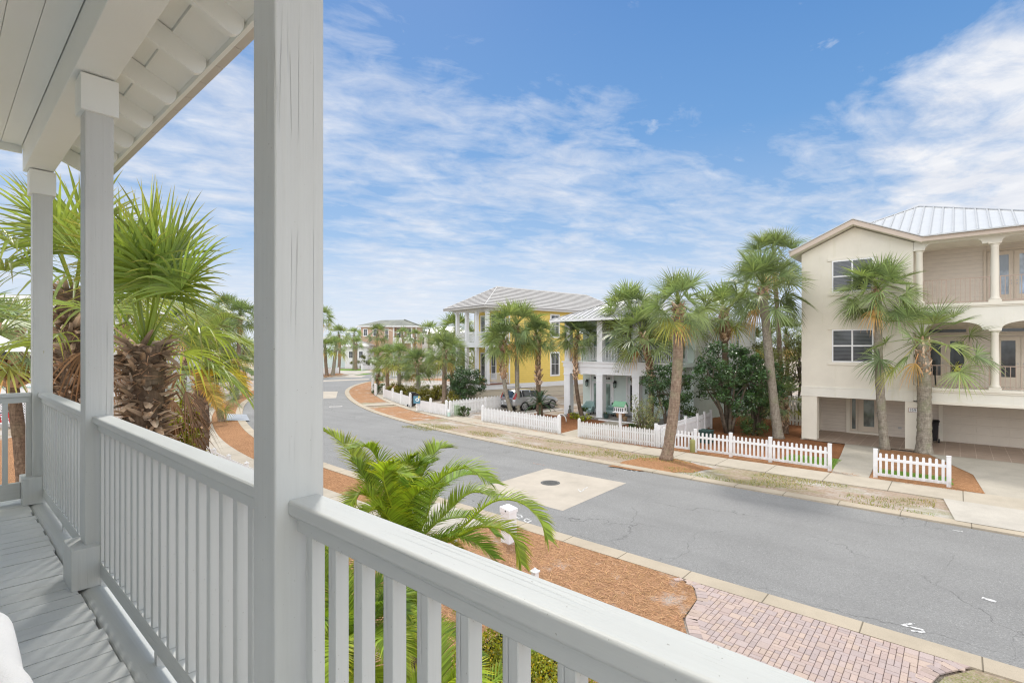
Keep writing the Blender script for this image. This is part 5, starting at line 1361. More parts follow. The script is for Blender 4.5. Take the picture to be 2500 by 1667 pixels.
# white box pillar near the kerb
px,py=9.55,8.5
bp=empty('post_box',(px,py,0),'white square box pillar with sloped lid and dark knob beside the feather palm','post box')
mb=MB(); mb.box(px-.145,px+.145,py-.145,py+.145,0,.78); mb.build('pillar',M['vinyl'],bp,bevel=.008,segs=1)
mb=MB(); mb.add([(px-.165,py-.165,.782),(px+.165,py-.165,.782),(px+.165,py+.165,.782),(px-.165,py+.165,.782),(px-.165,py-.165,.88),(px+.165,py-.165,.88),(px+.165,py+.165,.93),(px-.165,py+.165,.93)],[(0,3,2,1),(4,5,6,7),(0,1,5,4),(1,2,6,5),(2,3,7,6),(3,0,4,7)]); l=mb.build('lid',M['vinyl'],bp,bevel=.008,segs=1)
mb=MB(); mb.blob((px-.17,py-.04,.85),(.018,.018,.018),8,6); mb.build('knob',M['iron'],l)

# ------------------------------------------------------------------ street things
def manhole(p,r,lab,mat,rim):
    o=empty('manhole_cover',(*p,0),lab,'manhole cover'); mb=MB(); mb.lathe((*p,.0),[(r*1.08,.0),(r*1.08,.0145),(r*1.0,.0150),(r*.98,.0125),(.01,.0125)],28); mb.build('rim',rim,o)
    mb=MB()
    mb.lathe((*p,.0),[(r*.97,.005),(r*.97,.0135),(.01,.0135)],28)
    k=int(r/.05)
    for i in range(-k,k+1):
        for j in range(-k,k+1):
            x,y=i*.05,j*.05
            if x*x+y*y<(r*.88)**2: mb.box(p[0]+x-.016,p[0]+x+.016,p[1]+y-.016,p[1]+y+.016,.0136,.019)
    mb.build('plate',mat,o)
cast=m_paint('cast iron plate',(.13,.13,.125),.6,.3,20)
manhole((14.800,11.145),.33,'dark cast iron manhole cover in the cream concrete square',cast,m_paint('worn iron rim',(.09,.09,.09),.6))
manhole((22.313,39.390),.50,'pale round cover in the road near the bend',m_paint('pale cover',(.42,.41,.40),.7),m_paint('pale ring',(.62,.60,.57),.8))
def mark(pts,w,z=.0125,c='paint_white',closed=False):
    mb=MB(); P=[V((*p,0)) for p in pts]
    if closed: P.append(P[0])
    for i in range(len(P)-1):
        a,b=P[i],P[i+1]; d=(b-a); 
        if d.length<1e-4: continue
        d.normalize(); n=V((-d.y,d.x,0))*w/2; a=a-d*w*.3; b=b+d*w*.3
        mb.add([(a-n)[:2]+(z+i*.00015,),(a+n)[:2]+(z+i*.00015,),(b+n)[:2]+(z+i*.00015,),(b-n)[:2]+(z+i*.00015,)],[(0,3,2,1)])
    tag(mb.build('road_marking',M[c]),kind='structure')
def m_mark(n,c):
    t=NT(n); f=t.ramp(t.noise(14,4,.7),[(.38,0.),(.55,1.)]); return t.fin(t.mix(f,(.26,.26,.26),c),.8,.2)
M['paint_white']=m_mark('worn road paint',(.74,.74,.74)); M['paint_orange']=m_mark('orange utility paint',(.55,.30,.22))
mark([(11.504,0.591),(11.304,0.732),(11.350,0.470),(11.253,0.437),(11.187,0.593)],.05)
mark([(14.754,9.901),(14.544,9.655),(15.006,9.780),(15.208,9.803)],.035,.0145)
mark([(18.296,10.064),(18.635,10.013),(18.373,9.757)],.05); mark([(18.635,10.013),(18.620,9.696)],.05); mark([(18.605,9.823),(18.422,9.593),(18.646,9.556)],.05)
mark([(11.202,9.773),(11.112,9.528),(11.224,9.458),(11.366,9.645),(11.311,9.767)],.05,closed=True); mark([(11.042,9.272),(11.013,9.088),(11.189,9.105),(11.249,9.316)],.05,closed=True); mark([(10.900,9.379),(10.855,9.052),(10.760,8.848)],.05)
mark([(13.579,-0.388),(13.543,-0.529)],.10); mark([(18.718,4.208),(18.730,3.750)],.07); mark([(18.110,0.128),(18.130,-0.092)],.05)
mark([(16.845,13.588),(16.895,13.042)],.04,c='paint_orange')

def bin_(loc,rz,lab,lid=True,h=1.05):
    o=empty('wheeled_bin',(*loc,.05),lab,'bin',None,rz); mb=MB(); b=.19;t=.25
    P=[(-b,-b),(b,-b),(b,b),(-b,b)]; Q=[(-t,-t),(t,-t),(t,t),(-t,t)]
    mb.add([(x,y,.06) for x,y in P]+[(x,y,h) for x,y in Q],[(0,3,2,1),(4,5,6,7),(0,1,5,4),(1,2,6,5),(2,3,7,6),(3,0,4,7)])
    mb.box(-.27,.27,-.27,.27,h-.06,h-.005); mb.build('body',M['black'],o,bevel=.02)
    if lid:
        mb=MB(); mb.box(-.29,.29,-.30,.29,h,h+.05); mb.box(-.25,.25,-.25,.25,h+.05,h+.09); mb.build('lid',M['black'],o,bevel=.03)
    for s in (-1,1):
        mb=MB(); mb.tube([(s*.22,.26,.10),(s*.30,.26,.10)],.10,14); mb.build('wheel',M['black'],o)
    mb=MB(); mb.tube([(-.26,.34,h-.12),(-.26,.40,h-.08),(.26,.40,h-.08),(.26,.34,h-.12)],.016,8); mb.build('handle',M['black'],o)
    return o
bin_((34.35,.98),R(90),'black wheeled bin beside the garage door of the beige house')
o=bin_((26.270,34.166),R(70),'black wheeled bin standing by the white board fence with its lid hanging open',False,1.2)
mb=MB(); n=18
vs=[(-.36,.36*cos(2*pi*i/n)-.32,.78+.62*sin(2*pi*i/n)*.9) for i in range(n)]; vs2=[(x-.04,y,z) for x,y,z in vs]
mb.add(vs+vs2,[tuple(range(n)),tuple(range(n,2*n))[::-1]]+[(i,(i+1)%n,n+(i+1)%n,n+i) for i in range(n)])
ld=mb.build('lid',m_paint('grey black lid',(.07,.07,.075),.5,.2,30),o); ld.location=(-.05,.55,.08); ld.rotation_euler=(R(25),R(-8),R(28))
# blue sign on the fence post
bs=empty('sign',(24.95,31.45,0),'small blue sign with a white round emblem on the fence end post','sign')
q=frame((24.86,31.62,0),(.66,-.7513,0),(-.7513,-.66,0))
mb=MB(); mb.fbox(q,-.32,.18,.06,.085,.62,1.20); bb=mb.build('board',m_paint('blue sign paint',(.10,.26,.36),.5),bs)
mb=MB()
for (cx,cz,rr,z) in ((-.02,.92,.15,.0865),): mb.fprism(q,[(cx+rr*cos(2*pi*i/20),cz+rr*.9*sin(2*pi*i/20)) for i in range(20)],.0855,.088)
em=mb.build('emblem',M['white'],bb)
mb=MB(); mb.fprism(q,[(-.12,.85),(.06,.85),(.03,.97),(-.03,1.02),(-.09,.95)],.0885,.0895); mb.build('emblem_shape',m_paint('blue sign paint',(.12,.32,.44),.5),bb)
mb=MB(); mb.fbox(q,.05,.16,.0855,.089,1.04,1.19); mb.build('yellow_corner',m_paint('yellow sticker',(.75,.62,.10),.5),bb)
mb=MB(); mb.fbox(q,-.10,-.02,.02,.059,0,1.1); mb.build('stake',M['white'],bs)
# pedestals
p=(25.074,27.440); pe=empty('utility_pedestal',(*p,0),'pale green utility pedestal with an orange sticker by the gravel drive','utility box')
mb=MB(); mb.box(p[0]-.19,p[0]+.19,p[1]-.19,p[1]+.19,0,.70); mb.box(p[0]-.21,p[0]+.21,p[1]-.21,p[1]+.21,.70,.78); mb.build('cabinet',m_paint('pale green metal',(.42,.52,.36),.5),pe,bevel=.02)
mb=MB(); mb.box(p[0]-.194,p[0]-.1905,p[1]+.02,p[1]+.15,.45,.62); mb.build('sticker',m_paint('orange sticker',(.75,.17,.04),.5),pe)
p=(24.283,27.345); pe=empty('marker_stub',(*p,0),'short white and mint stub beside the fence end post','marker'); mb=MB(); mb.lathe((*p,0),[(.11,0),(.11,.35)],14); mb.build('base',m_paint('mint plastic',(.55,.72,.66),.5),pe); mb=MB(); mb.lathe((*p,0),[(.112,.352),(.112,.5),(.06,.56)],14); mb.build('cap',M['white'],pe)
p=(23.506,9.357); pe=empty('utility_bollard',(*p,0),'olive green round bollard in front of the vinyl fence','bollard'); mb=MB(); mb.lathe((*p,0),[(.115,0),(.115,.46)],16); mb.build('base',m_paint('olive plastic',(.30,.30,.10),.55,.12,5),pe); mb=MB(); mb.lathe((*p,0),[(.122,.462),(.122,.58),(.10,.62),(.04,.64)],16); mb.build('cap',m_paint('olive cap',(.36,.36,.14),.55),pe)
# hoop
p=(27.377,19.716); ho=MB(); ho.tube([(p[0]+.34*cos(t*pi/10)*.66,p[1]-.34*cos(t*pi/10)*.75,.05+.5*sin(t*pi/10)) for t in range(11)],.035,8)
tag(ho.build('garden_hoop',M['white_old'],None,True,org=(*p,0)),'white hoop arching from the mulch at the end of the picket fence','hoop')
# birdhouse
p=(24.55,13.75); bhse=empty('birdhouse',(*p,0),'white birdhouse with a green gable roof on a white post','birdhouse')
mb=MB(); mb.box(p[0]-.06,p[0]+.06,p[1]-.06,p[1]+.06,0,1.42); mb.build('post',M['white'],bhse)
x,y=p; z=1.42
mb=MB(); mb.box(x-.2,x+.2,y-.36,y+.36,z,z+.04); mb.box(x-.16,x+.16,y-.3,y+.3,z+.041,z+.38); 
mb.add([(x-.16,y-.3,z+.38),(x+.16,y-.3,z+.38),(x,y-.3,z+.56),(x-.16,y+.3,z+.38),(x+.16,y+.3,z+.38),(x,y+.3,z+.56)],[(0,1,2),(5,4,3),(0,2,5,3),(1,4,5,2)]); hb=mb.build('house_box',M['white'],bhse)
mb=MB()
for s in (-1,1): mb.add([(x,y-.36,z+.62),(x,y+.36,z+.62),(x+s*.24,y+.36,z+.36),(x+s*.24,y-.36,z+.36),(x,y-.36,z+.59),(x,y+.36,z+.59),(x+s*.24,y+.36,z+.33),(x+s*.24,y-.36,z+.33)],[(0,1,2,3),(7,6,5,4),(0,4,5,1),(2,6,7,3),(0,3,7,4),(1,5,6,2)])
mb.build('roof',m_paint('green roof paint',(.10,.27,.15),.5),bhse)
mb=MB()
for i in range(5): yy=y-.24+i*.12; mb.box(x-.166,x-.1605,yy-.03,yy+.03,z+.08,z+.26)
mb.box(x-.05,x+.05,y-.306,y-.3005,z+.12,z+.28); mb.build('openings',M['iron'],hb)
# things seen behind the fences
p=(37.016,13.667); tb=empty('tub',(*p,0),'blue plastic tub on a stand behind the side fence','tub'); mb=MB(); mb.lathe((p[0],p[1],.9),[(.25,0),(.34,.22),(.36,.24),(.33,.24),(.30,.12)],16); mb.build('basin',m_paint('blue plastic',(.03,.10,.32),.4),tb); mb=MB(); mb.lathe((*p,0),[(.18,0),(.16,.9)],10); mb.build('stand',M['stone_grey'],tb)
p=(26.410,9.796); gb=empty('storage_box',(*p,0),'dark green storage box behind the vinyl fence','box'); mb=MB(); mb.box(p[0]-.3,p[0]+.3,p[1]-.28,p[1]+.28,.02,.62); mb.build('body',m_paint('dark green plastic',(.02,.06,.055),.5),gb,bevel=.02); mb=MB(); mb.box(p[0]-.32,p[0]+.32,p[1]-.3,p[1]+.3,.621,.68); mb.build('lid',m_paint('dark green plastic',(.03,.075,.07),.5),gb,bevel=.015)
p=(51.749,72.145); ws=empty('marker_sign',(*p,0),'white round-topped marker board by the far road','sign'); q=frame((*p,0),(.66,-.7513,0),(-.7513,-.66,0)); mb=MB(); mb.fprism(q,[(-.4,.15),(.4,.15),(.4,1.3)]+[(.4*cos(pi*i/10),1.3+.35*sin(pi*i/10)) for i in range(1,10)]+[(-.4,1.3)],-.05,.05); mb.build('board',M['white'],ws)
# balcony stool of the beige house
r=empty('bar_stool',(32.3,1.0,3.05),'black bar stool on the middle balcony of the beige house','stool')
for sx in (-1,1):
    for sy in (-1,1): mb=MB(); mb.bar((32.3+sx*.2,1.0+sy*.2,3.05),(32.3+sx*.16,1.0+sy*.16,3.80),.035,.035); mb.build('leg',M['iron'],r)
mb=MB(); mb.box(32.1,32.5,.8,1.2,3.80,3.84); mb.build('seat',M['iron'],r,bevel=.01); mb=MB(); mb.box(32.1,32.14,.8,1.2,4.0,4.3); mb.box(32.1,32.14,.82,.86,3.84,4.0); mb.box(32.1,32.14,1.14,1.18,3.84,4.0); mb.build('backrest',M['iron'],r)
# red bicycle by the lattice
bx=d_at(4,31.2); bk=empty('bicycle',(*bx,.02),'red bicycle leaning by the white lattice at the left edge','bicycle')
q=frame((*bx,.02),(.66,-.7513,0),(-.7513,-.66,0))
def ring(mb,a,z,r,t): mb.tube([q(a+r*cos(2*pi*i/20),0,z+r*sin(2*pi*i/20)) for i in range(21)],t,6,False)
for a in (-.5,.5):
    mb=MB(); ring(mb,a,.34,.33,.022); w=mb.build('wheel',M['black'],bk); mb=MB()
    for i in range(10): mb.bar(q(a,0,.34),q(a+.31*cos(i*pi/5),0,.34+.31*sin(i*pi/5)),.008,.008)
    mb.build('spokes',M['steel'],w)
mb=MB()
for p0,p1 in (((-.5,.34),(-.05,.34)),((-.5,.34),(-.15,.82)),((-.05,.34),(-.15,.86)),((-.05,.34),(.38,.80)),((-.15,.78),(.38,.88)),((.5,.34),(.38,.95))): mb.bar(q(p0[0],0,p0[1]),q(p1[0],0,p1[1]),.04,.04)
mb.build('frame',m_paint('red bike paint',(.60,.03,.03),.3),bk)
mb=MB(); mb.fbox(q,-.27,-.03,-.06,.06,.88,.94); mb.build('saddle',M['black'],bk,bevel=.02); mb=MB(); mb.tube([q(.25,-.28,1.05),q(.38,-.1,.98),q(.38,.1,.98),q(.25,.28,1.05)],.02,8); mb.build('handlebar',M['black'],bk)

# ------------------------------------------------------------------ silver car (x forward, rear towards the street)
car=empty('parked_car',(30.55,26.3,.02),'silver estate SUV parked on the gravel drive with its tail to the street','car',rz=R(-10))
t=NT('silver car paint'); t.b.inputs['Coat Weight'].default_value=.8; t.b.inputs['Coat Roughness'].default_value=.05; SIL=t.fin((.46,.47,.49),.32,.5,.55)
St=[(-1.06,.62,.46,.66,.62,.74,.80,.60,.93),(-1.02,.80,.34,.88,.62,.86,.98,.66,1.02),(-.93,.86,.28,.94,.62,.92,1.02,.72,1.22),(-.72,.90,.25,.96,.62,.93,1.04,.68,1.60),(-.3,.92,.24,.97,.60,.94,1.04,.69,1.70),(.5,.92,.24,.96,.60,.94,1.02,.70,1.715),(1.2,.92,.24,.96,.60,.94,1.01,.69,1.66),(1.75,.92,.24,.96,.60,.94,1.0,.66,1.45),(2.25,.92,.24,.96,.60,.93,1.0,.74,1.10),(2.9,.91,.25,.97,.60,.90,.95,.70,1.02),(3.5,.86,.28,.93,.58,.84,.84,.62,.90),(3.78,.72,.34,.80,.56,.72,.72,.55,.78),(3.84,.55,.42,.6,.55,.55,.66,.4,.70)]
mb=MB(); vs=[];fs=[]
for s in St:
    x=s[0]; L=[(s[1],s[2]),(s[3],s[4]),(s[5],s[6]),(s[7],s[8])]
    ringp=[(-y,z) for y,z in L]+[(y,z) for y,z in L[::-1]]
    vs+=[(x,y,z) for y,z in ringp]
m=len(St)
for i in range(m-1):
    for k in range(8): fs.append((i*8+k,i*8+(k+1)%8,(i+1)*8+(k+1)%8,(i+1)*8+k))
fs.append(tuple(range(8))); fs.append(tuple((m-1)*8+k for k in range(8))[::-1])
mb.add(vs,fs); body=mb.build('body',SIL,car,smooth=True); s=body.modifiers.new('s','SUBSURF'); s.levels=s.render_levels=2
def side_at(x,f,off):
    for i in range(m-1):
        if St[i][0]<=x<=St[i+1][0]:
            k=(x-St[i][0])/(St[i+1][0]-St[i][0]); q=[St[i][j]+(St[i+1][j]-St[i][j])*k for j in range(9)]
            return (q[5]+(q[7]-q[5])*f+off, q[6]+(q[8]-q[6])*f)
for sg in (-1,1):
    for xa,xb in ((-.62,-.22),(-.14,.62),(.70,1.62)):
        mb=MB(); n=5; vs=[];fs=[]
        for i in range(n+1):
            x=xa+(xb-xa)*i/n
            for f in (.10,.82 if x<1.2 else .82-.15*(x-1.2)/.4):
                y,z=side_at(x,f,.002); vs.append((x,sg*y,z))
        for i in range(n): fs.append((i*2,i*2+1,i*2+3,i*2+2))
        mb.add(vs,fs); mb.build('side_window',M['glass'],car,smooth=True)
    mb=MB(); mb.add([(-1.0,sg*.55,.93),(-1.0,sg*.89,.93),(-.87,sg*.93,1.02),(-.72,sg*.86,1.42),(-.77,sg*.80,1.42),(-.98,sg*.74,1.05)],[(0,1,2,3,4,5)] if sg>0 else [(5,4,3,2,1,0)])
    lt=mb.build('tail_light',m_paint('red lamp',(.32,.015,.02),.25,.05,spec=.6),car); sd=lt.modifiers.new('t','SOLIDIFY'); sd.thickness=.05; sd.offset=0
    mb=MB(); mb.tube([(-.5,sg*.66,1.73),(-.45,sg*.66,1.77),(.9,sg*.66,1.77),(.95,sg*.66,1.72)],.018,6); mb.build('roof_rail',M['black'],car)
    mb=MB(); mb.box(1.45,1.62,sg*.98,sg*1.14,1.02,1.15); mb.build('mirror',SIL,car,bevel=.03)
    for k in (-.25,.7):
        mb=MB(); mb.box(k+.35,k+.52,sg*.955,sg*.975,.88,.91); mb.build('door_handle',SIL,car)
    for xw in (0,2.95):
        y0=sg*.70;y1=sg*.965
        mb=MB(); P=[];rr=.355
        prof=[(.22,y0),(.34,y0),(.355,y0+sg*.03),(.355,y1-sg*.03),(.33,y1),(.25,y1-sg*.008)]
        n=26; vs=[(xw+r*cos(2*pi*k/n),y,.355+r*sin(2*pi*k/n)) for r,y in prof for k in range(n)]
        fs=[(i*n+k,i*n+(k+1)%n,(i+1)*n+(k+1)%n,(i+1)*n+k) for i in range(len(prof)-1) for k in range(n)]
        mb.add(vs,fs); w=mb.build('wheel',M['black'],car,smooth=True)
        mb=MB()
        for k in range(10):
            t=2*pi*k/10; mb.bar((xw+.04*cos(t),y1-sg*.02,.355+.04*sin(t)),(xw+.25*cos(t),y1-sg*.012,.355+.25*sin(t)),.035,.02,up=(0,1,0))
        mb.tube([(xw+.245*cos(2*pi*k/24),y1-sg*.01,.355+.245*sin(2*pi*k/24)) for k in range(25)],.014,6,False); mb.build('rim',M['steel'],w)
        mb=MB(); vs=[];fs=[]
        for k in range(15):
            t=pi*k/14; vs+=[(xw+.40*cos(t),sg*.975,.33+.40*sin(t)),(xw+.34*cos(t),sg*.972,.33+.36*sin(t))]
        for k in range(14): fs.append((k*2,k*2+1,k*2+3,k*2+2))
        mb.add(vs,fs); mb.build('wheel_arch',M['black'],car)
mb=MB(); mb.add([(-.985,-.62,1.06),(-.985,.62,1.06),(-.76,.56,1.55),(-.76,-.56,1.55)],[(0,1,2,3)]); o=mb.build('rear_window',M['glass'],car); sd=o.modifiers.new('t','SOLIDIFY'); sd.thickness=.05; sd.offset=0
mb=MB(); mb.box(-1.10,-1.03,-.24,.24,.72,.84); mb.build('number_plate',M['white'],car)
mb=MB(); mb.box(-1.085,-.96,-.74,.74,.27,.40); mb.box(-.9,3.6,-.90,.90,.20,.27); mb.build('bumper',M['black'],car,bevel=.02)
mb=MB(); mb.box(-1.075,-1.05,-.62,.62,.93,.955); mb.build('light_bar',m_paint('red lamp strip',(.32,.015,.02),.25),car)

# ------------------------------------------------------------------ cabbage palms
KB='palms along the far sidewalk'
palm('tall kerb palm with a thick ringed brown trunk standing in the street verge',((21.142,9.589,0.000),(21.494,9.188,6.273),1.907),BIG[0],.235,(.15,-.12),(.90,46,.26,1.1),group=KB,seed=1)
palm('tall palm leaning left with pale grey trunk beside the beige house',((30.279,7.318,0.000),(29.717,7.958,7.504),2.651),BIG[1],.24,(-.04,.04),(.91,50,.30,1.2),'bark_grey',KB,seed=2,skirt=1)
palm('tallest slim palm rising behind the leaning palm',((40.563,9.630,0.000),(40.166,10.081,10.843),2.655),BIG[2],.17,(.1,-.1),None,'bark',KB,seed=3)
palm('slim palm with a dark shaggy trunk before the left pier of the white house',((30.438,20.095,0.000),(30.234,20.328,5.210),2.047),BIG[1],.14,(-.25,.2),(.45,110,.26,.55),'bark_dark',KB,seed=4,squash=.85)
palm('palm with a smooth grey trunk left of the birdhouse',((31.641,16.088,0.000),(31.076,16.731,6.819),2.480),FAR[0],.16,(-.2,.2),(.86,30,.3),'bark_grey',KB,seed=5)
palm('palm with a shaggy booted trunk right of the birdhouse',((29.853,14.611,0.000),(29.507,15.004,5.120),2.533),FAR[1],.16,(.25,-.2),(.42,130,.30,.7),'bark_dark',KB,seed=6)
palm('palm with a shaggy trunk hidden behind the kerb palm',((33.283,14.535,0.000),(33.224,14.602,5.197),2.732),FAR[2],.17,(0,0),(.4,120,.3),'bark_dark',KB,seed=7)
palm('palm with a fat booted neck rising out of the dark hedge trees',((33.672,11.096,0.000),(33.488,11.306,6.720),2.408),FAR[3],.21,(0,0),(.72,120,.36,.8),'bark_dark',KB,seed=8)
palm('small distant palm against the white clapboard wall',((46.871,13.181,0.000),(46.796,13.266,5.088),1.734),FAR[0],.15,(0,0),None,'bark',KB,seed=9)
palm('bushy palm close to the left corner of the beige house',((45.324,10.188,0.000),(45.186,10.346,5.250),2.310),FAR[1],.16,(0,0),(.6,60,.3),'bark',KB,seed=10)
palm('short young palm with a stubbly dark trunk at the corner of the beige house',((32.226,7.446,0.000),(32.177,7.503,1.700),1.250),DROOP[0],.19,(.1,0),(.12,90,.26,.7),'bark_dark',KB,seed=11)
palm('stocky dwarf palm with bright green crown on the mulch bed',((34.841,9.485,0.000),(34.822,9.506,0.668),1.225),DROOP[1],.2,(0,0),(.2,50,.26,1.0),'bark_dark',KB,seed=12)
palm('tall palm with a patchy pale trunk at the left end of the short vinyl fence',((30.301,2.630,0.000),(30.065,2.899,7.108),2.145),BIG[1],.19,(-.12,.08),(.93,36,.24),'bark_grey',KB,seed=13)
palm('shorter palm with a thick lichened trunk in front of the beige balconies',((30.489,1.183,0.000),(30.449,1.229,4.595),2.318),DROOP[0],.29,(.04,-.04),(.66,130,.25,.45),'bark_grey',KB,seed=14)
palm('left twin palm with a shaggy neck before the silver car',((29.330,25.856,0.000),(28.931,26.310,4.900),2.148),FAR[2],.165,(-.2,.2),(.45,150,.34,.9),'bark_grey',KB,seed=15)
palm('right twin palm with a smooth neck before the silver car',((29.866,25.654,0.000),(29.800,25.730,5.745),2.906),BIG[2],.185,(0,0),(.90,50,.28),'bark_grey',KB,seed=16)
palm('palm with frayed dark trunk behind the cycad and car',((30.959,24.410,0.000),(30.870,24.511,5.306),1.960),FAR[3],.19,(0,0),(.35,130,.34,.8),'bark_dark',KB,seed=17,tilt=(.1,.15))
RB='palms around the bend'
for i,(l,bt,m,r,bt_,bk) in enumerate((
 ('palm with the palest trunk in front of the round dark tree',((30.299,34.706,0.000),(30.324,34.676,4.038),2.430),BIG[0],.22,(.7,60,.3,.5),'bark'),
 ('palm with mossy green trunk behind the blue sign',((31.828,40.313,0.000),(31.684,40.476,2.732),2.255),BIG[1],.2,(.86,26,.3,.9),'bark_grey'),
 ('palm with plain trunk second from left in the hedge row',((33.599,45.728,0.000),(33.536,45.800,3.378),2.188),FAR[0],.22,None,'bark_grey'),
 ('palm with plain trunk leftmost in the hedge row',((35.072,50.175,0.000),(35.038,50.213,3.114),2.348),FAR[1],.23,None,'bark'),
 ('palm just behind the pale-trunked palm of the row',((36.563,40.755,0.000),(36.655,40.650,3.500),2.427),FAR[2],.2,(.6,60,.3),'bark'),
 ('taller palm in front of the yellow house porch',((40.854,44.542,0.000),(40.752,44.658,6.189),2.992),FAR[3],.2,(.7,60,.3),'bark'),
 ('palm against the yellow house stairs, mostly hidden',((42.289,44.866,0.000),(42.289,44.866,3.319),2.634),FAR[0],.2,(.6,50,.3),'bark'),
 ('palm with small crown behind the hedge row palms',((45.729,68.075,0.000),(45.684,68.127,3.199),2.042),TINY[0],.3,None,'bark'),
 ('bushy trunkless palm beside the white board fence stub',((35.508,52.585,0.000),(35.473,52.624,1.317),1.265),TINY[1],.16,(.3,30,.3),'bark_dark'),
 ('leftmost palm of the leaning pair beside the road',((47.002,86.002,0.000),(46.794,86.240,4.426),2.371),TINY[0],.3,None,'bark'),
 ('right palm of the leaning pair with a stippled trunk',((47.680,85.230,0.000),(48.098,84.755,4.426),2.845),TINY[1],.32,None,'bark_grey'),
 ('tall palm rising behind the leaning pair',((52.600,91.867,0.000),(52.657,91.802,6.791),2.923),TINY[0],.3,None,'bark'),
 ('left palm of the slim pair on the far lawn',((64.888,106.331,0.000),(64.888,106.331,7.452),2.450),TINY[1],.32,None,'bark_grey'),
 ('right palm of the slim pair on the far lawn',((63.894,103.785,0.000),(63.960,103.710,5.400),2.200),TINY[0],.36,None,'bark'),
 ('palm with a swollen neck before the brown house corner',((86.015,135.854,0.000),(86.190,135.655,7.549),3.443),TINY[1],.32,(.6,40,.8),'bark_grey'),
 ('dense palm in front of the brown house windows',((73.167,108.921,0.000),(73.095,109.002,7.622),3.702),TINY[0],.35,None,'bark'),
 ('palm below the brown house balcony',((69.537,93.832,0.000),(69.537,93.832,7.252),2.548),TINY[1],.3,None,'bark'),
 ('palm right of the brown house balcony',((68.728,88.099,0.000),(68.666,88.170,6.785),2.450),TINY[0],.3,None,'bark'),
 ('hazy tall palm between the brown and yellow houses',((63.291,77.082,0.000),(63.347,77.018,7.266),3.041),TINY[1],.3,None,'bark'),
 ('low palm in the gap beside the brown house',((84.773,131.116,0.000),(84.943,130.922,4.513),1.547),TINY[1],.35,(.4,30,.8),'bark_dark'))):
    palm(l,bt,m,r,(random.uniform(-.2,.2),random.uniform(-.2,.2)),bt_,bk,RB,seed=30+i)
palm('tall far palm half hidden behind the big porch post',((45.589,85.397,0.000),(45.589,85.397,9.722),2.800),FAR[1],.3,group=RB,seed=60)
# palms seen between the porch posts
LB='palms beyond the porch posts'
palm('right-hand tall palm beside the thick porch post',((18.995,51.676,0.000),(19.242,51.396,7.308),2.242),FAR[2],.2,(0,0),(.85,30,.3),group=LB,seed=61)
palm('left-hand tall palm beyond the feather palm',((21.658,60.143,0.000),(21.309,60.540,8.503),2.498),FAR[3],.2,(0,0),(.85,30,.3),group=LB,seed=62)
palm('low dark green palm above the sidewalk by the straw bed',((12.688,37.042,0.000),(12.399,37.370,1.458),1.575),DROOP[1],.2,(0,0),None,group=LB,seed=63)
palm('bushy palm showing right of the second porch post',((13.657,48.523,0.000),(13.849,48.305,5.989),2.904),FAR[0],.2,(0,0),(.5,80,.34),'bark_dark',LB,seed=64)
palm('thin-trunked palm seen between the two left porch posts',((8.439,65.605,0.000),(8.327,65.733,5.965),2.983),FAR[1],.16,(0,0),None,group=LB,seed=65)
palm('bushy palm behind the second porch post',((11.257,56.381,0.000),(11.386,56.233,6.076),3.332),FAR[2],.2,(0,0),(.5,80,.34),group=LB,seed=66)
palm('palm with a wide shaggy head of old leaf bases at the left edge',((2.0,23.6,0),(1.55,24.0,4.6),2.0),FAR[3],.19,(.05,.0),(.70,150,.62,1.15),'bark_dark',LB,seed=67)
palm('pale palm crowding the gap left of the thick porch post',((16.043,50.932,0.000),(16.250,50.697,5.214),3.136),FAR[3],.2,(0,0),(.5,60,.34),group=LB,seed=71)
palm('dark shaggy palm low behind the orange frond',((21.871,57.478,0.000),(21.932,57.408,3.873),2.333),FAR[0],.2,(0,0),(.4,60,.3),'bark_dark',LB,seed=72)
palm('palm peeping over the feather palm',((18.685,55.957,0.000),(18.743,55.891,6.738),2.450),FAR[1],.2,(0,0),(.7,40,.3),group=LB,seed=73)
palm('low palm right under the olive feather palm',((10.578,34.712,0.000),(10.525,34.772,2.119),1.589),DROOP[1],.2,(0,0),(.3,60,.3),'bark_dark',LB,seed=74)
palm('bare slim trunk palm beside the stair rail at the left edge',((1.0,18.2,0),(.35,18.6,5.2),1.7),FAR[0],.15,(0,0),None,'bark',LB,seed=68)
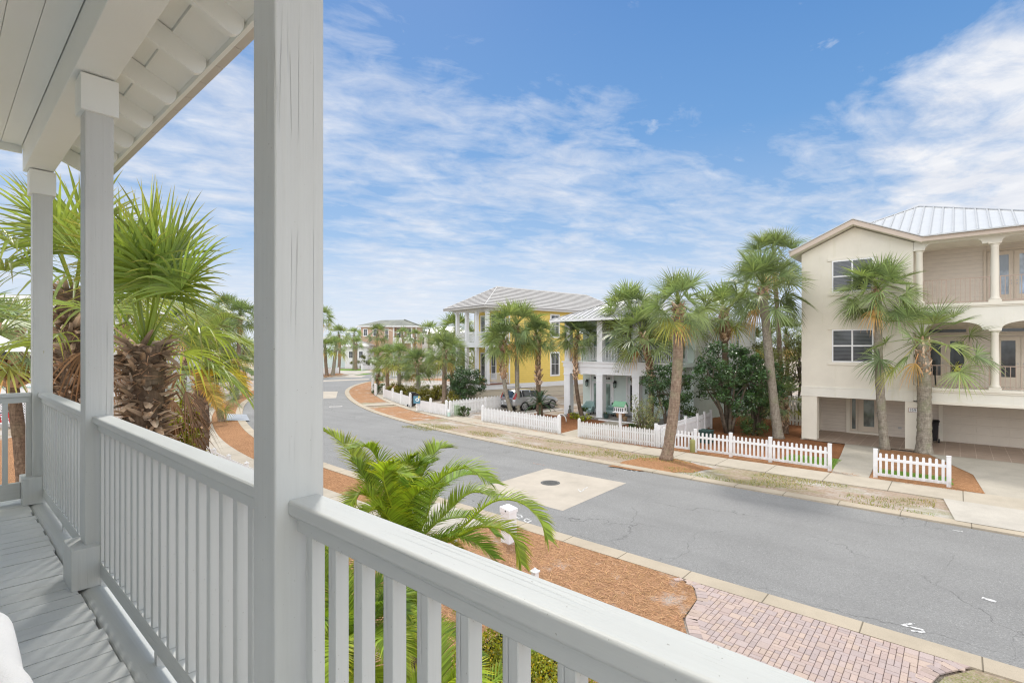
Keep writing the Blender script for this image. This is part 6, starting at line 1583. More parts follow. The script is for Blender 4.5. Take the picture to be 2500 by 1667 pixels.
# two large palms right beside the porch
random.seed(77)
def near_palm(label,base,top,r,leaves,nb,bsize,seed,dead=8,f0=.45,mat='fan_near'):
    root=empty('palm_tree',(base[0],base[1],0),label,'palm','palms beside the porch')
    pts=path_points((base[0],base[1],0),top,(0,0),16); rad=[r*(1+.15*i/16) for i in range(17)]
    mb=MB(); mb.tube(pts,rad,16,True,.05); mb.build('trunk',M['bark_dark'],root,smooth=True)
    mb=MB(); random.seed(seed)
    for i in range(nb):         # old leaf bases: curved, hollow, frayed straps in criss-cross spirals
        f=f0+(1-f0)*(i+random.random())/nb; p=V(pts[0]).lerp(V(pts[-1]),f); az=random.uniform(0,6.283)
        out=V((cos(az),sin(az),0)); sd=V((-sin(az),cos(az),0))*random.choice((-1,1))
        L=bsize*random.uniform(.7,1.5); w0=bsize*random.uniform(.16,.30); lean=random.gauss(0,.9); e0=random.uniform(.15,1.25); e1=e0+random.uniform(-.1,1.3)
        q=random.uniform(.35,1.25); gy=random.random(); base=(q*(1+.5*gy),q*(1+.75*gy),q*(1+1.05*gy))
        P=[];c=p+out*(r*.8); n=4
        for k in range(n+1):
            t=k/n; e=e0+(e1-e0)*t; d=(V((0,0,1))*cos(e)+out*sin(e)+sd*lean*.5).normalized()
            if k: c=c+d*(L/n)
            w=w0*(1-.55*t)*(1 if k<n else random.uniform(.3,.9)); s2=(sd-d*sd.dot(d)).normalized(); nr=s2.cross(d)
            if nr.dot(out)<0: nr=-nr
            P.append((c-s2*w+nr*(-w*.45),c+nr*(w*.22),c+s2*w*.9+nr*(-w*.45)))
        vs=[x for tr in P for x in tr]; fs=[]
        for k in range(n): a=k*3; fs+=[(a,a+1,a+4,a+3),(a+1,a+2,a+5,a+4)]
        mb.cur=None; mb.add(vs,fs)
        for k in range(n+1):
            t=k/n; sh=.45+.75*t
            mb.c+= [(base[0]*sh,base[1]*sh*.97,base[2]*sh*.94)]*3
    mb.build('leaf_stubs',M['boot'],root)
    # fibre frayed between the stubs
    random.seed(seed+3); mb=MB()
    for i in range(900):
        f=random.uniform(f0,1.0); p=V(pts[0]).lerp(V(pts[-1]),f); a=random.uniform(0,6.283); o=V((cos(a),sin(a),0)); s=p+o*r*random.uniform(1.0,1.35); l=random.uniform(.06,.22)
        d=(o*random.uniform(.2,.9)+V((-sin(a),cos(a),0))*random.uniform(-1,1)+V((0,0,random.uniform(-.8,.8)))).normalized(); w=.004
        q=random.uniform(.5,1.5); mb.cur=(q,q*.85,q*.75); sd=d.cross(o).normalized()*w
        mb.add([s-sd,s+sd,s+d*l],[(0,1,2)])
    mb.build('trunk_fibre',M['boot'],root)
    random.seed(seed)
    mb=MB()
    for (az,pit,Lp,Rr,drp) in leaves:
        q=random.uniform(.85,1.15); y=random.random()*.5
        fan_leaf(mb,(top[0],top[1],top[2]-.05),R(az),R(pit),Lp,Rr,27,drp,1.9,True,(q*(1+.4*y),q*(1+.1*y),q*(1-.3*y)),.026,6,(1.5,.95,1.3),.45)
    mb.build('crown',M[mat],root)
    if dead:
        mb=MB()
        for i in range(dead):
            fan_leaf(mb,(top[0],top[1],top[2]-.35),random.uniform(0,6.3),R(-50),.5,.75,16,1.6,1.1,False,(1.7,1.45,1.5),.02,4)
        mb.build('dead_leaves',m_leaf('dead palm leaf',(.21,.135,.075),.1,.8,.1),root)
    return root
L1=[(20,88,.95,1.15,.15),(-60,80,.85,1.15,.3),(110,76,.9,1.1,.35),(200,74,.9,1.1,.4),(-20,74,.9,1.1,.5),(-75,70,.85,1.1,.6),(60,62,.8,1.0,.6),(160,62,.9,1.1,.5),
    (-42,64,.85,1.15,.7),(5,66,.85,1.1,.6),(120,40,.9,1.1,.9),(-32,34,.62,.95,1.2),(165,20,.9,1.1,1.0),(-22,2,.6,.9,1.3),(45,15,.75,.9,1.1),(100,74,.9,1.1,.3),(-50,76,1.0,1.15,.3)]
near_palm('big cabbage palm with a shaggy booted trunk right of the second porch post',(1.50,7.0),(1.61,7.03,4.93),.17,L1,560,.22,5,dead=0,f0=.5)
L2=[(40,82,.9,1.15,.3),(-70,74,.95,1.2,.4),(150,72,.9,1.2,.5),(230,66,.9,1.2,.6),(0,58,.95,1.15,.7),(100,55,.95,1.2,.8),(180,50,1.0,1.25,.9),(270,50,.9,1.2,.8),(-45,45,.95,1.2,.9),
    (210,28,1.0,1.25,1.0),(-95,25,.95,1.2,1.1),(60,22,.95,1.15,1.1),(-20,15,.95,1.2,1.1),(20,20,.9,1.1,1.1),(20,-5,.95,1.1,1.2)]
near_palm('big cabbage palm with drooping crown between the two left porch posts',(1.34,9.9),(1.38,9.9,5.75),.18,L2,520,.25,8,dead=6,f0=.5)

# ------------------------------------------------------------------ feather palms
def feather_palm(label,base,fronds,mat,trunk_h,tr,group=None,cat='palm',npair=58,L0=.42,w=.024,boot_n=40,name='palm_tree',rw=.018):
    root=empty(name,(base[0],base[1],0),label,cat,group)
    mb=MB(); mb.tube([(base[0],base[1],0),(base[0],base[1],trunk_h*.5),(base[0],base[1],trunk_h)],[tr,tr*1.05,tr*.7],12,True,.06); mb.build('trunk',M['bark_dark'],root,smooth=True)
    pts=path_points((base[0],base[1],0),(base[0],base[1],trunk_h),(0,0),8); mb=MB(); boots(mb,pts,[tr]*9,.3,boot_n,tr*1.0,.8,3); mb.build('leaf_stubs',M['boot'],root)
    for (P,tint,yel,k) in fronds:
        mb=MB(); frond(mb,P,L0*k,int(npair*max(.6,k)),w,tint,yellow=yel,rw=rw); mb.build('frond',mat,root)
    return root
random.seed(91)
g1=(1,1,1); g2=(1.15,1.08,.8); g3=(.8,.9,1.0)
C0=(3.959,5.342,2.490); Cb=(C0[0],C0[1])
def c0(dz=0): return (C0[0],C0[1],C0[2]-.25+dz)
FR=[([c0(),(3.777,5.852,3.134),(3.694,6.249,3.561),(3.487,6.485,3.787)],g2,.5,.95),
    ([c0(),(3.881,5.582,2.985),(3.864,5.753,3.416),(3.713,5.773,3.620),(3.467,5.751,3.636)],g1,.4,.85),
    ([c0(),(4.202,5.368,3.025),(4.488,5.346,3.479),(4.668,5.293,3.530)],g1,.3,1.0),
    ([c0(),(4.090,5.041,2.747),(4.108,4.869,3.224),(4.275,4.528,3.436),(4.344,4.146,3.314)],g1,.2,1.15),
    ([c0(),(4.340,4.756,2.593),(4.551,4.365,2.980),(4.693,4.052,3.037),(4.787,3.794,2.884),(4.786,3.643,2.660)],g1,.35,.82),
    ([c0(-.1),(4.071,4.608,2.580),(4.195,4.164,2.824),(4.344,3.843,2.779),(4.347,3.688,2.493)],g2,.7,.85),
    ([c0(),(3.771,5.404,2.758),(3.626,5.569,3.032),(3.469,5.596,3.083),(3.283,5.505,2.989)],g2,.5,.8),
    ([c0(),(4.039,5.403,2.917),(4.119,5.463,3.347),(4.176,5.398,3.462)],g2,.2,.9),
    ([c0(),(4.373,5.326,2.857),(4.827,5.263,3.102),(5.191,5.152,3.083)],g3,.2,1.0),
    ([c0(),(4.496,5.337,2.531),(5.058,5.151,2.490),(5.262,4.919,2.242)],g3,.3,.9),
    ([c0(),(3.706,5.176,2.878),(3.560,5.190,3.382),(3.586,5.009,3.551)],g2,.2,.9),
    ([c0(-.1),(3.501,5.105,2.634),(3.122,5.234,2.660),(2.903,5.180,2.352)],g1,.4,.9),
    ([c0(-.2),(3.844,4.564,2.418),(3.839,4.115,2.448),(3.733,3.933,2.165)],g3,.4,.9),
    ([c0(-.2),(3.549,4.748,2.411),(3.350,4.520,2.115),(3.198,4.390,1.806)],g1,.5,.95),
    ([c0(-.2),(3.376,5.096,2.368),(3.068,5.144,2.111),(2.951,5.126,1.727)],g3,.6,.95),
    ([c0(),(4.076,5.360,3.087),(4.202,5.368,3.336),(4.327,5.226,3.393)],g3,.2,.9),([c0(),(3.795,5.680,2.861),(3.728,5.908,3.261),(3.652,5.995,3.393)],g1,.4,.9),
    ([c0(),(4.375,5.020,2.736),(4.669,4.837,2.991),(4.805,4.531,2.985)],g1,.3,.9),([c0(),(3.826,5.342,2.977),(3.694,5.340,3.251),(3.706,5.176,3.383),(3.767,4.954,3.355)],g2,.5,.85),
    ([c0(),(4.075,4.756,2.601),(4.181,4.331,2.634),(4.295,4.050,2.469)],g3,.4,.85),([c0(),(3.587,5.462,2.737),(3.337,5.595,2.814),(3.173,5.631,2.638)],g1,.5,.85),([c0(),(3.855,5.157,2.845),(3.899,4.956,3.144),(4.009,4.679,3.224)],g2,.4,.95),
    ([c0(),(3.629,5.112,2.806),(3.467,5.144,2.994),(3.293,5.191,2.976)],g2,.5,.9),([c0(-.1),(3.962,5.036,2.412),(4.309,4.944,2.445),(4.525,4.850,2.266),(4.581,4.786,2.124)],(1.6,1.1,.6),.9,.7)]
feather_palm('bright green feather palm arching over the porch hand rail',Cb,FR,M['feather'],2.3,.2,'feather palms below the porch',npair=88,L0=.43,w=.0165)
C1=(2.637,4.422,2.082)
def c1(dz=0): return (C1[0],C1[1],C1[2]-.1+dz)
FR=[([c1(),(2.610,4.454,2.461),(2.554,4.517,2.797),(2.504,4.574,2.965)],g1,.4,.85),([c1(),(2.721,4.327,2.376),(2.890,4.287,2.582),(2.989,4.174,2.625)],g3,.3,.85),
    ([c1(),(2.747,4.146,2.139),(2.823,3.908,2.278),(2.841,3.736,2.136)],g2,.6,.85),([c1(),(2.475,4.456,2.263),(2.407,4.533,2.345),(2.303,4.499,2.278)],g1,.5,.8),
    ([c1(),(2.397,4.090,2.042),(2.266,3.936,1.910),(2.137,3.779,1.803)],g2,.7,.9),([c1(),(2.550,3.916,2.080),(2.509,3.659,1.947),(2.475,3.547,1.727)],g2,.5,.9),
    ([c1(),(2.383,4.408,2.076),(2.218,4.293,1.964),(2.156,4.212,1.727)],g1,.5,.85),([c1(),(2.828,4.659,2.088),(3.054,4.857,2.162),(3.229,4.960,2.013)],g3,.4,.8)]
for i in range(14):
    a=i*2.4+.4; el=R(random.uniform(-15,60)); Lf=random.uniform(1.0,1.5); b=V(c1()); d=V((cos(a)*cos(el),sin(a)*cos(el),sin(el)))
    FR.append(([tuple(b),tuple(b+d*Lf*.4+V((0,0,.05))),tuple(b+d*Lf*.75-V((0,0,.08))),tuple(b+d*Lf-V((0,0,.38)))],random.choice((g1,g2,g3,(.6,.75,.7))),.4,.9))
feather_palm('dark feather palm tangled behind the balusters at the thick post',(C1[0],C1[1]),FR,M['feather'],1.9,.2,'feather palms below the porch',npair=96,L0=.36,w=.014)
C2=(2.875,3.243,1.800)
FR=[([C2,(2.923,3.187,2.095),(2.984,3.118,2.169),(2.986,2.964,2.088)],g2,.6,.8),([C2,(3.216,3.006,2.030),(3.544,2.784,2.273),(3.646,2.668,2.119),(3.605,2.564,1.954)],g3,.5,.7),([C2,(2.892,3.375,2.105),(2.907,3.510,2.389),(2.906,3.662,2.531)],g1,.3,.85),([C2,(2.753,3.381,1.947),(2.656,3.492,2.058),(2.522,3.492,1.944)],g2,.6,.8)]
feather_palm('low feather palm showing between the balusters beside the yellow hedge',(C2[0],C2[1]),FR,M['feather'],1.1,.16,'feather palms below the porch',npair=84,L0=.34,w=.014)
C3=(7.109,22.969,4.231)
FR=[([C3,(7.476,22.247,4.900),(7.819,21.403,5.158),(8.156,20.716,4.985),(8.329,20.216,4.395)],g1,.2,1.3),([C3,(7.366,21.919,4.299),(7.607,21.038,4.530),(7.914,20.385,4.434)],g1,.2,1.2),
    ([C3,(7.180,21.827,4.135),(7.403,21.119,4.264),(7.524,20.678,3.740)],g2,.2,1.2),([C3,(7.479,21.790,3.904),(7.853,21.061,4.084),(8.162,20.406,3.857)],g3,.1,1.1),
    ([C3,(6.925,21.511,3.868),(7.197,20.747,4.047),(7.482,20.271,3.791),(7.603,19.982,3.359)],(2.0,1.2,.25),1.6,1.1),([C3,(7.440,22.138,3.686),(7.783,21.747,3.825),(8.298,21.161,3.652)],(.75,.9,1),.1,1.1),
    ([C3,(6.853,23.260,4.900),(6.712,23.572,5.430),(6.451,24.021,5.433)],g1,.2,1.2),([C3,(7.237,22.975,5.077),(7.543,22.929,5.703),(7.972,22.744,5.765)],g2,.2,1.2),([C3,(6.573,22.821,4.042),(6.139,22.860,4.055),(5.911,22.817,3.561)],g1,.2,1.2),
    ([C3,(7.062,23.174,5.254),(7.037,23.353,6.055),(6.920,23.487,6.410)],g1,.2,1.2),([C3,(7.340,22.554,5.425),(7.744,22.094,6.126),(8.149,21.633,6.038)],g1,.3,1.2),([C3,(6.850,21.748,3.561),(6.908,21.228,3.170),(6.998,20.823,2.698)],(2.4,1.35,1.2),.5,1.0),
    ([C3,(7.704,22.443,4.016),(8.132,22.259,4.275),(8.485,21.856,4.007)],(2.5,1.5,1.6),.3,1.0)]
feather_palm('olive feather palm with one orange frond beyond the second porch post',(C3[0],C3[1]),FR,M['feather_far'],3.9,.28,None,npair=64,L0=.66,w=.034,rw=.03)
# cycad before the silver car
p=(27.750,21.803); random.seed(5); cy=empty('cycad',(*p,0),'dark cycad with a stout trunk behind the pointed picket fence','cycad')
mb=MB(); mb.tube([(p[0],p[1],0),(p[0],p[1],.55),(p[0],p[1],1.05)],[.21,.2,.17],12,True,.1); mb.build('trunk',M['bark_dark'],cy,smooth=True)
for i in range(34):
    a=i*2.4; el=R(75-95*(i/33)); L=1.25*random.uniform(.85,1.1); b=V((p[0],p[1],1.05)); d=V((cos(a)*cos(el),sin(a)*cos(el),sin(el)))
    P=[b,b+d*L*.4+V((0,0,.06)),b+d*L*.75+V((0,0,-.02)),b+d*L+V((0,0,-.22))]
    mb=MB(); frond(mb,P,.17,30,.02,(random.uniform(.75,1.25),)*3,.05,.35,rw=.014,start=.1); mb.build('frond',M['cycad'],cy)
mb=MB(); mb.lathe((p[0],p[1],1.02),[(.10,0),(.12,.08),(.05,.18)],10); mb.build('cone',m_paint('tan cone',(.45,.30,.13),.9),cy)

# ------------------------------------------------------------------ trees, shrubs, hedges
shrub('dark leafy undergrowth behind the first balusters',(3.0,3.6),.7,.8,1.5,M['mid_leaf'],40,50,.09,.22,seed=81)
shrub('dark leafy undergrowth below the bright feather palm',(3.9,4.3),.6,.6,1.1,M['dark_leaf'],30,50,.08,.2,seed=82)
tree('round_tree','dense dark green rounded tree in front of the yellow house stairs','tree',(29.276,30.744),3.35,1.62,1.62,1.25,M['dark_leaf'],130,70,.13,.34,5,seed=3,trunk_r=.06)
tree('garden_tree','large dark leafy tree behind the side fence of the white house','tree',(30.2,9.9),4.9,2.35,2.2,2.0,M['dark_leaf'],150,60,.15,.36,6,'dark garden trees',5,.11,3.15)
tree('garden_tree','dark leafy tree nearest the white house porch','tree',(28.6,12.9),4.3,1.7,1.6,1.5,M['dark_leaf'],80,55,.14,.34,5,'dark garden trees',6,.08,2.7)
tree('garden_tree','dark leafy tree closest to the leaning palm','tree',(32.4,9.0),4.5,1.9,1.9,1.75,M['dark_leaf'],90,55,.15,.36,5,'dark garden trees',7,.1,2.7)
tree('garden_tree','olive tree behind the leaning palm beside the beige house','tree',(40.5,10.6),5.3,2.6,2.4,2.3,M['scrub'],90,60,.13,.45,5,'back garden trees',8,.1,3.2)
tree('garden_tree','olive tree tucked against the beige house wall','tree',(37.5,7.9),5.6,1.5,1.4,2.5,M['scrub'],70,60,.13,.4,4,'back garden trees',9,.1,3.3)
shrub('bright low shrub under the dark garden trees',(30.3,8.6),.8,.8,.9,M['mid_leaf'],22,45,.1,.24,seed=11)
shrub('leafy shrub at the end of the side fence',(29.6,11.9),.9,.7,1.7,M['mid_leaf'],26,45,.12,.28,seed=12)
# oleander
ol=empty('oleander',(25.2,12.6,0),'grey green oleander with tan seed heads behind the picket fence','shrub'); random.seed(14); mb=MB(); mt=MB()
for i in range(44):
    a=random.uniform(0,6.3); r=random.uniform(.1,.95); h=random.uniform(1.2,2.5); e=V((25.2+r*cos(a),12.6+r*1.2*sin(a),h)); s=V((25.2+.2*cos(a),12.6+.2*sin(a),0)); m=s.lerp(e,.55)+V((0,0,.1)); mt.tube([s,m,e],[.016,.012,.005],5)
    for k in range(34):
        t=random.uniform(.3,1); pnt=s.lerp(e,t); d=V((random.gauss(0,.7),random.gauss(0,.7),random.uniform(.2,1.2))).normalized(); l=random.uniform(.13,.24); sd=d.cross(V((random.gauss(0,1),random.gauss(0,1),0))).normalized()*.017
        q=random.uniform(.6,1.3); tan=random.random()<.15; mb.cur=(q*1.9,q*1.4,q*1.5) if tan else (q,q,q); mb.add([pnt,pnt+d*l*.5-sd,pnt+d*l,pnt+d*l*.5+sd],[(0,1,2,3)])
mb.build('foliage',M['oleander'],ol); mt.build('stems',M['wood'],ol)
# rounded golden hedges around the bend
for i,(x,y,rx,h,l) in enumerate(((925,912,26,1.15,'golden rounded hedge left of the mossy palm'),(952,918,22,1.0,'golden rounded hedge behind the blue sign'),(975,922,24,1.05,'golden rounded hedge right of the black bin'),(912,904,24,1.2,'golden hedge farthest left in the palm row'),(955,905,30,1.1,'long golden hedge behind the palm row'),(1002,918,17,1.2,'golden hedge left of the pale-trunked palm'),(1043,925,15,1.15,'golden hedge under the round dark tree'),(1020,907,18,1.25,'golden hedge behind the pale-trunked palm'))):
    d=1165*4.9/(y-800); rr=rx*d/1165; shrub(l,((d*(.7513+(x-1176)/1165*.66)),(d*(.66-(x-1176)/1165*.7513))),rr,rr*.8,h,M['hedge_far'],34,60,.12,.3,'golden hedges around the bend',20+i,'hedge','hedge')
shrub('low ragged shrub at the corner of the scalloped fence',(25.050,26.577),.45,.35,.9,M['mid_leaf'],14,30,.14,.2,seed=40)
shrub('clipped hedge behind the scalloped fence corner',(27.104,30.058),.8,.6,1.25,M['hedge_far'],26,50,.1,.26,seed=41,name='hedge',cat='hedge')
shrub('brown dry shrub behind the golden hedges',(34.631,42.177),1.3,.9,1.0,M['scrub'],26,50,.1,.3,seed=42)
shrub('bushy pale shrub at the fence stub around the bend',(31.357,46.680),.7,.6,1.3,M['mid_leaf'],22,45,.12,.26,seed=43)
shrub('grey green bushes in front of the brown house',(69.959,108.393),5,2,3.0,M['scrub'],34,60,.3,.7,seed=44)
shrub('trimmed dark hedge above the distant white wall',(87.326,140.855),6,1.5,3.2,M['mid_leaf'],40,60,.25,.6,seed=45,name='hedge',cat='hedge')
shrub('dry dune scrub behind the distant left fence',(72.970,127.897),7,2,2.6,M['scrub'],40,60,.3,.6,seed=46)
shrub('low green shrub in the sandy lot',(47.422,62.903),1.6,1,1.3,M['scrub'],20,45,.2,.35,seed=47)
shrub('shrub behind the sandy lot in front of the yellow house',(55.130,68.296),3,2,2.4,M['scrub'],30,50,.25,.5,seed=48)
for i,(x,y,l) in enumerate(((29.3,19.9,'bright green strappy plants beside the left palm'),(28.9,18.9,'bright green ground plants between palm and pot'),(27.6,14.4,'green leafy plants beside the birdhouse post'),(24.6,18.2,'thin green weeds behind the picket fence end'))):
    shrub(l,(x,y),.5,.45,.42,M['hedge_leaf'] if i<2 else M['mid_leaf'],12,26,.13,.16,seed=50+i,name='plant',cat='plant')
# clipped hedge below the hand rail
hx0,hx1,hy0,hy1,hz=4.25,5.35,3.3,4.75,1.15
hd=empty('hedge',((hx0+hx1)/2,(hy0+hy1)/2,0),'clipped yellow green box hedge below the porch balusters','hedge'); random.seed(8); mb=MB()
for i in range(15000):
    f=random.random(); x=random.uniform(hx0,hx1);y=random.uniform(hy0,hy1);z=random.uniform(.1,hz)
    if f<.5: z=hz-abs(random.gauss(0,.04))
    elif f<.75: x=hx0+abs(random.gauss(0,.04))
    else: y=hy0+abs(random.gauss(0,.04))
    bumpy=.06*mnoise.noise((x*4,y*4,z*4)); x+=bumpy;y+=bumpy;z+=bumpy
    n=V((random.gauss(0,.6),random.gauss(0,.6),random.gauss(0,.5)+.7)).normalized(); a=n.cross(V((random.gauss(0,1),random.gauss(0,1),.1))).normalized(); b=n.cross(a); l=random.uniform(.028,.05)
    q=random.uniform(.5,1.35); yl=random.random(); mb.cur=(q*(1+.9*(yl>.8)),q*(1+.25*(yl>.8)),q) ; p=V((x,y,z)); mb.add([p-a*l*.5,p+b*l*.28,p+a*l*.5,p-b*l*.28],[(0,1,2,3)])
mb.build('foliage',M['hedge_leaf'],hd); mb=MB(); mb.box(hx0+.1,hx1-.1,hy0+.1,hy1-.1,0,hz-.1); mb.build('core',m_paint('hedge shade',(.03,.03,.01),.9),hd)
shrub('straggly leafy shrub left of the clipped hedge',(4.1,4.9),.35,.45,.9,M['hedge_leaf'],26,50,.05,.16,seed=71)
shrub('green seedlings at the foot of the dark feather palm',(3.35,4.5),.3,.3,.6,M['mid_leaf'],14,28,.08,.14,seed=72,name='plant',cat='plant')
shrub('single bright spiky plant in the straw bed',(7.0,6.9),.1,.1,.35,M['feather'],3,12,.22,.1,seed=73,name='plant',cat='plant')
sp=empty('stump',(3.4,5.2,0),'dark shaggy palm stump behind the balusters','stump'); mb=MB(); mb.tube([(3.4,5.2,0),(3.42,5.2,.6),(3.4,5.22,1.0)],[.28,.26,.2],12,True,.12); mb.build('trunk',M['bark_dark'],sp); mb=MB(); boots(mb,path_points((3.4,5.2,0),(3.4,5.2,1.0),(0,0),6),[.26]*7,.1,60,.2,.8,9,.2); mb.build('leaf_stubs',M['boot'],sp)
# vine covered dead skirt beside the near palm
vn=empty('vine',(2.35,8.5,0),'leafy vine climbing a mass of dead palm leaves beside the near palm','vine'); random.seed(6); mb=MB(); cl=[(2.35+random.gauss(0,.16),8.5+random.gauss(0,.2),random.uniform(1.6,4.1),.16) for i in range(46)]; foliage(mb,cl,26,.07,.6); mb.build('foliage',M['hedge_leaf'],vn)
mb=MB()
for i in range(16): fan_leaf(mb,(2.3,8.5,4.55-.09*i),random.uniform(0,6.3),R(-55),.25,.62,16,1.5,1.1,False,(1.5,1.3,1.3),.02,4)
mb.build('dead_leaves',m_leaf('dead palm leaf',(.15,.10,.06),.1,.8,.1),vn)
# distant belt of trees on the horizon
random.seed(12); mb=MB(); cl=[]
for i in range(210):
    x=random.uniform(-900,2400); d=random.uniform(170,240); X,Y=d_at(x,d); cl.append((X,Y,random.uniform(.5,3.6),random.uniform(2.5,4.5)))
foliage(mb,cl,70,1.3,.7); tag(mb.build('far_trees',M['scrub']),'hazy belt of far trees along the horizon','trees',kind='stuff')

# ------------------------------------------------------------------ camera, sun and sky
cam=bpy.data.cameras.new('camera'); co=bpy.data.objects.new('camera',cam); col.objects.link(co)
co.location=(0,0,4.9); co.rotation_euler=(R(90),0,-R(48.7))
cam.sensor_width=36; cam.lens=1165/2352*36; cam.shift_y=.0068; cam.clip_start=.03; cam.clip_end=4000
scene.camera=co
SEL,SAZ=R(50),R(34)
sun=bpy.data.lights.new('sun','SUN'); so_=bpy.data.objects.new('sun',sun); col.objects.link(so_)
sun.energy=2.3; sun.angle=R(7); sun.color=(1,.955,.88)
d=V((-sin(SAZ)*cos(SEL),-cos(SAZ)*cos(SEL),-sin(SEL))); so_.rotation_euler=d.to_track_quat('-Z','Y').to_euler()
w=bpy.data.worlds.new('World'); scene.world=w; w.use_nodes=True; t=w.node_tree; t.nodes.clear()
N=lambda k,**kw:(lambda x:[setattr(x,a,v) for a,v in kw.items()] and x or x)(t.nodes.new(k))
def L(a,b): t.links.new(a,b)
out=N('ShaderNodeOutputWorld'); bg=N('ShaderNodeBackground'); bg.inputs[1].default_value=.10; L(bg.outputs[0],out.inputs[0])
sky=N('ShaderNodeTexSky'); sky.sky_type='NISHITA'; sky.sun_disc=False; sky.sun_elevation=SEL; sky.sun_rotation=SAZ; sky.altitude=0; sky.air_density=1.0; sky.dust_density=.6; sky.ozone_density=2.0
tc=N('ShaderNodeTexCoord'); 
def mth(op,a,b=0.0,clamp=False):
    x=N('ShaderNodeMath',operation=op); x.use_clamp=clamp
    for i,v in ((0,a),(1,b)):
        if isinstance(v,(int,float)): x.inputs[i].default_value=v
        else: L(v,x.inputs[i])
    return x.outputs[0]
def rmp(f,st):
    x=N('ShaderNodeValToRGB'); L(f,x.inputs[0]); e=x.color_ramp.elements
    while len(e)<len(st): e.new(.5)
    for i,(p,c) in enumerate(st): e[i].position=p; e[i].color=(c,c,c,1) if isinstance(c,(int,float)) else (*c,1)
    return x.outputs[0]
def mixc(f,a,b,mode='MIX'):
    x=N('ShaderNodeMix',data_type='RGBA',blend_type=mode)
    for i,v in ((0,f),(6,a),(7,b)):
        if isinstance(v,(int,float)): x.inputs[i].default_value=v
        elif isinstance(v,tuple): x.inputs[i].default_value=(*v,1)
        else: L(v,x.inputs[i])
    return x.outputs[2]
# turn the sky dome so that its x runs east along the street view: r = right, f = forward, z = up
mp=N('ShaderNodeMapping'); mp.vector_type='POINT'; mp.inputs['Rotation'].default_value=(0,0,R(48.7)); L(tc.outputs['Generated'],mp.inputs[0])
nv=N('ShaderNodeVectorMath',operation='NORMALIZE'); L(mp.outputs[0],nv.inputs[0])
sp=N('ShaderNodeSeparateXYZ'); L(nv.outputs[0],sp.inputs[0]); r_,f_,z_=sp.outputs
zz=mth('MAXIMUM',mth('ADD',z_,.10),.03)
cb=N('ShaderNodeCombineXYZ'); L(mth('DIVIDE',r_,zz),cb.inputs[0]); L(mth('DIVIDE',f_,zz),cb.inputs[1])
def noise(sc,det,ro,scale=(1,1,1),rot=0,loc=(0,0,0),dist=0):
    m0=N('ShaderNodeMapping'); m0.inputs['Rotation'].default_value=(0,0,rot); L(cb.outputs[0],m0.inputs[0]); m=N('ShaderNodeMapping'); m.inputs['Scale'].default_value=scale; m.inputs['Location'].default_value=loc; L(m0.outputs[0],m.inputs[0])
    x=N('ShaderNodeTexNoise'); x.inputs['Scale'].default_value=sc; x.inputs['Detail'].default_value=det; x.inputs['Roughness'].default_value=ro; x.inputs['Distortion'].default_value=dist; L(m.outputs[0],x.inputs['Vector']); return x.outputs['Fac']
def lobe(x,y,s):        # soft patch of sky around a direction given by its bearing/elevation tangents
    v=V(((x-1176)/1165,1,(800-y)/1165)).normalized(); dt=N('ShaderNodeVectorMath',operation='DOT_PRODUCT'); L(nv.outputs[0],dt.inputs[0]); dt.inputs[1].default_value=v
    return rmp(dt.outputs['Value'],[(max(0,1-s*s/2*4),0.),(1-s*s/2*.2,1.)])

LB_=[lobe(800,250,.13),lobe(980,320,.13),lobe(1150,390,.12),lobe(1350,440,.12),lobe(1550,490,.13),lobe(1780,480,.07),lobe(860,190,.07),lobe(960,600,.12),lobe(1330,610,.13),lobe(1650,600,.1),lobe(520,330,.12),lobe(250,450,.12),lobe(1900,420,.09),lobe(2050,330,.07)]
cov=LB_[0]
for q in LB_[1:]: cov=mth('MAXIMUM',cov,q)
low=rmp(z_,[(.0,1.),(.12,.95),(.24,.45),(.36,0.)])
cov=mth('MAXIMUM',mth('MULTIPLY',cov,1.0),mth('MULTIPLY',low,.75))
clear=mth('MAXIMUM',lobe(1900,60,.45),lobe(1650,250,.22))
cov=mth('SUBTRACT',cov,mth('MULTIPLY',clear,.30))
n1=noise(2.6,9,.62,(1,.52,1),R(62),(3.1,1.7,0),.6)
n2=noise(8.0,8,.62,(1,.62,1),R(72),(5.3,2.2,0),.5)
n3=noise(1.1,4,.5,(1,1,1),0,(8.2,4.4,0))
n=mth('ADD',mth('ADD',mth('MULTIPLY',n1,.46),mth('MULTIPLY',n2,.32)),mth('MULTIPLY',n3,.18))
fac=mth('MULTIPLY',mth('SUBTRACT',n,mth('SUBTRACT',.585,mth('MULTIPLY',cov,.24))),4.1,True)
fac=mth('MULTIPLY',fac,.95)
# billowing bank of cloud on the right
bank=mth('MAXIMUM',mth('MAXIMUM',lobe(2340,430,.12),lobe(2480,300,.13)),mth('MULTIPLY',lobe(2150,500,.09),.8))
wis=mth('MULTIPLY',lobe(2190,270,.07),.5)
n4=noise(4.6,10,.62,(1,.7,1),R(58),(1.4,7.7,0),.3)
bf=mth('MULTIPLY',mth('SUBTRACT',mth('ADD',n4,mth('MULTIPLY',mth('MAXIMUM',bank,wis),.47)),.63),2.8,True)
fac=mth('MAXIMUM',fac,bf)
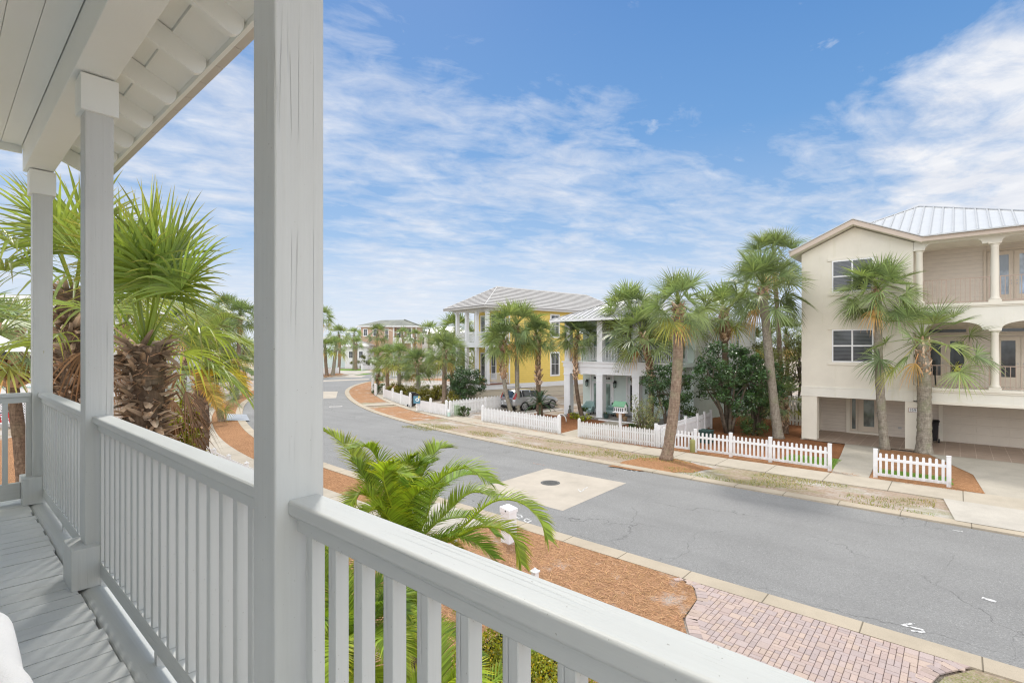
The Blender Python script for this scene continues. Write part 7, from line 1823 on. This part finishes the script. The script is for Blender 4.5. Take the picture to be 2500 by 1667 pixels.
# small torn scraps high up
scr=mth('MULTIPLY',mth('MULTIPLY',mth('SUBTRACT',noise(6.5,9,.6,(1,.7,1),R(-20),(2.2,9.1,0),.3),.66),7.0,True),.5)
fac=mth('MAXIMUM',fac,scr)
grad=rmp(z_,[(0.,(.70,.79,.90)),(.07,(.58,.71,.91)),(.20,(.36,.56,.85)),(.38,(.16,.38,.75)),(.60,(.08,.26,.64)),(1.,(.06,.20,.55))])
gs=N('ShaderNodeVectorMath',operation='SCALE'); L(grad,gs.inputs[0]); gs.inputs['Scale'].default_value=10.0
base=mixc(.80,sky.outputs[0],gs.outputs[0])
shade=rmp(noise(5.,6,.6,(1,.6,1),R(-20),(4.4,3.3,0)),[(.3,(7.3,7.7,8.6)),(.7,(9.4,9.5,9.8))])
c=mixc(fac,base,shade)
haze=rmp(z_,[(0.,.85),(.06,.55),(.20,0.)])
c=mixc(haze,c,(8.0,8.6,9.5))
# added fill: unseen sky behind the viewer whitened to light facades and porch
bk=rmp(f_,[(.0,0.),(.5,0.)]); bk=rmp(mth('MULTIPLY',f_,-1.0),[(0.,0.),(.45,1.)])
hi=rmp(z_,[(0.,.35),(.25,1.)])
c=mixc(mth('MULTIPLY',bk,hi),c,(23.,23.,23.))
top=rmp(z_,[(.60,0.),(.74,1.)])  # added white cap over the unseen zenith, lifts the ambient light
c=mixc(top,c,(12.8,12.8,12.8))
dn=rmp(z_,[(0.,0.),(.002,1.)])
c=mixc(dn,(3.2,3.0,2.6),c)
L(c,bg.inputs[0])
scene.view_settings.view_transform='Standard'; scene.view_settings.look='None'; scene.view_settings.exposure=0; scene.view_settings.gamma=1
scene.cycles.use_denoising=True; scene.cycles.denoiser='OPENIMAGEDENOISE'; scene.cycles.denoising_input_passes='RGB_ALBEDO_NORMAL'; scene.cycles.denoising_prefilter='ACCURATE'; scene.cycles.use_adaptive_sampling=False; scene.cycles.pixel_filter_type='BLACKMAN_HARRIS'; scene.cycles.filter_width=1.2; scene.cycles.sample_clamp_indirect=6
scene.cycles.max_bounces=8; scene.cycles.transparent_max_bounces=8
